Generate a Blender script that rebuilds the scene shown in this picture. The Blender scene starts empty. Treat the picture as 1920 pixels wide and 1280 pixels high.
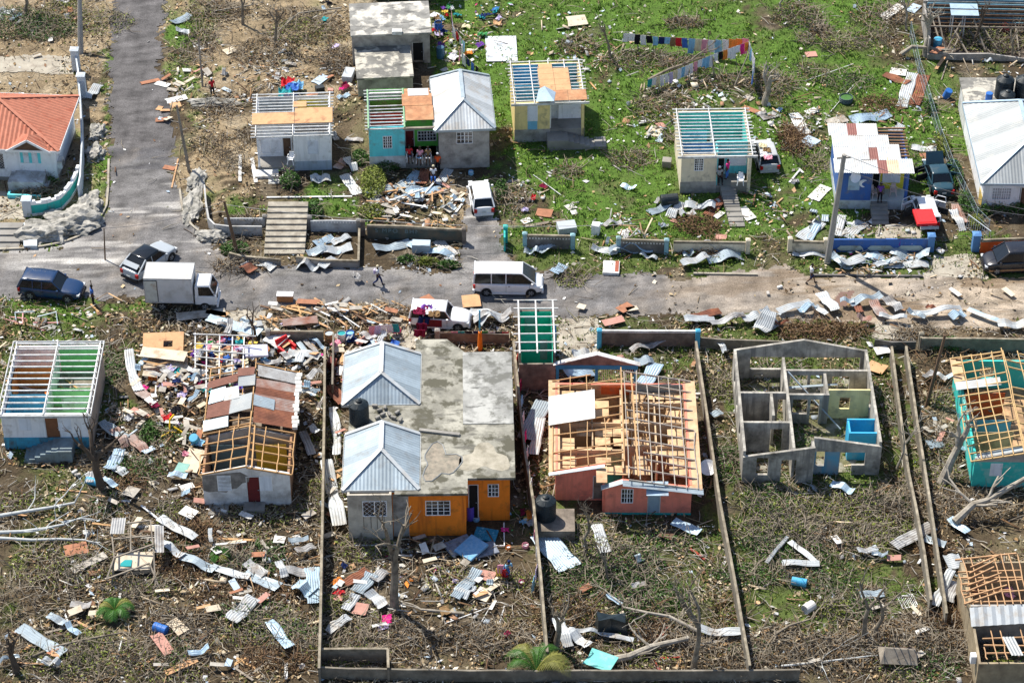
import bpy, bmesh, math, random
import numpy as np
from mathutils import Vector, Matrix, noise as MN
R=math.radians; PI=math.pi
rnd=random.Random(7)
# ---------------------------------------------------------------- camera, sky, sun, exposure
CAMH=112.6; PITCH=R(38.0); FPX=4800.0; CAMY=-145.0
sc=bpy.context.scene
col=sc.collection
cd=bpy.data.cameras.new('camera'); cam=bpy.data.objects.new('camera',cd); col.objects.link(cam)
cd.sensor_width=36; cd.lens=FPX/1920*36; cd.clip_start=5; cd.clip_end=2000
cam.location=(0,CAMY,CAMH); cam.rotation_euler=(PI/2-PITCH,0,0); sc.camera=cam
w=bpy.data.worlds.new('World'); sc.world=w; w.use_nodes=True
SUNV=Vector((-0.45,0.53,1.0)).normalized()
el=math.asin(SUNV.z); az=math.atan2(SUNV.x,SUNV.y)
nt=w.node_tree; bg=nt.nodes['Background']; sky=nt.nodes.new('ShaderNodeTexSky'); sky.sky_type='NISHITA'
sky.sun_disc=False; sky.sun_elevation=el; sky.sun_rotation=az; sky.altitude=100
nt.links.new(sky.outputs[0],bg.inputs[0]); bg.inputs[1].default_value=0.10
ld=bpy.data.lights.new('sun','SUN'); ld.energy=4.7; ld.angle=R(0.5); ld.color=(1,0.94,0.83)
lo=bpy.data.objects.new('sun',ld); col.objects.link(lo); lo.rotation_euler=SUNV.to_track_quat('Z','Y').to_euler(); lo.location=(0,0,60)
sc.view_settings.view_transform='Standard'; sc.view_settings.look='None'; sc.view_settings.exposure=0.56; sc.view_settings.gamma=1
sc.render.resolution_x=1024; sc.render.resolution_y=682

# ---------------------------------------------------------------- picking world points from photo pixels
CP,SP=math.cos(PITCH),math.sin(PITCH)
def ray(px,py):
    x=(px-960)/FPX; y=(640-py)/FPX
    return Vector((x, CP+y*SP, -SP+y*CP))
CAMV=Vector((0,CAMY,CAMH))
def G(px,py,z=0.0):
    d=ray(px,py); return CAMV+d*((z-CAMH)/d.z)
def PX(p):
    d=Vector(p)-CAMV; z=d.y*CP-d.z*SP; y=d.y*SP+d.z*CP
    return (960+FPX*d.x/z, 640-FPX*y/z)
def zat(p,py):      # height above ground point p whose image row is py
    lo_,hi=-2.0,15.0
    for _ in range(40):
        m=(lo_+hi)/2
        if PX((p[0],p[1],m))[1]>py: lo_=m
        else: hi=m
    return lo_

# ---------------------------------------------------------------- materials
MC={}
def mat(name,c=(.5,.5,.5),rough=.8,var=.18,scale=2.0,dirt=None,da=.35,ds=.7,metal=0.0,bump=.0,streak=None,fine=25,spec=.4,emit=None,hard=0):
    if name in MC: return MC[name]
    m=bpy.data.materials.new(name); m.use_nodes=True; n=m.node_tree.nodes; l=m.node_tree.links
    b=n['Principled BSDF']; b.inputs['Roughness'].default_value=rough; b.inputs['Metallic'].default_value=metal
    b.inputs['Specular IOR Level'].default_value=spec
    tc=n.new('ShaderNodeTexCoord'); oi=n.new('ShaderNodeObjectInfo')
    mul=n.new('ShaderNodeMath'); mul.operation='MULTIPLY'; mul.inputs[1].default_value=37.0; l.new(oi.outputs['Random'],mul.inputs[0])
    def nz(s,det=4,stretch=None):
        t=n.new('ShaderNodeTexNoise'); t.noise_dimensions='4D'; t.inputs['Scale'].default_value=s; t.inputs['Detail'].default_value=det; t.inputs['Roughness'].default_value=.65
        if stretch:
            mp=n.new('ShaderNodeMapping'); mp.inputs['Scale'].default_value=stretch; l.new(tc.outputs['Object'],mp.inputs['Vector']); l.new(mp.outputs[0],t.inputs['Vector'])
        else: l.new(tc.outputs['Object'],t.inputs['Vector'])
        l.new(mul.outputs[0],t.inputs['W']); return t
    def mix(fac,a,bb):
        x=n.new('ShaderNodeMix'); x.data_type='RGBA'
        l.new(fac,x.inputs['Factor'])
        for k,v in ((6,a),(7,bb)):
            if isinstance(v,tuple): x.inputs[k].default_value=(*v,1)
            else: l.new(v,x.inputs[k])
        return x.outputs[2]
    def ramp(src,a,bb):
        x=n.new('ShaderNodeMapRange'); x.clamp=True; x.inputs[1].default_value=a; x.inputs[2].default_value=bb; l.new(src,x.inputs[0]); return x.outputs[0]
    n1=nz(scale); c0=tuple(max(0,v*(1-var)) for v in c); c1=tuple(min(1,v*(1+var*.8)) for v in c)
    o=mix(ramp(n1.outputs['Fac'],.32,.68),c0,c1)
    if dirt and hard:
        n2=nz(ds,12); n2.inputs['Roughness'].default_value=.6; f=ramp(n2.outputs['Fac'],hard-.03,hard+.03); o=mix(f,o,dirt); n5=nz(ds*.55,8); f=ramp(n5.outputs['Fac'],.52,.60); o=mix(f,o,tuple(min(1,v*1.5) for v in c))
        n2=nz(ds*3.1,8,(.35,1,1)); f=ramp(n2.outputs['Fac'],.54,.64); o=mix(f,o,tuple(v*.5 for v in c))
    elif dirt:
        n2=nz(ds,6); f=ramp(n2.outputs['Fac'],.62-da*.35,.70); o=mix(f,o,dirt)
    if streak:
        n3=nz(1.3,3,(2.2,2.2,.18)); o=mix(ramp(n3.outputs['Fac'],.50,.66),o,streak)
    if fine:
        n4=nz(fine,2); f=ramp(n4.outputs['Fac'],.60,.72)
        mm=n.new('ShaderNodeMath'); mm.operation='MULTIPLY'; mm.inputs[1].default_value=.35; l.new(f,mm.inputs[0])
        o=mix(mm.outputs[0],o,tuple(v*.45 for v in c))
    l.new(o,b.inputs['Base Color'])
    if bump:
        bp=n.new('ShaderNodeBump'); bp.inputs['Strength'].default_value=bump; bp.inputs['Distance'].default_value=.05
        l.new((nz(fine or 20,5)).outputs['Fac'],bp.inputs['Height']); l.new(bp.outputs[0],b.inputs['Normal'])
    MC[name]=m; return m
DK=(.07,.055,.04)
def paint(name,c=(.5,.5,.5),dirt=(.20,.18,.15),da=.26,streak=(.3,.28,.25)): return mat('paint_'+name,c,.75,.07,1.5,dirt,da,.9,streak=tuple((a*.8+b*.05) for a,b in zip(c,streak)))
WHITE=paint('white',(.88,.89,.91),(.45,.43,.40),da=.2); WHITE2=paint('white_worn',(.72,.73,.72),(.3,.28,.25),da=.5)
CREAM=paint('cream',(.80,.70,.53)); GREYW=mat('render_grey',(.41,.385,.355),.9,.2,1.5,(.12,.11,.10),.5,.8)
CONC=mat('concrete',(.31,.295,.27),.92,.25,1.2,(.10,.095,.085),.5,.6,bump=.3)
CONCD=mat('concrete_dark',(.17,.16,.15),.92,.3,1.2,(.06,.058,.05),.5,.7,bump=.3)
BLOCK=mat('block_wall',(.24,.20,.165),.95,.3,1.5,(.07,.06,.05),.6,.9,bump=.4)
TURQ=paint('turquoise',(.14,.68,.74)); TEAL=paint('teal',(.03,.47,.43)); GREENP=paint('green',(.13,.55,.08)); GRN2=paint('light_green',(.22,.55,.22))
BLUEP=paint('sky_blue',(.07,.42,.66)); NAVY=paint('deep_blue',(.045,.13,.40)); YEL=paint('yellow',(.72,.62,.05)); PALEY=paint('pale_yellow',(.88,.70,.32),da=.3)
ORANGE=mat('paint_orange',(.88,.23,.015),.8,.10,1.2,(.40,.13,.02),.2,.8,streak=(.60,.15,.015)); PINK=mat('paint_salmon',(.92,.27,.185),.8,.12,1.2,(.38,.13,.10),.35,.8,streak=(.74,.22,.15))
ORED=paint('orange_red',(.68,.11,.02)); RED=paint('red',(.55,.03,.03)); PINK2=paint('pink',(.70,.33,.33))
ZINC=mat('zinc',(.36,.43,.48),.42,.14,1.3,(.30,.32,.33),.25,1.1,metal=.2,fine=9)
ZINCW=mat('zinc_white',(.50,.53,.55),.5,.10,1.5,(.42,.38,.33),.35,1.0,metal=.1,fine=9)
ZINCG=mat('zinc_dull',(.42,.42,.42),.6,.25,1.3,(.18,.14,.11),.4,1.0,metal=.2,fine=9)
ZINCB=mat('zinc_blue',(.42,.55,.66),.45,.15,1.3,(.30,.35,.40),.3,1.0,metal=.25,fine=9)
RUST=mat('rust',(.20,.075,.045),.85,.35,1.5,(.36,.14,.07),.4,1.2,fine=12)
RUST2=mat('rust_streaked',(.42,.40,.38),.7,.2,2,(.28,.09,.045),.9,.9,fine=12)
WOOD=mat('new_timber',(.52,.31,.14),.8,.25,3,(.30,.16,.07),.3,1.5); WOODG=mat('grey_timber',(.30,.26,.21),.9,.3,3,(.12,.09,.07),.4,1.5)
WOODW=mat('white_timber',(.66,.67,.67),.75,.18,2.5,(.33,.30,.27),.35,1.6); WOODD=mat('dark_timber',(.13,.075,.045),.85,.35,3); PLY=mat('plywood',(.56,.33,.17),.85,.14,2,(.26,.11,.06),.22,1.1)
WOODR=mat('red_timber',(.42,.05,.035),.8,.3,3)
BARK=mat('bark',(.27,.23,.175),.95,.3,3,(.08,.06,.045),.5,2); BARKP=mat('bark_pale',(.40,.36,.30),.95,.25,3,(.18,.15,.11),.5,2)
ROCK=mat('rock',(.46,.44,.40),.95,.35,2.5,(.10,.10,.085),.6,1.6,bump=.8)
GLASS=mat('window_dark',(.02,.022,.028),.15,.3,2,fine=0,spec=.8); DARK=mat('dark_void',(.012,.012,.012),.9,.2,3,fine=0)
BPL=mat('black_plastic',(.010,.018,.024),.5,.2,3,(.06,.07,.075),.15,1,fine=0); BDRUM=mat('blue_plastic',(.03,.15,.50),.45,.15,3,fine=0); LBDRUM=mat('light_blue_plastic',(.07,.38,.62),.5,.15,3,(.3,.3,.3),.2,1,fine=0)
TERRA=mat('roof_tile',(.50,.19,.12),.75,.16,3,(.42,.11,.06),.25,1.2,fine=14)
FLOOR=mat('house_floor',(.20,.17,.14),.9,.35,1.3,(.42,.40,.37),.35,1.4,fine=8)
FOAM=mat('pale_board',(.70,.69,.66),.8,.12,2,(.35,.32,.28),.3,1.5); BOARDG=mat('green_board',(.22,.42,.38),.8,.15,2); CARD=mat('brown_board',(.36,.16,.09),.85,.25,2.5)
CLOTH={}
def cloth(name,c,c2=None): 
    if name not in CLOTH: CLOTH[name]=mat('cloth_'+name,c,.95,.15,3,c2 or tuple(v*.6 for v in c),.5 if c2 else .2,3,fine=0,spec=.1)
    return CLOTH[name]
CL=dict(white=(.76,.77,.8),pink=(.74,.33,.42),red=(.55,.03,.04),blue=(.06,.16,.5),sky=(.25,.50,.72),black=(.015,.015,.02),navy=(.02,.035,.12),yellow=(.75,.55,.12),purple=(.16,.06,.32),orange=(.75,.25,.05),teal=(.04,.33,.35),maroon=(.20,.015,.05),green=(.07,.30,.10),brown=(.25,.16,.08),grey=(.35,.35,.37),lilac=(.55,.48,.70),cream=(.70,.62,.42),magenta=(.7,.04,.25))
def CLM(k): return cloth(k,CL[k])

# ---------------------------------------------------------------- mesh builder
class MB:
    def __init__(s): s.v=[]; s.f=[]; s.m=[]; s.mi=0
    def quad(s,a,b,c,d): k=len(s.v); s.v+= [tuple(a),tuple(b),tuple(c),tuple(d)]; s.f.append((k,k+1,k+2,k+3)); s.m.append(s.mi)
    def tri(s,a,b,c): k=len(s.v); s.v+= [tuple(a),tuple(b),tuple(c)]; s.f.append((k,k+1,k+2)); s.m.append(s.mi)
    def hexa(s,p):   # p: bottom 4 ccw, top 4 ccw
        k=len(s.v); s.v+=[tuple(q) for q in p]
        for f in ((3,2,1,0),(4,5,6,7),(0,1,5,4),(1,2,6,5),(2,3,7,6),(3,0,4,7)): s.f.append(tuple(k+i for i in f)); s.m.append(s.mi)
    def box(s,x0,x1,y0,y1,z0,z1): s.hexa([(x0,y0,z0),(x1,y0,z0),(x1,y1,z0),(x0,y1,z0),(x0,y0,z1),(x1,y0,z1),(x1,y1,z1),(x0,y1,z1)])
    def beam(s,a,b,w=.05,h=.1,up=Vector((0,0,1))):
        a=Vector(a); b=Vector(b); d=(b-a)
        if d.length<1e-6: return
        d.normalize(); sd=d.cross(up)
        if sd.length<1e-3: sd=Vector((1,0,0))
        sd.normalize(); u=sd.cross(d)
        S=sd*w/2; U=u*h/2
        s.hexa([a-S-U,a+S-U,b+S-U,b-S-U,a-S+U,a+S+U,b+S+U,b-S+U])
    def tube(s,pts,rad,n=6,cap=True):
        pts=[Vector(p) for p in pts]; k0=len(s.v); m=len(pts)
        if not isinstance(rad,(list,tuple)): rad=[rad]*m
        pu=None
        for i,p in enumerate(pts):
            d=(pts[min(i+1,m-1)]-pts[max(i-1,0)]).normalized()
            if pu is None:
                pu=d.orthogonal().normalized()
            else:
                pu=(pu-d*pu.dot(d)); pu=pu.normalized() if pu.length>1e-5 else d.orthogonal().normalized()
            q=d.cross(pu)
            for j in range(n):
                t=2*PI*j/n; s.v.append(tuple(p+(pu*math.cos(t)+q*math.sin(t))*rad[i]))
        for i in range(m-1):
            for j in range(n):
                a=k0+i*n+j; b=k0+i*n+(j+1)%n; s.f.append((a,b,b+n,a+n)); s.m.append(s.mi)
        if cap:
            s.f.append(tuple(k0+j for j in reversed(range(n)))); s.m.append(s.mi)
            s.f.append(tuple(k0+(m-1)*n+j for j in range(n))); s.m.append(s.mi)
    def lathe(s,prof,n=24,T=None):   # prof [(r,z)]
        k0=len(s.v); T=T or Matrix()
        for r,z in prof:
            for j in range(n): s.v.append(tuple(T@Vector((r*math.cos(2*PI*j/n),r*math.sin(2*PI*j/n),z))))
        for i in range(len(prof)-1):
            for j in range(n):
                a=k0+i*n+j; b=k0+i*n+(j+1)%n; s.f.append((a,b,b+n,a+n)); s.m.append(s.mi)
        s.f.append(tuple(k0+j for j in reversed(range(n)))); s.m.append(s.mi)
        s.f.append(tuple(k0+(len(prof)-1)*n+j for j in range(n))); s.m.append(s.mi)
    def prism(s,poly,z0,z1):   # poly ccw (x,y)
        k=len(s.v); n=len(poly)
        s.v+=[(x,y,z0) for x,y in poly]+[(x,y,z1) for x,y in poly]
        s.f.append(tuple(k+i for i in reversed(range(n)))); s.f.append(tuple(k+n+i for i in range(n))); s.m+=[s.mi]*2
        for i in range(n): s.f.append((k+i,k+(i+1)%n,k+n+(i+1)%n,k+n+i)); s.m.append(s.mi)
    def corr(s,e0,e1,up,a=0,b=0,top=1.0,pitch=.16,amp=.022,thick=0,t0=0.0,strips=False):
        # corrugated facet: eave e0->e1, full slope vector up, hip insets a (left) b (right) in metres
        e0=Vector(e0); e1=Vector(e1); up=Vector(up); L=(e1-e0).length; d=(e1-e0)/L; nrm=d.cross(up).normalized()
        n=max(2,int(L/pitch*2)); k0=len(s.v)
        for i in range(n+1):
            u=L*i/n; t=top
            if a>0: t=min(t,u/a)
            if b>0: t=min(t,(L-u)/b)
            t=max(t,t0+.001)
            o=nrm*(amp*(1 if i%2 else -1))
            s.v.append(tuple(e0+d*u+up*t0+o)); s.v.append(tuple(e0+d*u+up*t+o))
        for i in range(n):
            q=k0+2*i; s.f.append((q,q+2,q+3,q+1)); s.m.append((int((L*i/n)/.85+.3)*7+int(L*10))%3 if strips else s.mi)
    def wall(s,p0,p1,z0,prof,t=.15,ops=()):
        # p0->p1 outer line (local xy), thickness inward to the left; prof [(u,z)] or height; ops [(u0,u1,za,zb)]
        p0=Vector((p0[0],p0[1],0)); p1=Vector((p1[0],p1[1],0)); L=(p1-p0).length; d=(p1-p0)/L; nn=Vector((-d.y,d.x,0))*t
        if not isinstance(prof,(list,tuple)): prof=[(0,prof),(L,prof)]
        def top(u):
            for (a,za),(b,zb) in zip(prof[:-1],prof[1:]):
                if u<=b+1e-6: return za+(zb-za)*(u-a)/max(b-a,1e-6)
            return prof[-1][1]
        br=sorted({0.0,L,*[p[0] for p in prof if 0<p[0]<L],*[x for o in ops for x in o[:2] if 0<x<L]})
        for a,b in zip(br[:-1],br[1:]):
            if b-a<1e-4: continue
            mid=(a+b)/2; holes=sorted([(o[2],o[3]) for o in ops if o[0]<=mid<=o[1]])
            segs=[]; z=z0
            for h0,h1 in holes:
                if h0>z+1e-4: segs.append((z,z,h0,h0))
                z=max(z,h1)
            segs.append((z,z,top(a+1e-6) if a>0 else prof[0][1],top(b)))
            A=p0+d*a; B=p0+d*b
            for (za,zb,zc,zd) in segs:
                if max(zc,zd)-za<1e-3: continue
                s.hexa([A+Vector((0,0,za)),B+Vector((0,0,zb)),B+nn+Vector((0,0,zb)),A+nn+Vector((0,0,za)),A+Vector((0,0,zc)),B+Vector((0,0,zd)),B+nn+Vector((0,0,zd)),A+nn+Vector((0,0,zc))])
    def build(s,name,m,parent=None,smooth=False,loc=None,rot=0):
        me=bpy.data.meshes.new(name); me.from_pydata(s.v,[],s.f)
        ms=m if isinstance(m,(list,tuple)) else [m]
        for x in ms: me.materials.append(x)
        if len(ms)>1: me.polygons.foreach_set('material_index',s.m)
        if smooth: me.polygons.foreach_set('use_smooth',[True]*len(s.f))
        o=bpy.data.objects.new(name,me); col.objects.link(o)
        if parent: o.parent=parent
        if loc is not None: o.location=loc; o.rotation_euler=(0,0,rot)
        return o
def empty(name,loc,rot=0):
    o=bpy.data.objects.new(name,None); col.objects.link(o); o.location=loc; o.rotation_euler=(0,0,rot); o.empty_display_size=.3; return o

# ---------------------------------------------------------------- labels
LM=[]; PEND=[]
def landmark(px,py,phrase): LM.append((px,py,phrase))
def tag(o,label,cat,group=None):
    o['label']=label; o['category']=cat
    if group: o['group']=group
    return o
def auto(o,desc,cat,group=None,pos=None):
    o['category']=cat
    if group: o['group']=group
    PEND.append((o,desc,pos or o.location.copy())); return o
def struct(o,kind='structure'): o['kind']=kind; return o
ORD=['leftmost','second from left','third from left','fourth from left','fifth from left','sixth from left','seventh from left','eighth from left','ninth from left','tenth from left']
def finish_labels():
    groups={}
    for o,desc,pos in PEND:
        px,py=PX(pos)
        best=min(LM,key=lambda q:math.hypot(q[0]-px,(q[1]-py)*1.2)); dx=px-best[0]; dy=(py-best[1])*1.2; r=math.hypot(dx,dy)
        if r<45: prep='by'
        elif abs(dx)>abs(dy)*2: prep='left of' if dx<0 else 'right of'
        elif abs(dy)>abs(dx)*2: prep='behind' if dy<0 else 'in front of'
        else: prep=('above' if dy<0 else 'below')+(' and left of' if dx<0 else ' and right of')
        groups.setdefault(f'{desc} {prep} {best[2]}',[]).append((px,py,o))
    for k,l in groups.items():
        l.sort(key=lambda q:q[0]); n=len(l)
        for i,(px,py,o) in enumerate(l):
            if n==1: lab=k
            elif i==n-1: lab=k+', rightmost'
            else: lab=k+', '+(ORD[i] if i<10 else f'{i+1}th from left')
            ws=lab.split()
            o['label']=' '.join(ws[:16])

# ---------------------------------------------------------------- house frame
class Frame:
    def __init__(s,FL,FR,topy,BL=None,depth=None,name='house',z0=0,ang=None,fit=.35):
        s.A=G(*FL,z0); B=G(*FR,z0); s.w=(B-s.A).length; s.z0=z0
        s.rot=math.atan2(B.y-s.A.y,B.x-s.A.x) if ang is None else ang
        if ang is not None: s.w=(B-s.A).length
        s.h=zat(s.A,topy)-z0
        s.c=math.cos(s.rot); s.s=math.sin(s.rot)
        if depth: s.d=depth
        else:
            q=s.L(BL[0],BL[1],s.h); da=math.atan2(-q[0],q[1]); print('   depth angle',round(math.degrees(da),1))
            if fit and abs(da)<R(12): s.rot+=da*fit; s.c=math.cos(s.rot); s.s=math.sin(s.rot)
            s.d=s.L(BL[0],BL[1],s.h)[1]
        print(name,'w %.2f h %.2f d %.2f rot %.1f'%(s.w,s.h,s.d,math.degrees(s.rot)))
        s.e=empty(name,s.A,s.rot)
    def toL(s,p): x=p.x-s.A.x; y=p.y-s.A.y; return Vector((x*s.c+y*s.s,-x*s.s+y*s.c,p.z-s.z0))
    def L(s,px,py,z=0): return s.toL(G(px,py,z+s.z0))
    def rl(s,px,py):
        d=ray(px,py); o=CAMV-s.A
        return Vector((o.x*s.c+o.y*s.s,-o.x*s.s+o.y*s.c,o.z)),Vector((d.x*s.c+d.y*s.s,-d.x*s.s+d.y*s.c,d.z))
    def onF(s,px,py,y=0):
        o,d=s.rl(px,py); t=(y-o.y)/d.y; p=o+d*t; return p.x,p.z
    def onS(s,px,py,x=0):
        o,d=s.rl(px,py); t=(x-o.x)/d.x; p=o+d*t; return p.y,p.z
    def part(s,name,mb,m,parent=None,smooth=False): return mb.build(name,m,parent or s.e,smooth)
    def wbox(s,x0,y0,x1,y1,y=0):  # pixel box on front plane -> (u0,u1,z0,z1)
        a=s.onF(x0,(y0+y1)/2,y); b=s.onF(x1,(y0+y1)/2,y); c=s.onF((x0+x1)/2,y1,y); d=s.onF((x0+x1)/2,y0,y)
        return (a[0],b[0],c[1],d[1])

def window(fr,u0,u1,z0,z1,y=0,kind='grid',nx=4,nz=4,fm=None,side=None,gm=None,name='window'):
    """front wall window at local plane y (or side wall x=side, looking -x)."""
    mb=MB(); fm=fm or WHITE; t=.05
    def P(a,b,c0,c1,d0,d1):   # along-u a..b, depth c0..c1 (c<0 = outwards), z d0..d1
        if side is None: mb.box(a,b,y+c0,y+c1,d0,d1)
        else: mb.box(side+c0,side+c1,a,b,d0,d1)
    P(u0-t,u1+t,-.03,.04,z1,z1+t); P(u0-t,u1+t,-.05,.04,z0-t,z0); P(u0-t,u0,-.03,.04,z0,z1); P(u1,u1+t,-.03,.04,z0,z1)
    if kind=='grid':
        for i in range(1,nx):
            x=u0+(u1-u0)*i/nx; ww=.022 if i!=nx//2 else .035; P(x-ww,x+ww,-.02,.02,z0,z1)
        for j in range(1,nz):
            z=z0+(z1-z0)*j/nz; P(u0,u1,-.012,.012,z-.018,z+.018)
    elif kind=='louvre':
        n=max(4,int((z1-z0)/.11)); mx=(u0+u1)/2
        if u1-u0>1.2: P(mx-.03,mx+.03,-.04,.03,z0,z1)
        for j in range(n):
            z=z0+(z1-z0)*(j+.5)/n
            if side is None: mb.hexa([(u0,y-.035,z-.045),(u1,y-.035,z-.045),(u1,y+.0,z+.02),(u0,y+.0,z+.02),(u0,y-.03,z-.035),(u1,y-.03,z-.035),(u1,y+.01,z+.035),(u0,y+.01,z+.035)])
            else: P(u0,u1,-.03,.02,z-.035,z+.03)
    elif kind=='mesh':
        n=4
        for i in range(-n,n):
            for sgn in (1,-1):
                a=u0+(u1-u0)*i/n; pts=[]
                xa=max(u0,a); xb=min(u1,a+(z1-z0))
                if xb<=xa: continue
                za=z0+(xa-a); zb=z0+(xb-a)
                if sgn<0: za,zb=z1-(za-z0),z1-(zb-z0)
                mb.beam((xa,y-.02,za),(xb,y-.02,zb),.012,.016,up=Vector((0,1,0)))
        P((u0+u1)/2-.03,(u0+u1)/2+.03,-.04,.03,z0,z1)
    o=mb.build(name,fm,fr.e)
    pb=MB(); 
    if side is None: pb.box(u0,u1,y+.045,y+.07,z0,z1)
    else: pb.box(side+.045,side+.07,u0,u1,z0,z1)
    pb.build('pane',gm or (GLASS if kind!='louvre' else mat('louvre_gap',(.38,.40,.42),.8)),o)
    return o
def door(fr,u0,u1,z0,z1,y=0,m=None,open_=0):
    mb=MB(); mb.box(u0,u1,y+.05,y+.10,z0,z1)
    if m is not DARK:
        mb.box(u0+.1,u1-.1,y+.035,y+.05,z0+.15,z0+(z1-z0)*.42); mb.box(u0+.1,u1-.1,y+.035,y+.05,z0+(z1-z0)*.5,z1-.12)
    o=mb.build('door',m or WOODD,fr.e)
    f=MB(); f.box(u0-.06,u0,y-.02,y+.1,z0,z1+.06); f.box(u1,u1+.06,y-.02,y+.1,z0,z1+.06); f.box(u0,u1,y-.02,y+.1,z1,z1+.06); f.build('door_frame',WHITE2,o)
    h=MB(); h.lathe([(.0,0),(.03,.0),(.035,.03),(.0,.05)],8,Matrix.Translation((u1-.1,y+.03,(z0+z1)/2-.05))@Matrix.Rotation(PI/2,4,'X')); h.build('handle',ZINC,o)
    return o
def steps(fr,x0,x1,y0,y1,ztop,n,m,parent=None,name='steps',zb=0):
    """stair going from y0 (top, near the house) to y1 (bottom)"""
    mb=MB()
    for i in range(n):
        a=y0+(y1-y0)*i/n; b=y0+(y1-y0)*(i+1)/n; z=ztop*(n-i)/(n)-.0
        mb.box(x0,x1,min(a,b),max(a,b),zb,z)
    return mb.build(name,m,parent or fr.e)
def four_walls(fr,name,m,t=.15,h=None,w=None,d=None,F=(),Rr=(),B=(),Lf=(),hb=None,prof_f=None,prof_b=None):
    h=h or fr.h; w=w or fr.w; d=d or fr.d; hb=hb or h; mb=MB()
    mb.wall((0,0),(w,0),0,prof_f or h,t,F)
    mb.wall((w,t),(w,d-t),0,[(0,h),(d-2*t,hb)],t,Rr)
    mb.wall((w,d),(0,d),0,prof_b or hb,t,B)
    mb.wall((0,d-t),(0,t),0,[(0,hb),(d-2*t,h)],t,Lf)
    return fr.part(name,mb,m)
def variant(m,f):
    k=m.name+'_v%d'%int(f*100)
    if k in MC: return MC[k]
    x=m.copy(); x.name=k
    for nd in x.node_tree.nodes:
        if nd.type=='MIX':
            for i in (6,7):
                if not nd.inputs[i].is_linked: v=nd.inputs[i].default_value; nd.inputs[i].default_value=(min(1,v[0]*f),min(1,v[1]*f),min(1,v[2]*f),1)
    MC[k]=x; return x
def hip_roof(fr,x0,x1,y0,y1,z,rise,fi,bi,m,mcap,xm=None,pitch=.2,amp=.010,tile=False,fascia=None):
    """ridge runs along y from y0+fi to y1-bi"""
    xm=(x0+x1)/2 if xm is None else xm; mb=MB()
    mb.corr((x0,y0,z),(x1,y0,z),((0),fi,rise),a=xm-x0,b=x1-xm,pitch=pitch,amp=amp,strips=m is not TERRA) if fi>.05 else None
    mb.corr((x1,y0,z),(x1,y1,z),(xm-x1,0,rise),a=fi,b=bi,pitch=pitch,amp=amp,strips=m is not TERRA)
    if bi>.05: mb.corr((x1,y1,z),(x0,y1,z),(0,-bi,rise),a=x1-xm,b=xm-x0,pitch=pitch,amp=amp,strips=m is not TERRA)
    mb.corr((x0,y1,z),(x0,y0,z),(xm-x0,0,rise),a=bi,b=fi,pitch=pitch,amp=amp,strips=m is not TERRA)
    r=fr.part('roof',mb,[m,variant(m,.86),variant(m,1.12)])
    c=MB(); r0=(xm,y0+fi,z+rise+.05); r1=(xm,y1-bi,z+rise+.05)
    c.beam(r0,r1,.30,.05)
    for p,q in (((x0,y0,z+.04),r0),((x1,y0,z+.04),r0),((x0,y1,z+.04),r1),((x1,y1,z+.04),r1)): c.beam(p,q,.26,.05)
    c.build('ridge_cap',mcap,r)
    f=MB(); o=.02
    f.box(x0-o,x1+o,y0-.05,y0-o,z-.18,z+.02); f.box(x0-o,x1+o,y1+o,y1+.05,z-.18,z+.02); f.box(x0-.06,x0-o-.01,y0,y1,z-.18,z+.02); f.box(x1+o+.01,x1+.06,y0,y1,z-.18,z+.02)
    f.build('fascia',fascia or mcap,r)
    return r
def rafters(fr,name,x0,x1,y0,y1,z0,z1,n,m,w=.07,h=.09,jit=.02,skip=(),ends=.0):
    mb=MB()
    for i in range(n):
        if i in skip: continue
        y=y0+(y1-y0)*i/(n-1); z=z0+(z1-z0)*i/(n-1)
        mb.beam((x0-ends+rnd.uniform(-jit,jit)*3,y+rnd.uniform(-jit,jit),z),(x1+ends+rnd.uniform(-jit,jit)*3,y+rnd.uniform(-jit,jit),z+rnd.uniform(-jit,jit)),w,h)
    return fr.part(name,mb,m)
def stringers(fr,name,xs,y0,y1,z0,z1,m,w=.07,h=.07):
    mb=MB()
    for x in xs: mb.beam((x,y0,z0),(x,y1,z1),w,h)
    return fr.part(name,mb,m)
def panel(fr,name,m,a,b,z0,z1,t=.02):   # interior upright board from a to b
    mb=MB(); mb.wall(a,b,z0,z1,t); return fr.part(name,mb,m)
def floorslab(fr,m=None,z=.35,x0=.16,x1=None,y0=.16,y1=None):
    mb=MB(); mb.box(x0,(x1 or fr.w)-.16,y0,(y1 or fr.d)-.16,.0,z); return fr.part('floor_slab',mb,m or FLOOR)
# ---------------------------------------------------------------- terrain masks (world fields)
def pip(poly,X,Y):
    r=np.zeros(X.shape,bool); n=len(poly)
    for i in range(n):
        x0,y0=poly[i]; x1,y1=poly[(i+1)%n]
        c=((y0>Y)!=(y1>Y))&(X<(x1-x0)*(Y-y0)/((y1-y0) if y1!=y0 else 1e-9)+x0); r^=c
    return r
def WP(poly): return [tuple(G(*p)[:2]) for p in poly]
nrg=np.random.default_rng(5)
_k=[]
for L_,A_ in ((14,1.0),(7,.7),(3.2,.5),(1.5,.35)):
    for i in range(7):
        th=nrg.uniform(0,2*PI); _k.append((2*PI/L_*math.cos(th)*nrg.uniform(.7,1.4),2*PI/L_*math.sin(th)*nrg.uniform(.7,1.4),nrg.uniform(0,2*PI),A_/7**.5))
def fld(X,Y,s=0,f=1.0):
    r=np.zeros(np.shape(X))
    for kx,ky,ph,a in _k: r=r+a*np.sin((kx*X+ky*Y)*f+ph+s*3.7)
    return r*.75
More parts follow.
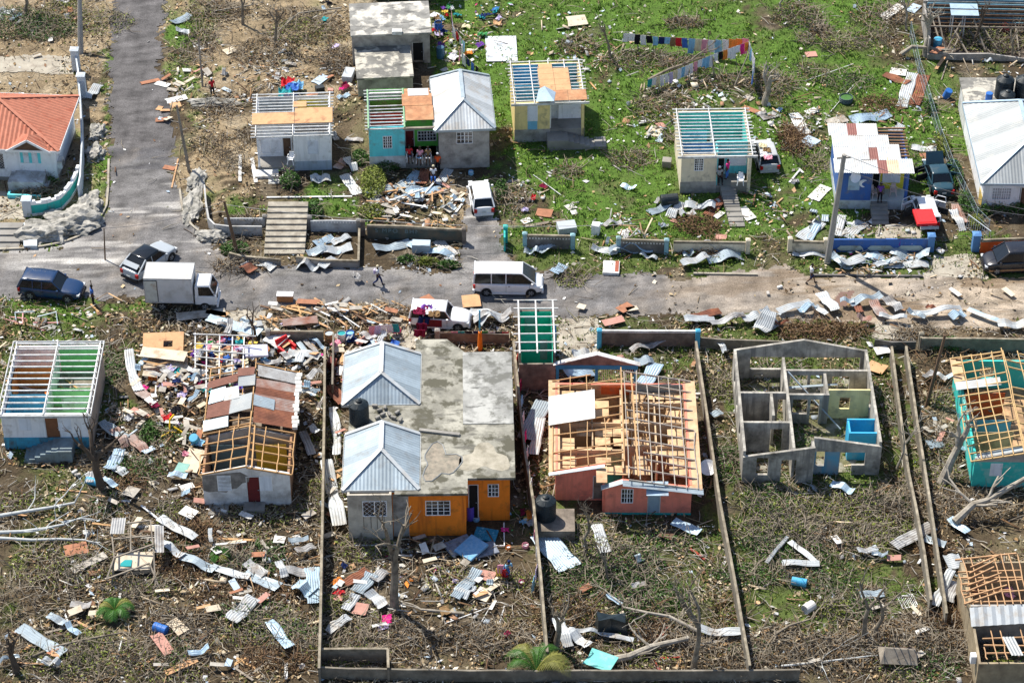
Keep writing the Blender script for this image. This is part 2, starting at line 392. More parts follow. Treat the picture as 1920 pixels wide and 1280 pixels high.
GREEN=[([(700,-60),(1990,-60),(1990,190),(1760,330),(1480,470),(960,470),(930,150),(820,150),(800,0)],1.0),
 ([(560,365),(675,360),(675,415),(570,415)],1.0),([(0,556),(285,560),(275,640),(215,690),(225,770),(150,850),(0,850)],.95),
 ([(940,440),(1900,440),(1900,520),(960,520)],.9),([(300,0),(390,0),(395,240),(335,230),(325,120)],.6),([(200,100),(218,100),(222,340),(200,440),(150,450),(205,330)],.45),
 ([(50,470),(190,440),(200,300),(150,250),(60,400)],.6),([(900,110),(960,120),(990,300),(930,420),(870,420),(930,300)],.6),
 ([(1060,590),(1650,592),(1650,660),(1360,640),(1340,960),(1300,900),(1310,690),(1190,720),(1060,690)],.7),
 ([(1380,600),(1690,650),(1740,1160),(1400,1200),(1370,900)],.78),([(1000,980),(1390,960),(1400,1180),(1010,1190)],.58),([(610,760),(640,760),(640,900),(610,900)],.4),
 ([(390,360),(500,360),(500,410),(400,400)],.4),([(0,860),(190,900),(320,1100),(0,1290)],.22),([(560,300),(680,300),(680,360),(560,360)],.5),([(960,650),(1060,650),(1060,960),(1000,960)],.3)]
BARE=[([(700,-60),(960,-60),(950,60),(830,110),(820,150),(800,0)],.55),([(1180,150),(1440,120),(1450,260),(1260,240)],.5),([(1400,0),(1500,20),(1480,60),(1410,50)],.6),([(1560,0),(1720,30),(1760,200),(1680,160),(1560,70)],.55),([(1420,200),(1700,190),(1560,260),(1420,330)],.45),([(1440,300),(1540,280),(1540,440),(1460,460)],.4),([(160,580),(285,560),(290,640),(190,640)],.65),([(960,330),(1010,330),(1010,430),(950,430)],.7),([(1790,0),(1990,0),(1990,190),(1760,190)],.8),([(1700,20),(1990,-60),(1990,200),(1790,200)],.9),([(1130,300),(1220,330),(1190,400),(1080,360)],.3)]
DRY=[([(-60,-60),(700,-60),(650,200),(470,180),(470,330),(380,400),(300,400),(330,240),(320,0),(310,60),(200,60),(200,440),(-60,440)],1.0),([(1420,490),(1990,500),(1990,620),(1400,610)],.5),([(460,560),(760,560),(760,600),(460,600)],.6),([(840,340),(960,340),(960,470),(840,470)],.6)]
ROADM=[(-90,471),(48,470),(106,462),(146,449),(183,420),(201,388),(205,353),(207,300),(206,133),(207,60),(228,-70),(318,-70),(303,53),(305,133),(319,186),(328,266),(324,340),(337,353),(348,411),(371,435),(406,468),(452,500),(560,496),(672,502),(739,503),(792,511),(850,505),(868,470),(866,420),(880,350),(930,350),(938,420),(950,480),(985,508),(1100,512),(1263,519),(1340,516),(1420,500),(1475,500),(1521,519),(1733,521),(1845,519),(2010,528),(2010,624),(1750,612),(1632,606),(1457,594),(1300,590),(1159,591),(1047,594),(940,588),(765,580),(699,568),(561,578),(460,583),(425,584),(279,561),(100,557),(-90,556)]
def evalm(L,X,Y,j=1.2):
    Xj=X+fld(X,Y,1,1.6)*j; Yj=Y+fld(X,Y,2,1.6)*j; r=np.zeros(X.shape)
    for poly,v in L: r=np.where(pip(WP(poly),Xj,Yj),np.maximum(r,v),r)
    return r
def masks(X,Y):
    g=evalm(GREEN,X,Y); b=evalm(BARE,X,Y,1.8); d=evalm(DRY,X,Y,1.8)
    n=fld(X,Y,4,1.0); n2=fld(X,Y,9,2.5)
    g=np.clip(g*(1-b)+ (n*.28+n2*.22)*np.where(g>0.05,1,.35)-.06,0,1)
    d=np.clip(d+n*.2,0,1)
    return g,b,d
# ---------------------------------------------------------------- ground: one sheet to the horizon
def dense(a,b,s): return list(np.arange(a,b,s))
xs=[-900,-400,-180,-90,-64]+dense(-58,60,.38)+[64,90,180,400,900]; ys=[-140,-90,-60,-48]+dense(-43,62,.38)+[66,90,180,400,1400]
XX,YY=np.meshgrid(np.array(xs),np.array(ys)); nx,ny=len(xs),len(ys)
g,b_,d=masks(XX,YY)
n3=fld(XX,YY,12,2.2)
soil=np.array([.062,.046,.028]); dryc=np.array([.26,.20,.125]); grn=np.array([.075,.14,.022]); olive=np.array([.075,.075,.030]); pale=np.array([.36,.31,.23])
C=soil+(dryc-soil)*d[...,None]
pm=np.clip(n3*.5-.12,0,.6)[...,None]; C=C+(pale-C)*pm*(.35+.65*d[...,None])
up=((YY>12)|((YY>1.5)&(XX<-24)))[...,None]*1.0; gc=olive+(grn-olive)*(.45+.55*up)
C=C+(gc-C)*np.clip(g*1.25,0,1)[...,None]
cc=np.ones((nx*ny,4)); cc[:,:3]=C.reshape(-1,3)
ZZ=-.03+.025*np.clip(fld(XX,YY,3,3),-1,1)
me=bpy.data.meshes.new('ground'); vv=np.stack([XX,YY,ZZ],-1).reshape(-1,3); me.vertices.add(nx*ny); me.vertices.foreach_set('co',vv.ravel())
ii=np.arange(nx*ny).reshape(ny,nx); fq=np.stack([ii[:-1,:-1],ii[:-1,1:],ii[1:,1:],ii[1:,:-1]],-1).reshape(-1,4)
def addfaces(me,fq):
    nf,k=fq.shape; me.loops.add(nf*k); me.loops.foreach_set('vertex_index',fq.ravel().astype(np.int32)); me.polygons.add(nf)
    me.polygons.foreach_set('loop_start',np.arange(0,nf*k,k,dtype=np.int32)); me.polygons.foreach_set('loop_total',np.full(nf,k,np.int32)); me.update(calc_edges=True)
addfaces(me,fq)
a=me.color_attributes.new('Col','FLOAT_COLOR','POINT'); a.data.foreach_set('color',cc.ravel())
def vcmat(name,rough=.95,n1=3.0,a1=.35,n2=14.0,a2=.5,bump=.5,trans=0,spec=.2):
    m=bpy.data.materials.new(name); m.use_nodes=True; n=m.node_tree.nodes; l=m.node_tree.links; b=n['Principled BSDF']; b.inputs['Roughness'].default_value=rough; b.inputs['Specular IOR Level'].default_value=spec
    vc=n.new('ShaderNodeVertexColor'); vc.layer_name='Col'; tc=n.new('ShaderNodeTexCoord')
    o=vc.outputs[0]
    for s,am in ((n1,a1),(n2,a2)):
        if not am: continue
        t=n.new('ShaderNodeTexNoise'); t.inputs['Scale'].default_value=s; t.inputs['Detail'].default_value=5; t.inputs['Roughness'].default_value=.7; l.new(tc.outputs['Object'],t.inputs['Vector'])
        r=n.new('ShaderNodeMapRange'); r.inputs[1].default_value=.3; r.inputs[2].default_value=.7; r.inputs[3].default_value=1-am; r.inputs[4].default_value=1+am; l.new(t.outputs['Fac'],r.inputs[0])
        x=n.new('ShaderNodeVectorMath'); x.operation='SCALE'; l.new(o,x.inputs[0]); l.new(r.outputs[0],x.inputs['Scale']); o=x.outputs[0]
    l.new(o,b.inputs['Base Color'])
    if bump:
        bp=n.new('ShaderNodeBump'); bp.inputs['Strength'].default_value=bump; bp.inputs['Distance'].default_value=.08; t=n.new('ShaderNodeTexNoise'); t.inputs['Scale'].default_value=9; t.inputs['Detail'].default_value=6; l.new(tc.outputs['Object'],t.inputs['Vector']); l.new(t.outputs['Fac'],bp.inputs['Height']); l.new(bp.outputs[0],b.inputs['Normal'])
    return m
me.materials.append(vcmat('ground_soil',n1=1.2,a1=.3,n2=7,a2=.55)); go=bpy.data.objects.new('ground',me); col.objects.link(go); struct(go)

# ---------------------------------------------------------------- road
def road_sheet(name,poly,z,m,jit=.12,colf=None,step=.12):
    wp=WP(poly); xs_=[p[0] for p in wp]; ys_=[p[1] for p in wp]
    X,Y=np.meshgrid(np.arange(min(xs_)-1,max(xs_)+1,step),np.arange(min(ys_)-1,max(ys_)+1,step))
    cx=X[:-1,:-1]+step/2; cy=Y[:-1,:-1]+step/2
    ins=pip(wp,cx+(fld(cx,cy,6,3)+fld(cx,cy,5,11)*.5)*jit,cy+(fld(cx,cy,7,3)+fld(cx,cy,3,11)*.5)*jit)
    h,w_=X.shape; ids=np.arange(h*w_).reshape(h,w_); f=np.stack([ids[:-1,:-1],ids[:-1,1:],ids[1:,1:],ids[1:,:-1]],-1)[ins]
    used=np.unique(f); mp=-np.ones(h*w_,int); mp[used]=np.arange(len(used)); f=mp[f]
    me=bpy.data.meshes.new(name); x=X.ravel()[used]; y=Y.ravel()[used]; me.vertices.add(len(used)); me.vertices.foreach_set('co',np.stack([x,y,np.full(len(x),z)],-1).ravel()); addfaces(me,f)
    if colf is not None:
        c4=np.ones((len(x),4)); c4[:,:3]=colf(x,y); a=me.color_attributes.new('Col','FLOAT_COLOR','POINT'); a.data.foreach_set('color',c4.ravel())
    me.materials.append(m); o=bpy.data.objects.new(name,me); col.objects.link(o); return struct(o)
def roadcol(x,y):
    asp=np.array([.20,.196,.195]); brn=np.array([.38,.31,.235]); wht=np.array([.55,.53,.50])
    asp=np.where((y>21)[:,None]&(x<-15)[:,None],np.array([.095,.093,.098]),np.array([.145,.14,.14]))
    t=np.clip((x-4)/22,0,1)*(.75)+fld(x,y,3,1.5)*.12; t=np.where(y>24,0.05,t); t=np.clip(t,0,1)[:,None]
    c=asp+(brn-asp)*t
    n=fld(x*.22,y*1.6,8,2.0); k=np.clip((n-.30)*1.5,0,.7)*np.clip(1-np.abs(y-14.0)/9,0,1)
    tr=np.exp(-((y-13.2)/.35)**2)+np.exp(-((y-15.1)/.35)**2)+np.exp(-((y-16.6)/.3)**2); c=c*(1+.16*(tr*np.clip(1-np.abs(y-14.5)/6,0,1))[:,None]); c=c*(1+.22*fld(x*.5,y*1.4,17,4.5)+.12*fld(x,y,18,7))[:,None]
    c=np.clip(c,.05,.8)
    cx_,cy_=G(150,495)[:2]; k=np.maximum(k,np.clip(1.0-(((x-cx_)/7)**2+((y-cy_)/1.4)**2),0,.8)*np.clip(.7+n,0,1))
    c=c+(wht-c)*k[:,None]
    n4=fld(x*.3,y*1.3,15,2.6); k2=np.clip((n4-.15)*1.6,0,.8)*np.clip((x-5)/20,0,1); c=c+(np.array([.17,.12,.075])-c)*k2[:,None]
    return c
road_sheet('road',ROADM,.004,vcmat('asphalt',n1=1.5,a1=.15,n2=9,a2=.45,bump=.3),.3,roadcol,.16)
PATHM=mat('path_concrete',(.40,.365,.30),.95,.18,1.2,(.24,.20,.16),.4,1.1,fine=12,bump=.2)
for nm,poly in (('driveway',[(1752,478),(1830,478),(1850,520),(1732,520)]),('driveway',[(1640,420),(1730,420),(1725,446),(1640,446)]),('driveway',[(1640,606),(1716,610),(1716,637),(1640,635)]),
    ('path',[(1048,596),(1122,596),(1122,690),(1050,690)]),('path',[(425,583),(500,583),(500,622),(425,612)]),('path',[(700,600),(800,590),(790,640),(760,660)]),('yard_paving',[(-80,355),(50,362),(48,412),(-80,412)]),('yard_paving',[(-80,108),(138,104),(140,140),(-80,130)])):
    road_sheet(nm,poly,.008,PATHM,.12)
road_sheet('puddle',[(1575,548),(1600,545),(1598,572),(1578,576),(1565,565)],.012,mat('muddy_water',(.20,.12,.085),.12,.1,1,fine=0,spec=.8),.1,step=.15)
def kerb(pts,h=.14,w=.16,m=None):
    mb=MB(); P=[G(*p) for p in pts]
    for a,b in zip(P[:-1],P[1:]): mb.beam((a.x,a.y,h/2),(b.x,b.y,h/2),w,h)
    return struct(mb.build('kerb',m or PATHM))
kerb([(-80,471),(48,467),(80,463),(106,458),(128,452),(146,445),(165,432),(181,416),(192,402),(200,386),(203,353),(204,300)])
kerb([(337,355),(341,385),(348,408),(360,424),(372,434)]); kerb([(1521,517),(1620,518),(1730,519)],m=CONCD); kerb([(1300,514),(1420,516)])
# ================================================================ BUILDINGS
def slab_house(fr,wall_m,slab_m,ov=.25,th=.16,**k):
    four_walls(fr,'wall',wall_m,**k)
    mb=MB(); mb.box(-ov,fr.w+ov,-ov,fr.d+ov,fr.h,fr.h+th); return fr.part('roof_slab',mb,slab_m)
SLABM=mat('roof_slab',(.24,.235,.22),.92,.3,1.0,(.58,.55,.49),.85,.7,bump=.3,fine=10,hard=.52)
SLABD=mat('roof_slab_dark',(.19,.185,.17),.92,.3,1.0,(.52,.49,.42),1.0,.8,bump=.3,fine=10,hard=.50)
# -- red tiled house, far left
f=Frame((-150,331),(112,333),266,BL=(-90,140),name='tiled_house',ang=-.03)
f.d=f.onS(134,200,f.w)[0]+.3
tag(f.e,'white house with red tiled roof and turquoise striped window','house'); landmark(50,230,'the red tiled house')
WW=four_walls(f,'wall',WHITE,F=[(*f.wbox(38,282,76,305)[:2],*f.wbox(38,282,76,305)[2:]),f.wbox(-16,288,7,316)])
pl=MB(); pl.box(-.02,f.w+.02,-.03,f.d,-.05,.28); f.part('plinth',pl,CONC)
ridge=f.w/2
r=hip_roof(f,-.5,f.w+.5,-.6,f.d+.5,f.h,2.1,4.6,4.0,TERRA,TERRA,pitch=.34,amp=.04,fascia=WHITE)
u=f.wbox(38,282,76,305); window(f,*u,kind='louvre')
sb=MB()
for i in (0,.42,.86): sb.box(u[0]+(u[1]-u[0])*i,u[0]+(u[1]-u[0])*(i+.14),-.06,-.04,u[2],u[3])
f.part('shutter',sb,TURQ); window(f,*f.wbox(-16,288,7,316),kind='mesh')
gb=MB(); gx0=f.onF(20,270)[0]; gx1=f.onF(92,270)[0]; gm=(gx0+gx1)/2; 
gb.tri((gx0,-.62,f.h+.02),(gx1,-.62,f.h+.02),(gm,-.62,f.h+.95)); f.part('gable_panel',gb,WOODD)
g2=MB(); e=f.h+1.0
g2.corr((gx0-.15,1.9,f.h),(gx0-.15,-.8,f.h),(gm-gx0+.15,0,1.05),a=1.9,pitch=.34,amp=.03); g2.corr((gx1+.15,-.8,f.h),(gx1+.15,1.9,f.h),(gm-gx1-.15,0,1.05),b=1.9,pitch=.34,amp=.03); f.part('gable_roof',g2,TERRA)
g3=MB(); g3.beam((gx0-.2,-.82,f.h-.05),(gm,-.82,f.h+1.0),.06,.18); g3.beam((gx1+.2,-.82,f.h-.05),(gm,-.82,f.h+1.0),.06,.18); f.part('barge_board',g3,WHITE)
ac=MB(); ac.box(f.w,f.w+.35,.3,1.1,1.0,1.65); o=f.part('air_conditioner',ac,WHITE2); a2=MB(); a2.lathe([(.26,0),(.26,.02),(.05,.03)],16,Matrix.Translation((f.w+.36,.7,1.32))@Matrix.Rotation(PI/2,4,'Y')); a2.build('fan_grille',CONCD,o)
pz=MB(); a=f.onF(30,320)[0]; b=f.onF(88,320)[0]; pz.box(a,b,-1.6,-.05,0,.95); pz.box(a-.35,a,-1.5,-.05,0,.8); pz.box(b,b+.35,-1.5,-.05,0,.5); f.part('porch_wall',pz,paint('porch_white',(.62,.66,.70),da=.7))
tp=MB(); tp.box(a-.2,a+2.4,-2.5,-2.35,.02,.35); tp.box(a-.2,a-.05,-2.35,-1.9,.02,.35); f.part('flower_bed_edge',tp,TURQ)

# -- roofless white house (left of centre)
f=Frame((484,322),(622,322),254,BL=(469,183),name='white_house'); fw=f
tag(f.e,'small white house with stripped rafters and tan plywood strip on its roof','house'); landmark(545,250,'the small white roofless house')
xp=f.onF(551,290)[0]; ph=f.onF(520,313)[1]; pd=1.5
mb=MB(); t=.15; H=f.h
wl=f.wbox(577,264,597,288); mb.wall((xp,0),(f.w,0),0,H,t,[(wl[0]-xp,wl[1]-xp,wl[2],wl[3])]); mb.wall((f.w,t),(f.w,f.d-t),0,H,t); mb.wall((f.w,f.d),(0,f.d),0,H,t,[(1.2,2.2,1.6,2.6)]); mb.wall((0,f.d-t),(0,pd),0,H,t)
mb.wall((xp,pd),(xp,t),0,H,t)
pw=f.wbox(489,262,525,286,pd); dw=f.wbox(532,259,546,310,pd)
mb.wall((t,pd),(xp-t,pd),ph,H,t,[(max(.1,pw[0]-t),pw[1]-t,pw[2],pw[3]),(dw[0]-t,dw[1]-t,ph,dw[3])]); f.part('wall',mb,WHITE)
window(f,*wl,kind='louvre'); window(f,*pw,y=pd,kind='louvre'); door(f,dw[0],dw[1],ph,dw[3],y=pd,m=WOODD)
mb=MB(); mb.box(0,xp,0,pd,0,ph); f.part('porch_floor',mb,CONC); mb=MB(); mb.box(xp-.01,f.w+.02,-.03,-.005,0,.85); f.part('plinth',mb,paint('plinth_blue',(.42,.50,.58)))
mb=MB(); mb.box(.05,.2,.05,.2,ph,H); f.part('porch_post',mb,WHITE)
panel(f,'interior_wall',WHITE2,(.15,f.d*.5),(f.w-.15,f.d*.5),0,H-.3); panel(f,'interior_wall',YEL,(f.w*.55,f.d-.3),(f.w-.2,f.d-.3),0,H-.2); panel(f,'interior_wall',mat('interior_grey_blue',(.36,.42,.45)),(.17,f.d-.2),(f.w*.5,f.d-.2),0,H-.1)
floorslab(f,z=.8,y0=pd+.2)
rafters(f,'rafter',-.35,f.w+.25,-.35,f.d+.2,H+.06,H+.1,15,WOODW,w=.065,h=.08); stringers(f,'purlin',(0.0,f.w*.5,f.w-.02),-.4,f.d+.2,H+.16,H+.2,WOODW)
mb=MB(); mb.box(-.3,f.w*.52,1.15,2.75,H+.24,H+.26); mb.box(f.w*.525,f.w+.2,1.15,3.3,H+.24,H+.265); mb.box(f.w*.5,f.w*.68,3.5,4.3,H+.24,H+.26); f.part('roof_sheathing',mb,PLY)
sx0=f.onF(487,330,-1)[0]; s=MB(); s.box(-.2,1.6,-1.0,-.03,0,ph*.55)
for i in range(4): s.box(1.6-.42*i-.42+.9,1.6-.42*i+.9,-1.7,-1.02,0,ph*.95-.22*i) 
s.box(1.9,3.1,-1.9,-1.0,0,ph*.9); f.part('steps',s,WHITE2)

# -- turquoise and green house with plywood roof
f=Frame((694,317),(823,315),240,BL=(675,174),name='turq_house',ang=0.0)
tag(f.e,'turquoise and lime green house with plywood and bare rafters on its roof','house'); landmark(745,230,'the turquoise and green house')
H=f.h; xp=f.onF(760,290)[0]; pd=1.6; mb=MB(); wb=f.wbox(719,256,734,277)
mb.wall((0,0),(xp,0),0,H,t,[wb]); ms=MB(); ms.wall((0,f.d-t),(0,t),0,H,t); ms.wall((f.w,f.d),(0,f.d),0,H,t); ms.wall((xp,t),(xp,pd),0,H,t); f.part('wall',mb,TURQ); f.part('side_wall',ms,WHITE2)
mb=MB(); dd=f.wbox(761,245,776,290,pd); wg=f.wbox(784,246,817,263,pd); mb.wall((xp,pd),(f.w,pd),0,H,t,[(dd[0]-xp,dd[1]-xp,.9,dd[3]),(wg[0]-xp,wg[1]-xp,wg[2],wg[3])]); f.part('porch_wall',mb,GREENP)
window(f,*wb,nx=4,nz=4); window(f,*wg,y=pd,nx=6,nz=3); door(f,dd[0],dd[1],.9,dd[3],y=pd,m=mat('door_maroon',(.16,.02,.02)))
mb=MB(); mb.box(xp+.02,f.w,-.1,pd,0,.9); f.part('porch_floor',mb,CONC); mb=MB(); mb.box(-.02,xp+.01,-.03,-.004,0,1.15); f.part('plinth',mb,WHITE2)
for c,y in ((RED,1.1),(GREENP,3.2),(GREENP,4.6)): panel(f,'interior_wall',mat('interior_red',(.62,.05,.015)) if c is RED else c,(.17,y+1.3),(xp-.17 if c is RED else xp+.3,y+1.3),0,H-.25)
panel(f,'interior_wall',mat('interior_red'),(xp-.2,.2),(xp-.2,2.3),0,H-.3); floorslab(f,z=.9)
rafters(f,'rafter',-.25,xp+.1,-.3,f.d+.1,H+.06,H+.1,13,WOODW,w=.065,h=.08,skip=(8,))
stringers(f,'purlin',(0,xp),-.3,f.d+.1,H+.16,H+.2,mat('purlin_green',(.25,.42,.25)),w=.12)
mb=MB(); mb.box(xp+.1,f.w-.3,.55,2.6,H+.2,H+.22); mb.box(xp-.1,f.w-.35,2.6,4.3,H+.23,H+.25); mb.box(xp+.1,f.w-.5,4.3,f.d,H+.21,H+.225); f.part('roof_sheathing',mb,mat('plywood_stained',(.42,.20,.10),.85,.3,2,(.56,.36,.2),.5,.9))
mb=MB(); mb.box(xp+.4,f.w-.6,f.d-1.1,f.d-.1,H+.27,H+.285); f.part('white_roof_panel',mb,WHITE)
mb=MB(); mb.box(xp-.1,f.w,-.4,-.2,H-.05,H+.1); f.part('fascia',mb,WOODG)

# -- grey house with zinc hip roof
f=Frame((824,317),(918,318),240,BL=(793,150),name='grey_hip_house',ang=0.0); H=f.h
tag(f.e,'unpainted grey rendered house with pale blue zinc hipped roof','house'); landmark(862,230,'the grey hip-roofed house')
wb=f.wbox(857,248,885,268); four_walls(f,'wall',GREYW,F=[wb]); window(f,*wb,nx=4,nz=3)
hip_roof(f,-.35,f.w+.45,-.35,f.d+.3,H,1.35,2.3,1.2,ZINCW,ZINC,pitch=.24)

# -- two flat concrete buildings behind
f=Frame((662,124),(807,121),68,BL=(649,12),name='slab_back'); H=f.h; dd=f.wbox(773,80,795,121)
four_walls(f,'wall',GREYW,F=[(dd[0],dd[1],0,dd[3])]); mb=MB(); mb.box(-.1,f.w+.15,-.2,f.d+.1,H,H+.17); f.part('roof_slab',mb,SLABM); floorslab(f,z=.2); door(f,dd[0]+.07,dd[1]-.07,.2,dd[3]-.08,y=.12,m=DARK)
tag(f.e,'large flat-roofed bare concrete building with dark open doorway','building'); landmark(730,45,'the flat concrete building')
mb=MB(); mb.box(0,.8,0,.55,0,.3); mb.box(.1,.7,.1,.45,.3,.33); o=mb.build('air_vent_box',WHITE2,loc=G(735,66,H+.17)); tag(o,'small white box unit with cable on the flat concrete roof','roof unit')
f=Frame((672,182),(775,178),150,BL=(661,82),name='slab_front'); H=f.h; slab_house(f,GREYW,SLABD,ov=.08)
mb=MB(); mb.beam((-1,2.4,H+.22),(4.2,3.4,H+.22),.05,.05); 
tag(f.e,'lower flat-roofed concrete block with pale patches behind turquoise house','building')
# green building at the top edge
f=Frame((700,-2),(835,-4),-60,depth=5,name='top_green'); slab_house(f,GREENP,SLABM); tag(f.e,'green painted building cut off by the top edge','building'); landmark(780,-10,'the green building')

# -- yellow house with concrete stair
f=Frame((965,267),(1095,266),194,BL=(944,121),name='yellow_house'); H=f.h; fy=f
tag(f.e,'pale yellow house with blue rooms, half-stripped roof and concrete side steps','house'); landmark(1030,200,'the yellow house')
xp=f.onF(1031,230)[0]; pd=1.45; ph=f.onF(1065,241)[1]; w0=f.wbox(990,196,1007,226)
mb=MB(); mb.wall((0,0),(xp,0),0,H,t,[w0]); mb.wall((f.w,pd),(f.w,f.d-t),0,H,t); mb.wall((f.w,f.d),(0,f.d),0,H,t,[(1.5,2.5,2,3)]); mb.wall((0,f.d-t),(0,t),0,H,t); mb.wall((f.w-.22,0),(f.w,0),0,H,.22); f.part('wall',mb,PALEY)
mb=MB(); dd=f.wbox(1034,196,1046,229,pd); ww=f.wbox(1054,194,1088,212,pd); mb.wall((xp,pd),(f.w-.15,pd),ph,H,t,[(dd[0]-xp,dd[1]-xp,ph,dd[3]),(ww[0]-xp,min(ww[1],f.w-.3)-xp,ww[2],ww[3])]); mb.wall((xp,pd-.01),(xp,t),ph,H,.1); f.part('porch_wall',mb,WHITE)
window(f,*w0,kind='louvre'); window(f,ww[0],min(ww[1],f.w-.3),ww[2],ww[3],y=pd,kind='louvre'); door(f,dd[0],dd[1],ph,dd[3],y=pd,m=WHITE2)
mb=MB(); mb.box(xp+.02,f.w+.03,0,pd,0,ph); f.part('porch_floor',mb,CONC); zp=f.onF(990,243)[1]; mb=MB(); mb.box(-.03,xp+.02,-.03,-.004,0,zp); f.part('plinth',mb,GREYW)
mb=MB(); mb.box(w0[0]-.02,w0[1]+.02,-.02,-.003,zp,w0[2]-.06); f.part('painted_panel',mb,mat('panel_blue',(.20,.50,.72)))
BIN=mat('interior_blue',(.09,.50,.78),.8,.1)
panel(f,'interior_wall',BIN,(.17,f.d-.2),(f.w-.17,f.d-.2),0,H-.05); panel(f,'interior_wall',BIN,(.17,f.d*.45),(f.w*.4,f.d*.45),0,H-.05); panel(f,'interior_wall',BIN,(.19,.3),(.19,f.d-.3),0,H-.05); panel(f,'interior_wall',BIN,(f.w*.72,f.d*.5),(f.w-.2,f.d*.5),0,H-.1); panel(f,'interior_wall',WHITE2,(f.w*.4,.3),(f.w*.4,f.d-.3),0,H-.1)
floorslab(f,z=1.1); rafters(f,'rafter',-.25,f.w+.3,-.25,f.d+.1,H+.06,H+.1,14,WOODW,w=.065,h=.08); stringers(f,'purlin',(.0,f.w*.28,f.w*.55,f.w*.78,f.w),-.3,f.d+.1,H+.16,H+.2,WOODW)
for bx in ((f.w*.38,f.w*.83,1.3,4.6),(f.w*.5,f.w+.2,-.2,1.3),(f.w*.40,f.w*.60,4.6,5.3)):
    mb=MB(); nxp=max(1,int((bx[1]-bx[0])/1.2)); nyp=max(1,int((bx[3]-bx[2])/.8))
    for i in range(nxp):
        for j in range(nyp):
            a=bx[0]+(bx[1]-bx[0])*i/nxp; b=bx[0]+(bx[1]-bx[0])*(i+1)/nxp; c=bx[2]+(bx[3]-bx[2])*j/nyp; d_=bx[2]+(bx[3]-bx[2])*(j+1)/nyp; mb.box(a+.01,b-.01,c+.01,d_-.01,H+.24,H+.26)
    f.part('roof_sheathing',mb,PLY if bx[2]>0 else mat('plywood_stained'))
mb=MB(); mb.box(-.3,f.w+.35,-.36,-.28,H-.05,H+.14); f.part('fascia',mb,WHITE2)
mb=MB(); mb.tri((f.w*.30,-.3,H+.28),(f.w*.56,-.3,H+.28),(f.w*.44,1.2,H+.75)); mb.tri((f.w*.44,1.2,H+.75),(f.w*.30,-.3,H+.28),(f.w*.36,1.5,H+.27)); mb.tri((f.w*.56,-.3,H+.28),(f.w*.60,1.0,H+.28),(f.w*.44,1.2,H+.75)); f.part('torn_sheet',mb,ZINCB)
mb=MB(); x0=f.onF(1027,250,-1.3)[0]; mb.box(x0,x0+1.25,-1.35,-.02,0,ph*.78)
for i in range(6): mb.box(x0+1.25+i*.42,x0+1.25+(i+1)*.42,-1.35,-.1,0,ph*.70*(6-i)/6+.08)
mb.box(x0+1.25+6*.42,x0+1.25+6*.42+.9,-1.45,-.05,0,.28); f.part('side_steps',mb,CONC)

# -- beige and turquoise house with front stair
f=Frame((1275,362),(1406,365),291,BL=(1251,209),name='beige_house'); H=f.h; fb=f
tag(f.e,'beige house with turquoise porch, bare white rafters and long front stair','house'); landmark(1335,280,'the beige roofless house')
xp=f.onF(1343,330)[0]; pd=1.7; ph=f.onF(1375,346)[1]*.8; w0=f.wbox(1303,298,1318,319)
mb=MB(); mb.wall((0,0),(xp,0),0,H,t,[w0]); mb.wall((0,f.d-t),(0,t),0,H,t); mb.wall((f.w,f.d),(0,f.d),0,H,t,[(1.5,2.5,2,3)]); mb.wall((f.w-.25,0),(f.w,0),0,H,.25); mb.wall((f.w,.25),(f.w,f.d-t),0,[(0,ph+.9),(pd-.3,ph+.9),(pd-.29,H),(f.d-t-.25,H)],t); f.part('wall',mb,CREAM)
mb=MB(); ww=f.wbox(1365,292,1401,309,pd); dd=f.wbox(1346,296,1357,340,pd); mb.wall((xp,pd),(f.w-.15,pd),ph,H,t,[(dd[0]-xp,dd[1]-xp,ph,dd[3]),(ww[0]-xp,min(ww[1],f.w-.25)-xp,ww[2],ww[3])]); mb.wall((xp,pd-.01),(xp,t),ph,H,.1); f.part('porch_wall',mb,TURQ)
window(f,*w0,nx=4,nz=5); window(f,ww[0],min(ww[1],f.w-.25),ww[2],ww[3],y=pd,kind='louvre'); door(f,dd[0],dd[1],ph,dd[3],y=pd,m=DARK)
zp=f.onF(1300,341)[1]; mb=MB(); mb.box(-.03,xp+.02,-.03,-.004,0,zp); f.part('plinth',mb,GREYW); mb=MB(); mb.box(xp+.02,f.w-.27,0,pd,0,ph); mb.box(f.w*.72,f.w-.27,-.15,0,0,ph+.5); f.part('porch_floor',mb,CONC)
TIN=mat('interior_turquoise',(.08,.66,.60),.8,.1); BI2=mat('interior_royal',(.05,.28,.70),.8,.1)
panel(f,'interior_wall',TIN,(.17,f.d-.2),(f.w-.17,f.d-.2),0,H-.05); panel(f,'interior_wall',TIN,(.3,f.d*.62),(f.w*.42,f.d*.62),0,H-.3); panel(f,'interior_wall',BI2,(.2,f.d*.33),(f.w*.48,f.d*.33),0,H-.2); panel(f,'interior_wall',TIN,(f.w*.53,pd+.4),(f.w-.2,pd+.4),0,H-.1); panel(f,'interior_wall',TIN,(f.w-.18,.3+pd),(f.w-.18,f.d-.2),0,H-.1); panel(f,'interior_wall',WHITE2,(f.w*.5,pd+.2),(f.w*.5,f.d-.3),0,H-.15)
floorslab(f,z=1.0,y0=pd+.2); rafters(f,'rafter',-.3,f.w+.35,-.3,f.d+.1,H+.06,H+.1,15,WOODW,w=.065,h=.08); stringers(f,'purlin',(.0,f.w*.47,f.w),-.35,f.d+.1,H+.16,H+.2,WOODW)
mb=MB(); mb.box(-.35,f.w+.4,-.42,-.34,H-.05,H+.14); f.part('fascia',mb,WOODW)
sx=f.onF(1350,360)[0]; n=8; s=MB(); yb=f.L(1358,426)[1]
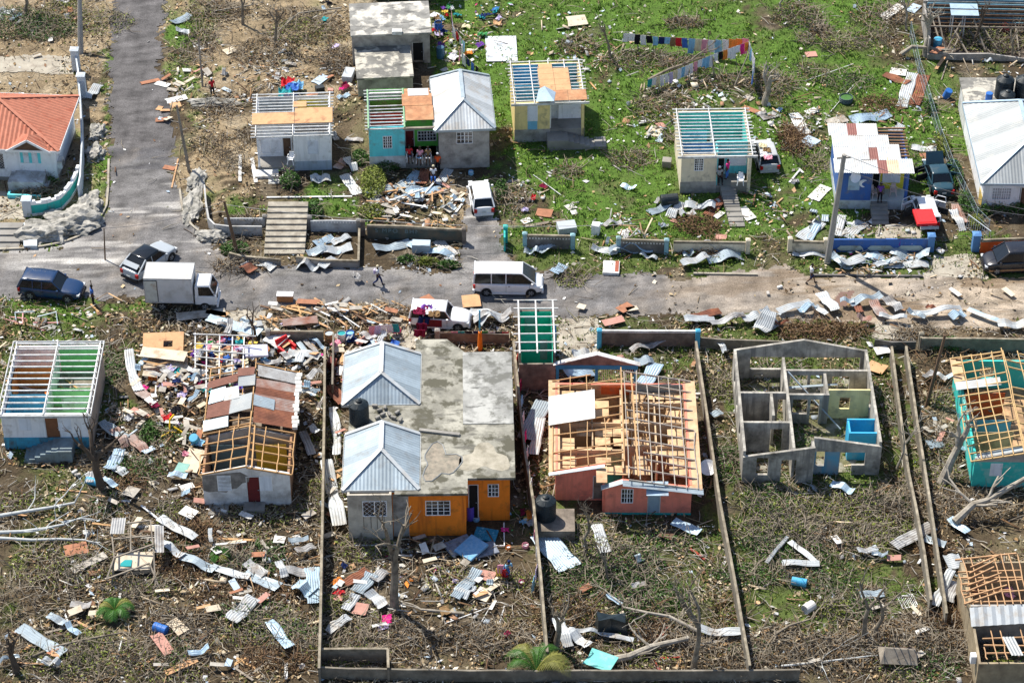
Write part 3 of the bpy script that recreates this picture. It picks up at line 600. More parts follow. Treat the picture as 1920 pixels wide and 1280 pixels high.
for i in range(n):
    a=-.05+(yb+.05)*i/n; b=-.05+(yb+.05)*(i+1)/n; off=i*.05; s.box(sx+off,sx+off+1.15,b,a,0,ph*(n-i)/n)
f.part('front_steps',s,CONC)

# -- blue house with patchwork roof
f=Frame((1567,391),(1697,388),322,BL=(1528,243),name='blue_house',ang=-.02); H=f.h; fbl=f
tag(f.e,'deep blue house with yellow porch and patchwork of white and red roof sheets','house'); landmark(1630,320,'the blue house')
xp=f.onF(1633,360)[0]; pd=1.5; ph=.85; w0=f.wbox(1592,331,1611,355)
mb=MB(); mb.wall((0,0),(xp,0),0,H,t,[w0]); mb.wall((0,f.d-t),(0,t),0,H,t,[(2,3,1.5,2.4)]); mb.wall((f.w,f.d),(0,f.d),0,H,t); mb.wall((f.w,pd),(f.w,f.d-t),0,H,t); mb.wall((f.w-.22,0),(f.w,0),0,H,.22); f.part('wall',mb,NAVY)
mb=MB(); ww=f.wbox(1656,320,1687,341,pd); dd=f.wbox(1636,321,1648,362,pd); mb.wall((xp,pd),(f.w-.15,pd),ph,H,t,[(dd[0]-xp,dd[1]-xp,ph,dd[3]),(ww[0]-xp,min(ww[1],f.w-.3)-xp,ww[2],ww[3])]); f.part('porch_wall',mb,YEL)
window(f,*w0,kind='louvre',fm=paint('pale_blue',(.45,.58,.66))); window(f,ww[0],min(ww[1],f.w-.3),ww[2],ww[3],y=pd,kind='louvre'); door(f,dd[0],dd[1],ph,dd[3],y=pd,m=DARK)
zp=f.onF(1590,374)[1]; mb=MB(); mb.box(-.03,xp+.02,-.03,-.004,0,.8); mb.box(-.03,-.004,0,f.d,0,.8); f.part('plinth',mb,paint('plinth_grey',(.50,.55,.57))); mb=MB(); mb.box(xp+.02,f.w+.05,-.05,pd,0,ph); f.part('porch_floor',mb,paint('plinth_grey'))
floorslab(f,z=.8,y0=pd+.2); panel(f,'interior_wall',TIN,(f.w*.5,f.d-.8),(f.w-.2,f.d-.8),0,H-.2)
rafters(f,'rafter',f.w*.52,f.w+.2,f.d-3.6,f.d+.1,H+.0,H+.1,10,mat('rafter_brown',(.30,.17,.09)),w=.09,h=.13)
# patchwork sheets
tiles=[(-.5,1.1,4.9,6.6,'w'),(1.1,1.9,4.9,6.6,'r'),(1.9,3.6,4.9,6.6,'g'),(-.3,1.0,3.2,4.95,'w'),(1.0,2.4,3.2,4.95,'g'),(2.4,4.4,3.2,4.95,'w'),(-.3,1.0,1.4,3.25,'g'),(1.0,2.6,1.4,3.25,'w'),(2.6,3.4,1.4,3.25,'r'),(3.4,4.2,1.4,3.25,'w'),(4.2,5.2,1.4,3.6,'g'),(-.4,1.8,-.5,1.45,'w'),(1.8,3.2,-.5,1.45,'w'),(3.2,4.0,-.5,1.9,'r'),(4.0,5.0,-.5,1.7,'t'),(5.0,6.1,-.5,1.5,'w')]
sxk=(f.w+.7)/6.6; syk=(f.d+.7)/7.1
for i,(a,b,c,d_,k) in enumerate(tiles):
    mb=MB(); zz=lambda y: H+.2+ .012*(i%4)+y*.03
    a*=sxk;b*=sxk;c*=syk;d_*=syk; mb.corr((a,c,zz(c)),(b+.05,c,zz(c)),(0,d_-c+.08,.05),pitch=.16,amp=.012)
    f.part('roof_sheet',mb,{'w':ZINCW,'g':mat('zinc_grey',(.55,.55,.53),.6,.15,1.3,(.4,.38,.34),.3),'r':mat('sheet_red',(.24,.095,.08),.7,.2,2),'t':mat('sheet_tan',(.60,.48,.33),.7,.2,2)}[k])
mb=MB(); mb.lathe([(.02,0),(.25,.05),(.42,.16),(.44,.18),(.25,.08),(.0,.04)],18,Matrix.Translation((f.onF(1597,324)[0]+.2,-.3,H-.25))@Matrix.Rotation(R(65),4,'X')@Matrix.Rotation(R(20),4,'Y')); o=f.part('satellite_dish',mb,WHITE); mb=MB(); mb.beam((f.onF(1597,324)[0]+.2,0,H-.6),(f.onF(1597,324)[0]+.2,-.3,H-.25),.05,.05); mb.build('dish_arm',CONCD,o)
mb=MB(); a=f.onF(1624,344); mb.tube([(a[0]+math.cos(x)*.32-.1,-.03,a[1]+math.sin(x)*.30) for x in [i*.35+1.2 for i in range(11)]],[.03,.06,.1,.13,.13,.12,.1,.09,.08,.06,.03],6); f.part('crescent_ornament',mb,WHITE)
s=MB()
for i in range(5): s.box(xp+.05,xp+1.3,-.5-.42*(i+1)+.42,-.05-.42*i+.0,0,ph*(5-i)/5.5)
f.part('front_steps',s,CONC)

# -- white house at right with zinc hip roof and rear slab
f=Frame((1839,394),(2020,400),340,BL=(1797,198),name='white_right',ang=-.05); H=f.h
tag(f.e,'large white house with hipped grey zinc roof and flat rear slab','house'); landmark(1880,300,'the large white house')
w0=f.wbox(1861,353,1895,373); w1=f.wbox(1911,352,1930,390)
f.d=f.d+.2; four_walls(f,'wall',WHITE,F=[w0,(w1[0],w1[1],.1,w1[3])],Lf=[(2,3.2,1.6,2.6)]); window(f,*w0,nx=8,nz=4,gm=mat('curtain',(.5,.5,.52),.9)); door(f,w1[0]+.1,w1[1],.1,w1[3],m=WOODD)
hip_roof(f,-.3,f.w+.3,-.3,f.d+.2,H,1.8,3.6,2.4,ZINCG if 0 else mat('zinc_soft',(.31,.335,.35),.55,.1,1.0,(.42,.42,.40),.3,.8,metal=.1,fine=8),ZINCB,pitch=.24)
mb=MB(); fd=f.onS(1790,197,-.1)[0]; mb.wall((0,f.d+3.6),(0,f.d+.1),0,H,t); mb.wall((f.w,f.d+3.6),(0,f.d+3.6),0,H,t); f.part('rear_wall',mb,WHITE2); mb=MB(); mb.box(-.15,f.w,f.d+.25,f.d+3.8,H-.1,H+.1); rs=f.part('rear_slab',mb,SLABD); ftank=f
mb=MB(); mb.box(-.03,-.004,.0,1.4,0,1.2); f.part('wall_stain',mb,paint('ochre_wash',(.62,.45,.12)))
# ---- wrecked building top right
f=Frame((1738,112),(1990,112),70,BL=(1735,0),name='top_right',ang=-.03); H=f.h
tag(f.e,'collapsed roofless building with dark timbers in the top right corner','building'); landmark(1830,70,'the collapsed top right building')
mb=MB(); mb.wall((0,f.d-t),(0,t),0,H*.9,t); mb.wall((f.w,f.d),(0,f.d),0,H,t,[(3,4,1,2)]); f.part('wall',mb,GREYW); mb=MB(); mb.wall((0,0),(f.w,0),0,[(0,.5),(5,.7),(8,.3),(f.w,.5)],t); f.part('broken_wall',mb,GREYW)
for y in (f.d-.5,f.d-1.5):
    mb=MB()
    for i in range(6): mb.box(.3+.0,f.w,y-.12+i*.02,y-.06+i*.02,.3+i*.42,.5+i*.42)
    f.part('plank_wall',mb,WOODD if y<f.d-1 else mat('planks_blue',(.16,.34,.45),.8,.2))
mb=MB()
for i in range(9): a=rnd.uniform(1,f.w-1); mb.beam((a,rnd.uniform(.3,1),rnd.uniform(0,.5)),(a+rnd.uniform(-2,2),rnd.uniform(2.5,4.5),rnd.uniform(1,2.4)),.1,.12)
for i in range(4): mb.beam((.2,1+i*1.1,H*.9),(f.w,1+i*1.1,H*.9+.1),.08,.12) if i in(1,) else None
f.part('fallen_beam',mb,WOODG); mb=MB()
for x in (3.0,4.0): mb.beam((x-.8,3.0,0),(x-.8,3.0,2.6),.09,.09)
for x in (3.0,4.0): mb.beam((x-.8,4.2,0),(x-.8,4.2,2.6),.09,.09)
f.part('frame_post',mb,WOODW); mb=MB(); mb.box(2.0,4.3,2.8,3.7,2.6,2.66); mb.box(2.0,4.3,3.75,4.5,2.7,2.76); f.part('awning_sheet',mb,ZINCB)
struct_mb=MB(); struct_mb.box(.2,f.w,.2,f.d-.2,-.02,.06); f.part('floor_slab',struct_mb,mat('dark_floor',(.10,.075,.06),.95,.5,1.5,(.3,.25,.2),.4,1.5))

# ================================================================ lower row
# -- roofless white and blue house, left
f=Frame((11,841),(172,848),777,BL=(27,646),name='left_house',ang=-.0); H=f.h; f.d-=.1
tag(f.e,'roofless white house with bright blue base and green and orange rooms','house'); landmark(100,740,'the white and blue roofless house')
w0=f.wbox(35,779,57,805); w1=f.wbox(110,781,133,805); dd=f.wbox(86,780,111,822)
four_walls(f,'wall',WHITE,F=[w0,w1,(dd[0],dd[1],.9,dd[3])],B=[(2,3,1.6,2.6)],Lf=()); window(f,*w0,kind='louvre'); window(f,*w1,kind='louvre'); door(f,dd[0],dd[1],.9,dd[3],m=mat('door_brown',(.22,.09,.04)))
mb=MB(); mb.box(-.03,f.w+.0,-.03,-.004,0,1.0); f.part('plinth',mb,paint('base_blue',(.05,.40,.60),(.08,.08,.08),da=.75)); mb=MB(); mb.box(f.w+.004,f.w+.03,0,f.d,0,f.h-.1); f.part('side_render',mb,paint('tan',(.42,.33,.26),da=.5))
w=f.w; D=f.d; GI=mat('interior_green',(.26,.66,.27),.8,.12); OI=mat('interior_orange',(.58,.20,.04),.8,.12)
for m_,a,b,hh in ((GI,(w*.5,D-.2),(w-.2,D-.2),H-.1),(GI,(w*.5,D*.45),(w-.2,D*.45),H-.5),(GI,(w*.55,D*.08+.3),(w-.2,D*.08+.3),H-.4),(OI,(.2,D*.72),(w*.48,D*.72),H-.2),(OI,(.25,D*.45),(.25,D*.72),H-.2),(BLUEP,(.2,D*.33),(w*.48,D*.33),H-.3),(BLUEP,(.25,.3),(.25,D*.33),H-.3),(WHITE,(w*.62,D*.35),(w-.3,D*.35),H-.8),(WHITE,(w*.49,.3),(w*.49,D-.3),H-.2),(GI,(w-.18,.3),(w-.18,D-.3),H-.2)): panel(f,'interior_wall',m_,a,b,0,hh)
floorslab(f,z=.9); rafters(f,'rafter',-.1,w+.1,-.15,D+.1,H+.06,H+.1,13,WOODW,w=.08,h=.09); stringers(f,'purlin',(.05,w*.49,w-.05),-.2,D+.15,H+.14,H+.18,WOODW)
mb=MB(); mb.beam((-.2,-.25,H-.02),(w+.2,-.25,H-.02),.05,.2); mb.beam((-.2,D+.2,H+.12),(w+.2,D+.2,H+.12),.05,.2); mb.beam((-.2,-.2,H+.1),(-.2,D+.2,H+.14),.05,.2); mb.beam((w+.2,-.2,H+.1),(w+.2,D+.2,H+.14),.05,.2); f.part('fascia',mb,WOODW)
s=MB(); a=f.onF(108,850,-1.2)[0]
for i in range(6): s.box(a-.38*(i+1),a-.38*i,-1.5,-.05,0,.95*(6-i)/6)
s.box(a,a+1.0,-1.5,-.05,0,.98); f.part('side_steps',s,paint('steps_blue',(.25,.33,.36),(.10,.10,.10),da=.9))

# -- plywood shack
f=Frame((270,704),(352,702),690,BL=(268,640),name='shack'); H=max(f.h,.55)
tag(f.e,'flattened plywood shack with a tan wall lying on a concrete base','shack'); landmark(310,680,'the flattened plywood shack')
mb=MB(); mb.box(0,f.w,0,f.d*.45,0,H); f.part('base',mb,mat('base_pale',(.50,.44,.36),.9,.2,1.5,(.3,.2,.12),.4,1.2)); D=f.d
mb=MB(); o3=(1.35,2.0,D*.62,D*.82)
for (a,b,c,d_) in ((-.1,1.35,D*.45,D+.3),(2.0,f.w-.3,D*.45,D+.3),(1.35,2.0,D*.45,D*.62),(1.35,2.0,D*.82,D+.3)): 
    mb.hexa([(a,c,H+.0+(c/D)*.4),(b,c,H+(c/D)*.4),(b,d_,H+(d_/D)*.4),(a,d_,H+(d_/D)*.4),(a,c,H+.08+(c/D)*.4),(b,c,H+.08+(c/D)*.4),(b,d_,H+.08+(d_/D)*.4),(a,d_,H+.08+(d_/D)*.4)])
f.part('fallen_wall',mb,PLY); mb=MB(); mb.box(.1,f.w-.4,.4,D,.0,H-.02) ; 
mb=MB()
for i in range(10): x=rnd.uniform(0,f.w); y=rnd.uniform(0,D*.5); a=rnd.uniform(0,PI); mb.beam((x,y,H+.05+.02*i),(x+math.cos(a)*1.3,y+math.sin(a)*.8,H+.08+.02*i),.1,.04)
f.part('loose_board',mb,WOOD)

# -- rusty roofed long house with clothes
f=Frame((384,948),(546,952),888,BL=(383,812),name='rusty_house',ang=0.0); H=f.h; w=f.w; D=f.d
tag(f.e,'long wrecked house with rusty brown patchwork roof and bare rafters','house'); landmark(470,820,'the rusty patchwork roofed house')
Dl=f.L(487,690,H+.5)[1]-.2; rx=w*.52; RZ=.75
w0=f.wbox(409,892,432,918); w1=f.wbox(488,894,509,918); dd=f.wbox(464,894,487,940)
mb=MB(); mb.wall((0,0),(w,0),0,[(0,H-.1),(rx,H+RZ-.15),(w,H-.1)],t,[w0,w1,(dd[0],dd[1],.25,dd[3])]); f.part('wall',mb,paint('whitewash',(.80,.80,.80),(.30,.28,.26),da=.6))
mb=MB(); mb.wall((w,t),(w,Dl),0,H-.1,t); f.part('side_wall',mb,mat('side_orange',(.40,.20,.10),.9,.25,2,(.2,.18,.15),.5)); mb=MB(); mb.wall((0,Dl),(0,t),0,H-.1,t); f.part('side_wall',mb,mat('side_orange')); mb=MB(); mb.wall((t,D-.3),(w-t,D-.3),0,[(0,H-.1),(rx-t,H+RZ-.1),(w-2*t,H-.1)],t); f.part('cross_wall',mb,GREYW); mb=MB(); mb.wall((0,Dl+.2),(w,Dl+.2),0,[(0,H-.2),(rx,H+.3),(w,H-.4)],t,[(1,2,1,2)]); f.part('cross_wall',mb,GREYW)
panel(f,'interior_wall',mat('interior_yellow',(.50,.34,.03),.8,.15),(rx+.3,D-.8),(w-.4,D-.8),0,H-.4); panel(f,'interior_wall',mat('interior_slate',(.10,.16,.18),.8,.15),(.3,D-.8),(rx-.4,D-.8),0,H-.4)
floorslab(f,z=.15,m=mat('dark_floor'),y1=Dl)
mb=MB(); a0=f.w; P_=[(.0,H-.15),(.0,1.35),(.35,1.2),(.9,1.25),(1.5,1.15),(1.75,1.45),(2.2,1.5),(2.6,1.95),(3.0,2.05),(3.1,H-.3),(2.5,H+.12),(1.4,H-.0)]
mb.f.append(tuple(range(len(P_)))); mb.m.append(0); mb.v=[(x+.01,-.004,z) for x,z in P_]; f.part('exposed_block',mb,mat('exposed_block_grey',(.27,.25,.23),.95,.3,2,(.12,.11,.10),.5,1.5))
window(f,*w0,kind='louvre'); window(f,*w1,kind='louvre'); door(f,dd[0],dd[1],.25,dd[3],m=mat('door_maroon'))
def slopeframe(f,nm,m,xe,xr,z,rz,y0,y1,nr,npur,wr=.07,hr=.1,drop=0,jit=.03,seed=1):
    q=random.Random(seed); mb=MB(); jit*=1.6
    for i in range(nr):
        if q.random()<drop: continue
        y=y0+(y1-y0)*i/max(1,nr-1)+q.uniform(-jit,jit); k=q.uniform(.45,.8) if q.random()<.10 else 1.0; mb.beam((xe,y,z+q.uniform(-.05,.02)),(xe+(xr-xe)*k,y+q.uniform(-jit,jit)*2,z+rz*k+q.uniform(-.06,.02)),wr*q.uniform(.8,1.2),hr)
    f.part(nm,mb,m); mb=MB()
    for j in range(npur):
        if q.random()<drop*.6: continue
        k=j/max(1,npur-1); x=xe+(xr-xe)*k; a=y0-.1+q.uniform(-.1,.1); b=y1+.1+q.uniform(-.2,.1)
        
        if q.random()<.22: b=a+(b-a)*q.uniform(.4,.85)
        nsg=4; pv=(x,a,z+rz*k+.09)
        for s5 in range(1,nsg+1): nx5=(x+q.uniform(-.07,.07),a+(b-a)*s5/nsg,z+rz*k+.09+q.uniform(-.05,.03)); mb.beam(pv,nx5,wr*.85,.05); pv=nx5
    f.part('purlin',mb,m)
slopeframe(f,'rafter',WOOD,-.2,rx,H,RZ,-.15,D-.2,5,4,seed=3); slopeframe(f,'rafter',WOOD,w+.2,rx,H,RZ,-.15,D-.2,6,4,seed=4)
mb=MB(); mb.beam((rx,-.3,H+RZ+.08),(rx,Dl,H+RZ+.08),.07,.16); mb.beam((rx+.35,-.3,H+RZ-.02),(rx+.3,D,H+RZ-.02),.09,.1); f.part('ridge_beam',mb,WOOD)
slopeframe(f,'rafter',WOOD,-.25,rx,H,RZ,D,Dl+.8,10,5,drop=.1,seed=5); slopeframe(f,'rafter',WOOD,w+.15,rx,H,RZ,Dl*.82,Dl+.3,4,4,seed=6)
def rsheet(x0,x1,y0,y1,m,lift=.14,side=1,tilt=0):
    xe=(w+.25) if side>0 else -.35
    def z(x): return H+RZ*(1-abs(x-rx)/abs(xe-rx))+lift
    mb=MB(); j=lambda s_=.10: rnd.uniform(-s_,s_); mb.corr((x0+j(),y1+j(),z(x0)+abs(j(.12))),(x0+j(),y0+j(),z(x0)+abs(j(.12))) ,(x1-x0,j(.25),z(x1)-z(x0)+tilt+j(.06)),pitch=.15,amp=.016); f.part('roof_sheet',mb,m)
yy=D; L_=Dl-D
for k,(a,b,m_) in enumerate(((.02,.28,RUST),(.26,.47,RUST2),(.40,.62,RUST),(.60,.80,RUST2),(.80,.97,ZINCG))):
    y0=yy+L_*a*.98; y1=yy+L_*b; rsheet(w+.2,rx+.15,y0,y1,m_,lift=.12+.012*k)
rsheet(w*.78,rx+.1,yy+L_*.26,yy+L_*.42,ZINC,lift=.2); 
for k,(xa,xb,a,b,m_) in enumerate(((-.3,1.4,.0,.2,ZINC),(-.1,1.5,.2,.46,mat('sheet_brown',(.20,.085,.06),.75,.2,2)),(1.5,3.0,.18,.5,mat('zinc_soft')),(.9,2.0,.46,.66,ZINCW),(0.0,1.0,.44,.7,ZINCB),(-.3,1.8,.72,.86,mat('sheet_brown')),(1.8,3.1,.66,.84,mat('zinc_soft')),(1.8,3.1,.84,.98,mat('sheet_brown')))):
    rsheet(xa,min(xb,rx),yy+L_*a,yy+L_*b,m_,lift=.15+.012*k,side=-1,tilt=.0)
mb=MB(); rb=random.Random(9)
for i in range(14): y=yy+L_*(i+.2)/14.5; mb.box(w+.0+rb.uniform(-.08,.1),w+.36+rb.uniform(-.1,.1),y,y+.34,H+.16,H+.38)
f.part('loose_blocks',mb,FOAM)
mb=MB(); mb.box(.3,1.6,-1.0,-.05,0,.12); f.part('paving_pad',mb,CONC); mb=MB(); mb.box(2.6,4.0,-.9,-.05,0,.35); f.part('door_step',mb,CONC)

# -- wreck frame strewn with clothes, behind
e=empty('wrecked_frame',G(372,742)); o_=e.location; q=random.Random(4)
tag(e,'leaning pale timber roof grid over a heap of clothes','wreck')
mb=MB()
for x0,y0,x1,y1 in ((366,624,366,690),(388,630,386,745),(412,630,410,735),(436,630,434,720),(458,630,455,700)): mb.beam(G(x0,y0,1.9)-o_,G(x1,y1,1.5)-o_,.08,.09)
mb.build('rafter',WOODW,e); mb=MB()
for k,(x0,y0,x1,y1) in enumerate(((362,626,480,630),(364,644,470,648),(364,655,475,664),(366,668,440,676),(365,682,420,692),(376,712,480,690),(378,728,478,712))): mb.beam(G(x0,y0,2.0-.06*k)-o_,G(x1,y1,1.95-.06*k)-o_,.06,.07)
mb.build('purlin',WOODW,e); mb=MB()
for x,y in ((366,640),(388,740),(436,700),(475,650)): p=G(x,y,0)-o_; mb.beam(p,p+Vector((0,0,1.8)),.1,.1,up=Vector((0,1,0)))
mb.build('frame_post',WOODG,e)
mb=MB(); A=G(366,700,0)-o_; mb.box(A.x,A.x+4.2,A.y,A.y+3.4,.0,.12); mb.build('floor_board',mat('dark_floor'),e)

# -- orange house with slab roof and two hip roofs
f=Frame((655,1013),(956,1010),925,BL=(651,662),name='orange_house',ang=0.0); H=f.h; w=f.w; fo=f
tag(f.e,'bright orange house with grey concrete slab roof and two zinc hipped roofs','house'); landmark(830,800,'the orange house')
D=f.d; yc=0.0; xo=f.onF(766,960,0)[0]; yo=f.L(800,1004)[1]; xo2=f.onF(874,960,yo)[0]; yr=f.L(920,975)[1]; xr=f.onF(956,930,yr)[0]
print('orange',xo,yo,xo2,yr,xr,w)
zs=zat(G(820,1004),924); zs2=zat(G(920,975),893); print('slab h',zs,zs2); 
Hs=(zs+zs2)/2
xc=f.onF(735,960,0)[0]; w0=f.wbox(681,940,724,966)
mb=MB(); mb.wall((0,0),(xc,0),0,Hs+.16,t,[w0]); mb.wall((0,D-t),(0,t),0,[(0,Hs-.01),(D-2*t-2.7,Hs-.01),(D-2*t-2.69,Hs+.16),(D-2*t,Hs+.16)],t); mb.wall((xc,t),(xc,yo),0,Hs+.16,t) if yo>t else None; f.part('wall',mb,paint('bare_render',(.60,.55,.46),(.25,.22,.18),da=.6)); window(f,*w0,kind='mesh')
mb=MB(); wo=f.wbox(799,939,843,964,yo); mb.wall((xc+.02,yo),(xo2,yo),0,Hs,t,[(wo[0]-xc,wo[1]-xc,wo[2],wo[3])]); wr=f.wbox(916,908,934,929,yr); dd=f.wbox(886,908,897,955,yr)
mb.wall((xo2,yo+t),(xo2,yr),0,Hs,t); mb.wall((xo2,yr),(xr,yr),0,Hs,t,[(wr[0]-xo2,wr[1]-xo2,wr[2],wr[3]),(.15,dd[1]-xo2,.1,dd[3])]); mb.wall((xr,yr+t),(xr,D-t),0,Hs,t); mb.wall((xr,D),(0,D),0,Hs,t); f.part('orange_wall',mb,ORANGE)
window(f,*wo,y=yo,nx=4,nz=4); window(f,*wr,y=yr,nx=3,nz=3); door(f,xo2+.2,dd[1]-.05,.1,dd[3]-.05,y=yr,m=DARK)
mb=MB(); mb.box(xc+.05,xo-.0,yo-.01,yo-.004,0,.0+Hs-.1); f.part('unpainted_strip',mb,GREYW)
ysl=yo-.35; mb=MB(); poly=[(-.12,yc+2.6),(xc+.2,yc+2.6),(xc+.2,ysl),(xo2+.12,ysl),(xo2+.12,yr-.3),(xr+.35,yr-.3),(xr+.35,D+.1),(f.L(872,664,Hs+.2)[0],D+.1),(f.L(838,644,Hs+.2)[0],D+1.6),(f.L(780,644,Hs+.2)[0],D+1.6),(f.L(778,662,Hs+.2)[0],D+.1),(-.12,D+.1)]
mb.prism(poly,Hs+.001,Hs+.19); sl=f.part('roof_slab',mb,mat('slab_light',(.27,.26,.22),.92,.3,1.2,(.095,.09,.065),.95,.75,bump=.3,fine=10,hard=.52))
px0=f.L(790,660,Hs+.2)[0]; mb=MB(); a=f.L(868,795,Hs+.2); mb.box(a[0],xr+.33,a[1],D+.08,Hs+.194,Hs+.235); f.part('slab_topping',mb,mat('slab_screed',(.29,.29,.275),.9,.25,1.2,(.15,.15,.135),.75,.8,bump=.2,fine=10,hard=.535))
for (cx,cy,rx_,ry,m_) in ((825,866,1.15,1.6,mat('pond_stain',(.15,.14,.11),.6,.5,1.6,(.40,.33,.25),.7,1.4)),(908,860,1.6,1.2,mat('pond_pale',(.20,.18,.13),.9,.4,1.8,(.48,.44,.36),.9,1.2))):
    p=f.L(cx,cy,Hs+.2); mb=MB(); n=26; k=[1+.28*math.sin(3*i*2*PI/n+cx)+.15*math.sin(5*i*2*PI/n) for i in range(n)]
    mb.prism([(p[0]+math.cos(i*2*PI/n)*rx_*k[i],p[1]+math.sin(i*2*PI/n)*ry*k[i]) for i in range(n)],Hs+.191,Hs+.2)
    f.part('water_stain',mb,m_)
    mb=MB(); mb.tube([(p[0]+math.cos(i*2*PI/n)*rx_*k[i%n],p[1]+math.sin(i*2*PI/n)*ry*k[i%n],Hs+.2) for i in range(n+1)],.05,5); f.part('puddle_rim',mb,mat('rim_grey',(.24,.25,.25),.6)) if cx<900 else None
z=Hs+.22
a=f.L(643,919,z); b=f.L(786,918,z); c=f.L(637,815,z); e=f.L(711,841,z+1.3)
hip_roof(f,a[0]-.05,b[0],a[1],c[1],z,1.3,e[1]-a[1],.25,ZINC,ZINCW,pitch=.24)
a=f.L(641,759,z); b=f.L(786,759,z); c=f.L(652,665,z); e=f.L(715,698,z+1.3)
hip_roof(f,a[0],b[0]+.05,a[1],c[1],z,1.3,e[1]-a[1],.35,ZINC,ZINCW,pitch=.24)
mb=MB(); mb.box(a[0]+.2,b[0]-.2,a[1]+.2,c[1]-.2,Hs+.19,z-.15); f.part('roof_upstand',mb,GREYW)
mb=MB(); a=f.L(786,807,Hs+.2); b=f.L(862,816,Hs+.2); mb.beam((a[0],a[1],Hs+.27),(b[0],b[1],Hs+.27),.25,.14); f.part('slab_kerb',mb,CONC)
mb=MB(); mb.tube([(.3,-.6,.12),(xc+.4,-.6,.12)],.05,8); f.part('drain_pipe',mb,WHITE); mb=MB(); mb.tube([(xo2+.4,yr-2.6,.12),(xr-.4,yr-2.6,.12),(xr-.4,yr-.4,.12)],.05,8); f.part('drain_pipe',mb,WHITE)
mb=MB(); 
for u in (w0[0]-.02,w0[0]+.45,w0[0]+.85,w0[0]+1.3): mb.box(u,u+.035,-.012,-.003,w0[2]-1.0-.2*(u%1),w0[2]-.05)
f.part('rust_drip',mb,mat('drip',(.08,.07,.06)))

# -- small green washroom
f=Frame((973,733),(1041,733),664,BL=(966,581),name='washroom'); H=f.h
tag(f.e,'narrow roofless concrete block room with bright green inside walls','outbuilding'); landmark(1005,640,'the green-walled washroom')
mb=MB(); mb.wall((0,0),(f.w,0),0,H-.9,t); mb.wall((f.w,t),(f.w,f.d-t),0,[(0,H-.9),(.5,H),(f.d-2*t,H)],t); mb.wall((f.w,f.d),(0,f.d),0,H,t); mb.wall((0,f.d-t),(0,t),0,[(0,H),(f.d-2*t-.5,H),(f.d-2*t,H-.9)],t); f.part('wall',mb,BLOCK)
GW=mat('wet_green',(.03,.55,.38),.6,.15,2)
for a,b in (((.16,f.d-.2),(f.w-.16,f.d-.2)),((.18,.2),(.18,f.d-.2)),((f.w-.18,.2),(f.w-.18,f.d-.2)),((.2,f.d*.45),(f.w-.2,f.d*.45))): panel(f,'interior_wall',GW,a,b,0,H-.05)
mb=MB(); mb.box(.5,f.w-1.2,f.d-.24,f.d-.225,.4,H-.5); f.part('wet_panel',mb,mat('grey_door',(.30,.34,.33))); mb=MB(); mb.box(f.w-1.0,f.w-.5,f.d*.45-.02,f.d*.45-.005,1,H-.5); f.part('wet_panel',mb,mat('grey_door',(.30,.34,.33)))
rafters(f,'rafter',-.3,f.w+.3,.3,f.d+.6,H+.06,H+.4,7,WOODW,w=.07,h=.08); stringers(f,'purlin',(0.05,f.w*.5,f.w-.05),.0,f.d+.5,H+.1,H+.45,WOODW,w=.1); floorslab(f,z=.3,m=mat('dark_floor'))
mb=MB(); mb.box(f.w+.01,f.w+.2,f.d-1.2,f.d-.2,0,2.0); f.part('blue_jamb',mb,BLUEP)

# -- pink house with roof frame
f=Frame((1041,937),(1295,965),889,BL=(1031,722),name='pink_house',ang=-.03); H=f.h; w=f.w; fp=f
tag(f.e,'salmon pink house whose roof is a bare grid of new rafters','house'); landmark(1170,810,'the pink house')
y2=f.L(1215,964)[1]; x2=f.onF(1134,950,y2)[0]; D=f.d; x3=f.onF(1296,940,y2)[0]; hh=zat(G(1296,965),912); print('pink',y2,x2,x3,hh)
H=min(max(hh,2.4),3.0); RZ=.95
w0=f.wbox(1166,917,1186,941,y2); dd=f.wbox(1216,908,1237,958,y2); d2=f.wbox(1113,893,1131,942,0)
mb=MB(); xr=(x2+x3)/2-.3; mb.wall((0,0),(x2,0),0,[(0,H),(x2,H+.7)],t,[(d2[0],d2[1],.1,d2[3])]); mb.wall((x2,t),(x2,y2),0,H,t) if y2>t else mb.wall((x2,y2+t),(x2,0),0,H,t)
mb.wall((x2,y2),(x3,y2),0,[(0,H),(1.1,H+.5),(x3-x2,H-.1)],t,[(w0[0]-x2,w0[1]-x2,w0[2],w0[3]),(dd[0]-x2,dd[1]-x2,.15,dd[3])]); mb.wall((x3,y2+t),(x3,D-t),0,H,t); mb.wall((x3,D),(0,D),0,H,t,[(2,3,1,2)]); mb.wall((0,D-t),(0,t),0,H,t); f.part('wall',mb,PINK)
mb=MB(); mb.box(x2-.02,x3+.02,y2-.03,y2-.004,0,.16); f.part('plinth',mb,TEAL)
window(f,*w0,y=y2,nx=4,nz=3); door(f,dd[0],dd[1],.15,dd[3],y=y2,m=ZINCB); door(f,d2[0],d2[1],.1,d2[3],m=WOODG)
mb=MB(); mb.hexa([(dd[0]-.2,y2-1.0,dd[3]-.1),(dd[1]+.5,y2-1.0,dd[3]-.1),(dd[1]+.5,y2,dd[3]+.25),(dd[0]-.2,y2,dd[3]+.25),(dd[0]-.2,y2-1.0,dd[3]-.07),(dd[1]+.5,y2-1.0,dd[3]-.07),(dd[1]+.5,y2,dd[3]+.28),(dd[0]-.2,y2,dd[3]+.28)]); f.part('door_canopy',mb,ZINCB)
rx=f.L(1168,800,H+RZ)[0]; rx=min(max(rx,w*.42),w*.56)
CI=mat('interior_cream',(.62,.45,.28),.85,.15,1.5,(.25,.14,.08),.4)
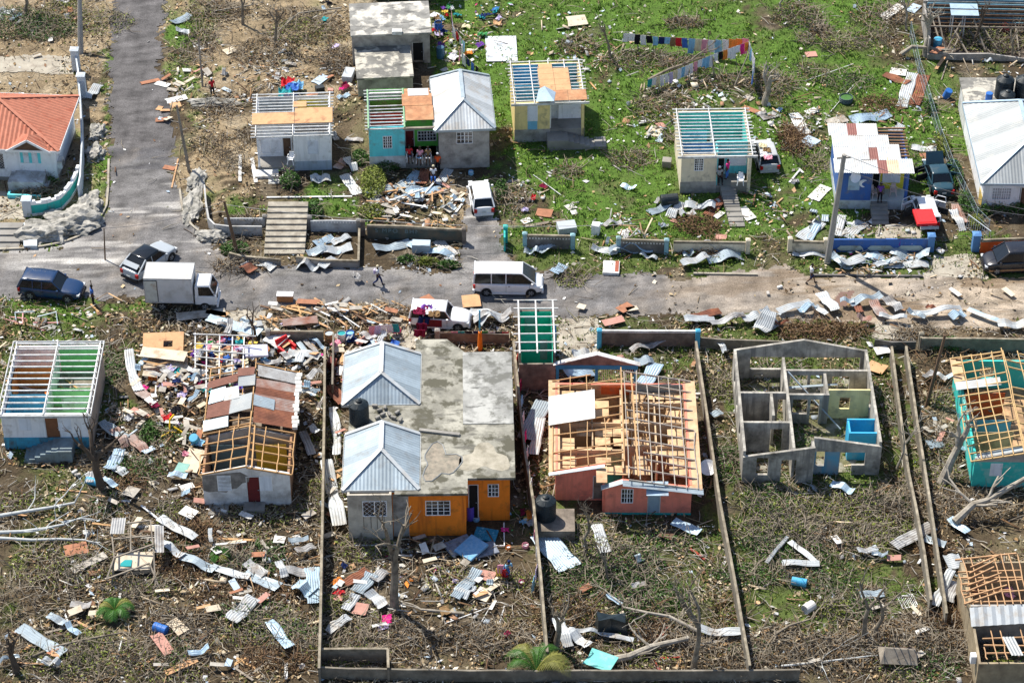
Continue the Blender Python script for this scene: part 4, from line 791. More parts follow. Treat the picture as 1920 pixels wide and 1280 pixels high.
for a,b in (((.2,D*.55),(w-.3,D*.55)),((.2,D*.25),(w*.5,D*.25)),((w*.5,.5),(w*.5,D-.4)),((w*.28,D*.3),(w*.28,D-.4)),((w*.75,D*.1),(w*.75,D*.9)),((w*.5,D*.78),(w-.3,D*.78)),((w*.5,D*.30),(w-.3,D*.30))): panel(f,'interior_wall',CI,a,b,0,H-.1,t=.1)
panel(f,'interior_wall',TEAL,(w*.3,.9),(w*.5,.9),0,H-.6); floorslab(f,z=.12,m=mat('messy_floor',(.52,.33,.18),.9,.5,1.2,(.06,.04,.03),.55,1.3),y1=D)
WF=mat('roof_timber',(.50,.31,.15),.8,.2,3,(.36,.2,.09),.25,1.5)
slopeframe(f,'rafter',WF,-.2,rx,H,RZ,.1,D+.2,11,5,jit=.08,drop=.06,seed=11,wr=.06,hr=.08); slopeframe(f,'rafter',mat('worn_timber',(.36,.32,.28),.85,.3,3),w+.25,rx+.25,H,RZ,y2-.3,D+.1,12,7,jit=.06,drop=.04,seed=12,hr=.12,wr=.07)
q=random.Random(77); mb=MB()
for i in range(7):
    for j in range(9):
        if q.random()<.30: continue
        a=.2+i*(w-.5)/7; c=.2+j*(D-.5)/9; 
        mb.box(a+.02,a+(w-.5)/7-.02-q.random()*.2,c+.02,c+(D-.5)/9-.02-q.random()*.2,H-.42+.004*((i+j)%3),H-.40+.004*((i+j)%3))
f.part('ceiling_board',mb,mat('ceiling_cream',(.62,.43,.25),.85,.2,1.5,(.22,.10,.05),.35,1.6))
for a,b in (((.16,.3),(.16,D-.2)),((w-.3,.2),(w-.3,D-.2)),((.3,D-.2),(w-.3,D-.2))): panel(f,'interior_wall',CI,a,b,0,H-.02)
mb=MB(); mb.beam((rx,-.2,H+RZ+.12),(rx,D+.3,H+RZ+.12),.08,.2); mb.beam((rx+.9,y2,H+RZ-.1),(rx+.7,D,H+RZ-.1),.1,.1)
q=random.Random(5)
for i in range(14):
    x=rx+q.uniform(.5,4.2); mb.beam((x,q.uniform(0,D-2),H-.3+q.uniform(-.2,.1)),(x+q.uniform(-.5,.5),q.uniform(2,D),H-.2+q.uniform(-.2,.1)),.05,.08)
f.part('ridge_beam',mb,WF)
mb=MB(); mb.box(-.45,.3,-.3,D+.3,H-.08,H-.02); mb.box(w-.25,w+.55,y2-.3,D+.3,H-.08,H-.02); mb.box(x2-.6,x2+.1,y2-.3,.4,H+.5,H+.56); f.part('soffit_board',mb,mat('soffit',(.60,.42,.25),.8,.2,2,(.40,.2,.1),.3)); 
mb=MB(); mb.corr((-.45,-.45,H+.02),(-.45,-.15,H+.02),(x2+.4,0,.75),pitch=.2); mb.corr((x2-.3,y2-.55,H+.1),(x2-.3,y2-.1,H+.1),(1.4,0,.55),pitch=.2); mb.corr((w+.6,y2-.2,H-.05),(w+.6,y2-.75,H-.05),(-(w+.6-x2-1.1),0,.72),pitch=.2); f.part('roof_edge_sheet',mb,ZINC)
a=f.L(1030,790,H+.3); b=f.L(1112,760,H+.6); mb=MB(); mb.corr((-.45,f.L(1031,746,H)[1],H+.15),(-.45,f.L(1029,800,H)[1],H+.15),(3.1,0,.66),pitch=.16,amp=.012); f.part('roof_sheet',mb,ZINCW)
panel(f,'rear_wall_panel',mat('slate_panel',(.20,.25,.28)),(w*.62,D-.45),(w-.3,D-.45),H-1,H+.25); panel(f,'rear_wall_panel',ORED,(w*.35,D-.5),(w*.6,D-.5),H-.6,H+.1)
# blue gabled porch behind
y3=D+2.2; mb=MB(); xa=f.L(1043,700,H)[0]; xb=f.L(1196,700,H)[0]; mb.wall((xa,y3),(xb,y3),H-.55,[(0,H-.2),((xb-xa)/2,H+.75),(xb-xa,H-.2)],.15); f.part('porch_gable',mb,BLOCK)
mb=MB(); mb.box(xa-.05,xb+.05,y3-.03,y3-.004,H-.55,H-.2); 
for x in (xa,(xa+xb)/2-.1,xb-.2): mb.box(x,x+.2,y3-.03,y3+.17,0,H-.56)
f.part('porch_frame',mb,mat('porch_blue',(.03,.25,.48)))
mb=MB()
for i in range(22): x=(xa+xb)/2+.3+i*(xb-xa)/2/22; mb.box(x,x+.02,y3+.05,y3+.07,0,H-.6)
f.part('porch_grille',mb,WHITE); mb=MB(); mb.beam((xa-.2,y3+.05,H-.15),((xa+xb)/2,y3+.05,H+.8),.4,.06); mb.beam((xb+.2,y3+.05,H-.15),((xa+xb)/2,y3+.05,H+.8),.4,.06); f.part('porch_coping',mb,WOODW)

# -- concrete ruin
f=Frame((1390,905),(1649,891),847,BL=(1370,650),name='ruin',ang=-.02); H=2.75; w=f.w=f.onF(1649,880,f.L(1649,891)[1])[0]; D=f.L(1370,650,H)[1]
tag(f.e,'roofless grey concrete block ruin with empty rooms and one blue cubicle','building'); landmark(1515,760,'the concrete ruin')
RM=mat('ruin_concrete',(.56,.53,.47),.92,.25,1.3,(.11,.10,.085),.75,.9,streak=(.2,.19,.18)); t=.18; ys=.9
xm=f.onF(1527,860)[0]; 
def opx(x0,y0,x1,y1,y=0,u=0): o=f.wbox(x0,y0,x1,y1,y); return (o[0]-u,o[1]-u,o[2],o[3])
mb=MB(); mb.wall((0,0),(xm,0),0,[(0,H-.5),(xm,H+.35)],t,[opx(1418,858,1440,890),(*opx(1464,862,1492,900)[:2],0,opx(1464,862,1492,900)[3])]); mb.wall((xm,t),(xm,ys),0,H+.2,t)
w1=opx(1530,846,1546,873,ys,xm); w2=opx(1598,848,1622,872,ys,xm); d1=opx(1574,849,1596,885,ys,xm); mb.wall((xm,ys),(w,ys),0,[(0,H+.45),(w-xm,H-.3)],t,[w1,(d1[0],w2[1],w2[2],w2[3]),(d1[0],w2[0],0,w2[2])])
mb.wall((w,ys+t),(w,D-t),0,H,t,[(1,2,1,2),(5,6.2,1,2.1)]); wbk=f.L(1370,650,H)
mb.wall((w,D),(0,D),0,[(0,H-.2),(w*.48,H+.75),(w,H-.2)],t,[(w-3.6,w-1.2,.9,2.0),(.4,w*.62,0,H-.75)]); mb.wall((0,D-t),(0,t),0,H-.1,t,[(1.4,2.4,1,2.1),(4,5,1,2.1),(7,8,1,2.1)]); f.part('wall',mb,RM)
xi=f.L(1480,740,H)[0]; mb=MB(); ya=f.L(1480,735,H)[1]; yb=f.L(1430,790,H)[1]
mb.wall((xi,.3),(xi,D-1.0),0,H-.1,t,[(3,4,0,2.1),(7.5,8.4,0,2.1)]); mb.wall((t,ya),(xi-t,ya),0,H-.1,t,[(2.6,3.3,0,2.1)]); mb.wall((t,yb),(xi-t,yb),0,H-.1,t,[(xi-1.6,xi-.8,0,2.1)]); mb.wall((1.2+xi*.28,ya-.02),(1.2+xi*.28,yb+t+.6),0,H-.1,t)
yc=f.L(1550,692,H)[1]; yd=f.L(1520,737,H)[1]; ye=f.L(1600,727,H)[1]; yf=f.L(1600,780,H)[1]
mb.wall((xi+.02,yc),(w-t,yc),0,H-.15,t,[(.3,1.5,1.0,2.2),(1.7,2.5,0,2.2),(3.2,4.4,.8,2.1)]); xk=f.L(1556,740,H)[0]; mb.wall((xi+.02,yd),(xk,yd),0,H-.15,t,[(.3,1.3,.9,2.2),(1.5,2.1,0,2.2)]); mb.wall((xk,yd+t),(xk,yc),0,H-.3,t); f.part('inner_wall',mb,RM)
mb=MB(); mb.wall((xk+.02,ye),(w-t,ye),0,H-.2,.12,[(.8,1.5,.9,1.9)]); f.part('cream_wall',mb,paint('ruin_yellow',(.82,.70,.36),(.3,.27,.2),da=.4))
mb=MB(); x5=f.L(1590,785,H)[0]; mb.wall((x5,yf),(w-t,yf),0,H-.3,.12); mb.wall((x5,yf-1.4),(w-t,yf-1.4),0,H-.3,.12,[(1.0,1.8,1.2,2.0)] if 0 else ()); mb.wall((x5,yf-.1),(x5,yf-1.3),0,H-.3,.12); f.part('blue_cubicle',mb,mat('cubicle_blue',(.04,.42,.70),.7,.1,1.5,(.2,.4,.5),.3))
mb=MB(); mb.box(xm+.05,w-.05,ys-.02,ys-.004,0,H-1.0) ; 
mb=MB(); mb.wall((xm+.1,ys-.012),(d1[0]+xm-.05,ys-.012),0,H-.75,.01,[(w1[0]-.1,w1[1]-.1,w1[2],w1[3])]); f.part('blue_paint_patch',mb,paint('faded_blue',(.12,.36,.52),(.3,.32,.33),da=.7))
mb=MB(); mb.beam((xi+.1,yc-.3,H),(x5-.2,yf+1.2,.6),.08,.08); mb.beam((xi+.2,yc-.8,H-1),(xk+.8,yc-.4,H-1.0),.2,.06); f.part('fallen_bar',mb,ZINC); floorslab(f,z=.06,m=mat('ruin_floor',(.13,.125,.06),.95,.4,1.2,(.40,.38,.34),.3,.5),x0=.2,y0=ys+.2,y1=D)

# -- teal house right
f=Frame((1821,912),(2010,908),858,BL=(1777,674),name='teal_house',ang=-.04); H=f.h; w=f.w; D=f.d; t=.15
tag(f.e,'teal green house with splintered tan roof frame at the right edge','house'); landmark(1860,790,'the teal house')
w0=f.wbox(1858,866,1878,890); mb=MB(); mb.wall((0,0),(w,0),0,H-.35,t,[(w0[0],w0[1],w0[2],min(w0[3],H-.5))]); mb.wall((0,D-t),(0,t),0,H-.1,t,[(3,4,1,2)]); mb.wall((w,D),(0,D),0,H,t,[(4,5,1,2)]); f.part('wall',mb,mat('teal_wall',(.045,.55,.50),.8,.1,1.5,(.45,.62,.58),.3,.8))
mb=MB(); mb.wall((0,0),(w,0),H-.345,[(0,H-.1),(w*.5,H+.75),(w,H)],t); f.part('gable',mb,GREYW); window(f,w0[0],w0[1],w0[2],min(w0[3],H-.5),kind='louvre')
mb=MB(); mb.box(-.4,.35,D-2.6,D+.2,H-.05,H); f.part('soffit_board',mb,mat('soffit'))
slopeframe(f,'rafter',mat('yellow_timber',(.55,.37,.17),.8,.2,3),-.35,w*.45,H,.8,-.4,D+.1,14,6,jit=.06,drop=.05,seed=21); slopeframe(f,'rafter',mat('yellow_timber'),w*.95,w*.47,H,.8,-.4,D+.1,12,4,jit=.06,drop=.1,seed=22)
mb=MB(); mb.corr((-.4,D*.66+.9,H+.15),(-.4,D*.66,H+.15),(3.0,0,.5),pitch=.2); f.part('roof_sheet',mb,ZINCW)
mb=MB(); mb.corr((.1,-.05,H-.1),(.1,.5,H-.1),(w*.45,0,.8),pitch=.2); f.part('roof_edge_sheet',mb,ZINC)
for m_,y in ((ORED,D*.7),(BLUEP,D*.42),(CI,D*.3)): panel(f,'interior_wall',m_,(.3,y),(w*.45,y),0,H-.4)
floorslab(f,z=.15,m=mat('messy_floor'),y1=D)
# -- lower right house
f=Frame((1828,1290),(2010,1290),1182,BL=(1797,1050),name='lower_right_house',ang=-.04); w=f.w; D=f.L(1797,1050,3.0)[1]; H=3.0
tag(f.e,'tan block house with broken orange timber roof grid in the lower right corner','house'); landmark(1865,1150,'the lower right tan house')
ym=f.L(1816,1147,H)[1]; mb=MB(); mb.wall((0,0),(w,0),0,H-.9,t); mb.wall((0,ym),(0,t),0,[(0,H-.3),(ym-t,H-.9)],t,); mb.wall((0,D-t),(0,ym+.01),0,H-.1,.3); mb.wall((w,D),(0,D),0,H-.1,t); f.part('wall',mb,paint('tan_block',(.42,.34,.22),(.16,.12,.08),da=.6))
mb=MB(); mb.wall((0,ym+.3),(w,ym+.3),0,H+.2,t); f.part('cross_wall',mb,GREYW)
OT=mat('orange_timber',(.50,.30,.16),.85,.25,3)
slopeframe(f,'rafter',OT,-.3,w*.6,H,.3,ym+.4,D+.1,9,9,jit=.1,drop=.08,seed=31); slopeframe(f,'rafter',OT,.5,w*.6,H-.7,.0,.1,ym-.9,5,6,jit=.05,drop=.1,seed=32)
mb=MB()
q=random.Random(8)
for i in range(7): mb.beam((-.4+i*.15,ym+.5+i*.55,H+.2),(2.2+q.uniform(-.3,.3),ym+1.5+i*.55,H+.3),.07,.09)
f.part('loose_rafter',mb,OT)
mb=MB(); mb.corr((-.1,ym-.9,H-.35),(w*.7,ym-.7,H-.25),(0,1.1,.55),pitch=.5,amp=.03); f.part('roof_sheet',mb,ZINCW); mb=MB(); mb.corr((2.0,.3,H-.5),(2.7,.3,H-.5),(-.35,1.5,.1),pitch=.2); f.part('roof_sheet',mb,mat('zinc_soft'))
floorslab(f,z=.4,m=mat('messy_floor'),y0=ym+.5,y1=D); floorslab(f,z=.4,m=mat('dark_floor'),y0=.2,y1=ym); mb=MB(); mb.box(-.35,-.02,.6,1.0,1.5,2.1); f.part('meter_box',mb,WHITE)
# ================================================================ WALLS, FENCES
def seg_wall(mb,pts,h,t,z0=0):
    P=[Vector(p) for p in pts]
    for a,b in zip(P[:-1],P[1:]):
        d=(b-a); d.z=0; d.normalize(); n=Vector((-d.y,d.x,0))*t/2; ha=a.z if h is None else h; hb=b.z if h is None else h
        A=Vector((a.x,a.y,z0)); B=Vector((b.x,b.y,z0))
        mb.hexa([A-n,B-n,B+n,A+n,A-n+Vector((0,0,ha-z0)),B-n+Vector((0,0,hb-z0)),B+n+Vector((0,0,hb-z0)),A+n+Vector((0,0,ha-z0))])
def bwall(px,h,m,label,t=.13,cat='wall',cap=None,name='boundary_wall',group=None,pillars=(),pm=None,ph=.15,pw=.32,holes=0,capm=None):
    P=[G(x,y,h) for x,y in px]; loc=Vector((P[0].x,P[0].y,0)); e=empty(name,loc); Q=[p-loc for p in P]
    mb=MB(); q2=random.Random(int(px[0][0]))
    # subdivide so that the top line is a little uneven
    pts=[]
    for a,b in zip(Q[:-1],Q[1:]):
        n=max(1,int((b-a).length/1.6))
        for i in range(n): p=a+(b-a)*i/n; pts.append(Vector((p.x,p.y,h+(q2.uniform(-.05,.04) if cap is None else q2.uniform(-.05,.03)*(len(px)>2)))))
    pts.append(Vector((Q[-1].x,Q[-1].y,h))); seg_wall(mb,pts,None,t); mb.build('wall_body',m,e)
    c=MB(); seg_wall(c,[Vector((p.x,p.y,p.z+.07)) for p in pts],None,t+.03,z0=h-.12) if cap is not None else None
    if cap is not None: c.build('coping',cap,e)
    for (x,y) in pillars:
        p=G(x,y,h+ph)-loc; pb=MB(); pb.box(p.x-pw/2,p.x+pw/2,p.y-pw/2,p.y+pw/2,0,h+ph); pb.hexa([(p.x-pw*.6,p.y-pw*.6,h+ph),(p.x+pw*.6,p.y-pw*.6,h+ph),(p.x+pw*.6,p.y+pw*.6,h+ph),(p.x-pw*.6,p.y+pw*.6,h+ph)]+[(p.x+sx*pw*.25,p.y+sy*pw*.25,h+ph+.1) for sx,sy in ((-1,-1),(1,-1),(1,1),(-1,1))]); pb.build('pillar',pm or m,e)
    if holes:
        a,b=Q[0],Q[-1]; hb=MB(); n=int((b-a).length/.22)
        for i in range(1,n):
            p=a+(b-a)*i/n; d=(b-a).normalized(); nn=Vector((d.y,-d.x,0))*(t/2+.004); s_=d*.06
            hb.hexa([p+nn-s_+Vector((0,0,-holes-.08)),p+nn+s_+Vector((0,0,-holes-.08)),p+nn+s_+Vector((0,0,-holes-.08))-nn*.05,p+nn-s_-nn*.05+Vector((0,0,-holes-.08)),p+nn-s_+Vector((0,0,-holes+.04)),p+nn+s_+Vector((0,0,-holes+.04)),p+nn+s_-nn*.05+Vector((0,0,-holes+.04)),p+nn-s_-nn*.05+Vector((0,0,-holes+.04))])
        hb.build('vent_block',FOAM,e)
    tag(e,label,cat,group); return e
RUINW=mat('wall_old',(.24,.215,.175),.95,.3,1.4,(.10,.085,.065),.55,.8,bump=.3); LCOP=mat('coping_pale',(.36,.315,.24),.95,.3,2.5,(.12,.10,.07),.7,1.6,bump=.3,fine=12)
bwall([(963,640),(974,749),(985,850),(1000,940),(1014,1080),(1026,1222)],1.7,RUINW,'long block wall draped with washing beside the orange house',cap=LCOP)
bwall([(609,652),(608,760),(605,940),(600,1190),(598,1253)],1.5,RUINW,'long straight old wall left of the orange house',cap=LCOP)
bwall([(1305,640),(1350,940),(1378,1090),(1406,1248)],1.3,RUINW,'long straight low wall right of the pink house',cap=LCOP)
bwall([(1672,650),(1690,790),(1704,888),(1717,948),(1733,1033),(1746,1125)],1.2,RUINW,'left one of the two close parallel walls beside the concrete ruin',cap=LCOP)
bwall([(1699,650),(1720,791),(1728,839),(1745,948),(1763,1067),(1775,1150)],1.2,RUINW,'right one of the two close parallel walls beside the concrete ruin',cap=LCOP)
bwall([(1128,620),(1309,621)],1.35,BLOCK,'dark block wall with white lacy top and blue end posts along the road',cap=WHITE2,pillars=[(1124,618),(1309,619)],pm=BLUEP,ph=.25)
bwall([(1312,632),(1360,636),(1480,640)],.9,RUINW,'low stained wall along the road behind the concrete ruin')
bwall([(1726,626),(1728,634),(1920,636),(1990,637)],1.1,RUINW,'grey roadside wall with square post behind the teal house',cap=LCOP,pillars=[(1728,624)],pm=LCOP)
bwall([(1640,636),(1672,640),(1718,640)],.7,CONCD,'short low dark wall at the ends of the two parallel walls')
bwall([(598,1250),(760,1254),(940,1256),(1400,1256),(1500,1254)],.95,RUINW,'long low wall across the bottom of the yards')
bwall([(603,1216),(727,1216),(728,1252)],1.15,RUINW,'small concrete pit wall joined to the bottom wall',cap=LCOP)
bwall([(504,621),(606,622)],1.0,RUINW,'stained wall with pale top behind the red folded chair',cap=LCOP,pillars=[(502,618)],pm=CONC)
bwall([(625,625),(623,720)],1.2,RUINW,'narrow stub wall left of the slab roof corner')
bwall([(815,623),(955,626)],.9,BLOCK,'low wall hung with washing beside the orange post',pillars=[(820,618)],pm=GREYW,ph=.5)
bwall([(383,346),(386,380),(391,408),(402,420),(430,424),(491,424)],.9,paint('retaining_white',(.52,.52,.52),(.2,.19,.17),da=.7),'curved stained white retaining wall at the side road corner')
bwall([(430,474),(455,480),(526,487)],.55,CONC,'low pale wall left of the broad front steps',cap=LCOP)
bwall([(555,481),(600,487),(672,489),(674,420)],.6,CONC,'low pale roadside wall right of the broad front steps',cap=LCOP)
bwall([(582,413),(672,414)],1.0,paint('panel_grey',(.44,.46,.48),(.2,.2,.2),da=.6),'grey chevron panelled wall with posts right of the broad steps',pillars=[(580,406),(672,412)],pm=CONC,holes=.1)
bwall([(420,408),(496,409)],.8,paint('panel_grey'),'short grey panel wall left of the broad front steps',pillars=[(496,404)],pm=CONC,holes=.1)
e=bwall([(688,423),(760,425),(870,431)],1.15,mat('dark_teal_wall',(.055,.075,.07),.9,.25,1.5,(.16,.12,.08),.5,.8),'dark painted wall with faint lettering below the big debris heap',pillars=[(680,414),(870,428)],pm=BLOCK,cap=LCOP)
def lettering(txt,p,q,z,size,m,parent,e0):
    cu=bpy.data.curves.new('lettering','FONT'); cu.body=txt; cu.size=size; cu.extrude=.004; cu.space_character=1.3; o=bpy.data.objects.new('lettering',cu); me=bpy.data.meshes.new_from_object(o); bpy.data.objects.remove(o)
    o=bpy.data.objects.new('lettering',me); col.objects.link(o); me.materials.append(m); o.parent=parent; A=Vector((p.x,p.y,0))-e0; d=q-p; a=math.atan2(d.y,d.x)
    o.location=(A.x+math.sin(a)*.095,A.y-math.cos(a)*.095,z); o.rotation_euler=(PI/2,0,a); return o
lettering('S MPO  BHM',G(703,423,1.15),G(790,426,1.15),.62,.5,mat('faded_letters',(.14,.20,.22),.9),e,e.location)
for (a,b),lb in ((((982,441),(1079,443)),'dark vent-block wall with turquoise posts right of the driveway'),(((1158,449),(1255,452)),'dark vent-block wall between pale turquoise posts below the grass field')):
    bwall([a,b],1.15,mat('vent_wall',(.15,.14,.13),.92,.3,1.5,(.3,.28,.25),.4,.8),lb,cap=LCOP,pillars=[(a[0]+2,a[1]-4),(b[0]-5,b[1]-3)],pm=paint('post_turq',(.30,.55,.62),da=.5),holes=.2)
bwall([(1263,453),(1398,455)],.95,CREAM,'cream wall with square end post below the beige house',pillars=[(1403,449)],pm=CREAM,ph=.3,cap=LCOP)
bwall([(946,430),(946,445)],1.3,TEAL,'short green gate wall at the right of the driveway',pillars=[(948,424)],pm=TEAL)
e=bwall([(1482,452),(1546,454)],1.0,CREAM,'short cream wall with two posts beside the concrete utility pole',pillars=[(1482,446),(1549,448)],pm=CREAM,cap=LCOP,ph=.25)
e=bwall([(1562,448),(1745,448)],1.15,NAVY,'blue wall with pale arrow panels hung with blankets',pillars=[(1747,440)],pm=mat('post_blue',(.10,.24,.50),.75,.1),ph=.3,pw=.5)
p0=G(1562,448,1.15)-e.location; p1=G(1745,448,1.15)-e.location; mb=MB(); L=(p1-p0).length
for i in range(3):
    a=.35+i*(L-.5)/3; b=a+(L-.5)/3-.3
    mb.prism([(a,.35),(a+.25,.15),(b-.25,.15),(b,.35),(b-.25,.6),(a+.25,.6)],0,.02)
o=mb.build('arrow_panel',paint('panel_pale',(.45,.52,.50)),e); o.rotation_euler=(PI/2,0,0); o.location=(p0.x,p0.y-.09,0)
e=bwall([(1840,451),(1920,447),(1990,444)],1.15,ORED,'orange-red wall with white lattice band at the right edge',pillars=[(1832,438)],pm=mat('post_blue'),ph=.35,pw=.55,cap=LCOP)
mb=MB(); p0=G(1866,470,.6)-e.location; p1=G(1925,452,1.25)-e.location
for i in range(24): p=p0+(p1-p0)*i/23; mb.box(p.x-.03,p.x+.03,p.y-.2,p.y-.17,p.z-.12,p.z+.12)
mb.beam(p0+Vector((0,-.19,.13)),p1+Vector((0,-.19,.13)),.04,.05); mb.build('lattice',WHITE,e)
# turquoise scalloped wall and white side wall of the tiled house
WT=paint('wall_white_blue',(.60,.66,.72),(.3,.33,.36),da=.5)
e=bwall([(141,98),(146,130),(151,200),(153,270),(150,330),(146,348)],1.6,WT,'tall white garden wall running beside the side road',pillars=[(139,92),(151,140)],pm=WT,ph=.5,pw=.6)
e=bwall([(147,316),(140,335),(128,355),(112,372),(88,380),(56,384)],1.0,TEAL,'curved turquoise garden wall with stepped white coping',pillars=[(49,372)],pm=WT,ph=.5,pw=.65)
mb=MB(); PP=[(147,316),(140,335),(128,355),(112,372),(88,380),(56,384)]; W=[G(x,y,1.0)-e.location for x,y in PP]
for a,b in zip(W[:-1],W[1:]):
    n=3
    for i in range(n):
        p=a+(b-a)*i/n; q=a+(b-a)*(i+1)/n; hh=1.05+(.18 if i%2==0 else .0); seg_wall(mb,[Vector((p.x,p.y,hh+.12)),Vector((q.x,q.y,hh+.12))],None,.24,z0=1.001)
    seg_wall(mb,[Vector((a.x,a.y,.22)),Vector((b.x,b.y,.22))],None,.26,z0=0)
mb.build('coping',WHITE,e)
def stairs_px(px,py0,py1,x0,x1,n,m,label,rise=.16,name='steps'):
    A=G(x0,py0,n*rise); B=G(x1,py0,n*rise); C_=G((x0+x1)/2,py1,0); mb=MB(); w_=(B.x-A.x); yb=C_.y; ya=A.y
    for i in range(n):
        a=ya+(yb-ya)*i/n; b=ya+(yb-ya)*(i+1)/n; mb.box(0,w_,b-ya,a-ya-.012,0,rise*(n-i))
    o=mb.build(name,m,loc=(A.x,ya,0)); tag(o,label,'steps'); return o
stairs_px(0,378,478,503,578,9,mat('steps_concrete',(.38,.35,.29),.92,.25,1.5,(.14,.11,.08),.6,1.0),'broad flight of pale concrete steps rising from the road',rise=.13)
stairs_px(0,417,468,-30,44,4,CONC,'wide pale steps at the left edge below the paved yard',rise=.13)
mb=MB(); mb.prism([(0,0),(1.0,0),(.6,3.0),(-.5,3.0)],0,.3); o=mb.build('stair_cheek',WT,loc=G(45,467)); tag(o,'sloping white cheek wall beside the left edge steps','wall')
# ---- rocks
def rock(px,py,r,h,lab,seed):
    bm=bmesh.new(); bmesh.ops.create_icosphere(bm,subdivisions=4,radius=1)
    for v in bm.verts:
        n=MN.fractal(v.co*1.6+Vector((seed*3.1,0,0)),.6,2.0,5); v.co*=1+.38*n; v.co.x*=r[0]; v.co.y*=r[1]; v.co.z*=h
    me=bpy.data.meshes.new('rock'); bm.to_mesh(me); bm.free(); me.materials.append(ROCK); o=bpy.data.objects.new('rock',me); col.objects.link(o); o.location=G(px,py); tag(o,lab,'rock'); return o
for i,a in enumerate([(88,438,(2.2,1.3),.9,'longest grey rock in the bank below the turquoise wall'),(140,420,(2.3,1.6),.95,'rugged grey rock filling the bend of the kerb'),(168,392,(1.1,2.0),.8,'pitted upright rock between the turquoise wall and the side road'),(183,250,(.7,1.1),.6,'pale rock left of the side road beside the white wall'),(178,290,(.8,1.2),.6,'dark pitted rock left of the side road near the white wall end'),(360,390,(.8,2.2),.6,'long pale rock beside the curved retaining wall'),(368,340,(.7,1.6),.5,'flat pale rock above the curved retaining wall'),(400,445,(1.2,.8),.5,'low rock at the foot of the curved retaining wall'),(400,195,(2.0,.6),.45,'flat pale boulder behind the leaning pole')]): rock(*a[:4],a[4],i)
# ---- wire fence on right (between blue and white houses)
def wire_fence(px,h,label):
    P=[G(x,y,0) for x,y in px]; loc=P[0].copy(); e=empty('wire_fence',loc); pm=mat('fence_blue',(.30,.38,.42),.7)
    k=MB()
    for p in P: q=p-loc; b=MB(); b.beam((q.x,q.y,0),(q.x,q.y,h),.07,.07,up=Vector((0,1,0))); b.build('fence_post',pm,e)
    for a,b in zip(P[:-1],P[1:]):
        for z in (h-.05,h*.5,.1): k.beam(a-loc+Vector((0,0,z)),b-loc+Vector((0,0,z)),.018,.018)
        n=int((b-a).length/.3)
        for i in range(n):
            p=a+(b-a)*i/n-loc; q=a+(b-a)*min(n,i+3)/n-loc; k.beam(p+Vector((0,0,.1)),q+Vector((0,0,h)),.006,.006); k.beam(p+Vector((0,0,h)),q+Vector((0,0,.1)),.006,.006)
    k.build('wire_mesh',pm,e); tag(e,label,'fence'); return e
wire_fence([(1706,70),(1722,140),(1742,205),(1762,270),(1785,330),(1806,372),(1830,420),(1852,442)],1.5,'sagging blue-grey wire fence left of the large white house')
# fence + green hedge along it is added with the plants
mb=MB()
for i in range(2): mb.beam((0,0,.08+i*1.2),(1.4,-2.2,.08+i*1.2),.05,.05)
for i in range(12): x=1.4*i/11; y=-2.2*i/11; mb.beam((x,y,.08),(x,y,1.28),.025,.025,up=Vector((0,1,0)))
o=mb.build('metal_gate',WT,loc=G(1812,428)); tag(o,'white barred gate standing open beside the blue post','gate')
def flatgrid(px,py,w,h,rot,label,m=WT,name='metal_grille',z=.06,n=9,cat='grille'):
    mb=MB(); mb.beam((0,0,0),(w,0,0),.04,.04); mb.beam((0,h,0),(w,h,0),.04,.04); mb.beam((0,0,0),(0,h,0),.04,.04); mb.beam((w,0,0),(w,h,0),.04,.04)
    for i in range(1,n): mb.beam((w*i/n,0,0),(w*i/n,h,0),.025,.025)
    o=mb.build(name,m,loc=G(px,py,z),rot=R(rot)); tag(o,label,cat); return o
flatgrid(1752,470,.95,.9,-2,'dark grille lying at the end of the blue wall',CONCD); flatgrid(1752,452,.9,.5,0,'small grey grille behind the blue wall end post',CONCD)
flatgrid(1693,1140,1.0,1.1,12,'white barred grate lying in the lower right weeds',WHITE)
# ================================================================ POLES AND WIRES
def pole(px,py,tx,ty,h,r,m,label,name='utility_pole',cross=None):
    b=G(px,py); t=G(tx,ty,h); e=empty(name,b); mb=MB(); d=t-b; mb.tube([(0,0,-.1),d*.5,d],[r*1.25,r*1.05,r*.8],8); mb.build('post',m,e)
    if cross:
        mb=MB(); mb.beam(d+Vector((-cross,0,-.3)),d+Vector((cross,.1,-.3)),.1,.12); mb.build('crossarm',m,e)
    tag(e,label,'pole' if 'post' in name or 'pole' in name else name); return e,t
_,T1=pole(1551,492,1583,290,9.6,.2,mat('pole_concrete',(.36,.34,.31),.9,.15,2),'tall leaning grey concrete utility pole beside the blue house',cross=.5)
mb=MB(); d=T1-G(1551,492); p=d*.47; mb.beam(p,p+Vector((1.0,0,-.9)),.05,.05); mb.build('lamp_arm',WHITE2,[o for o in col.objects if o.get('label','').startswith('tall leaning grey concrete')][0]); mb=MB(); mb.beam(p+Vector((.95,0,-.95)),p+Vector((1.3,0,-1.0)),.2,.12); mb.build('lamp_head',WHITE,[o for o in col.objects if o.get('label','').startswith('tall leaning grey concrete')][0])
_,T2=pole(355,322,331,197,6.0,.11,WOODG,'leaning grey wooden pole left of the small white roofless house')
_,T3=pole(446,478,420,377,4.6,.12,mat('pole_brown',(.16,.10,.06),.9,.2),'leaning brown wooden post at the roadside corner wall')
pole(151,100,149,-20,5.0,.2,mat('pole_concrete'),'thick upright pole at the end of the tall white garden wall')
_,T4=pole(197,487,195,428,2.6,.05,mat('pole_brown'),'thin upright brown post standing on the road junction','post')
pole(1737,760,1772,628,5.2,.12,mat('pole_brown'),'leaning dark wooden pole right of the two parallel walls')
pole(380,163,372,72,3.6,.07,WOODG,'thin grey pole near the green patch above the side road','post')
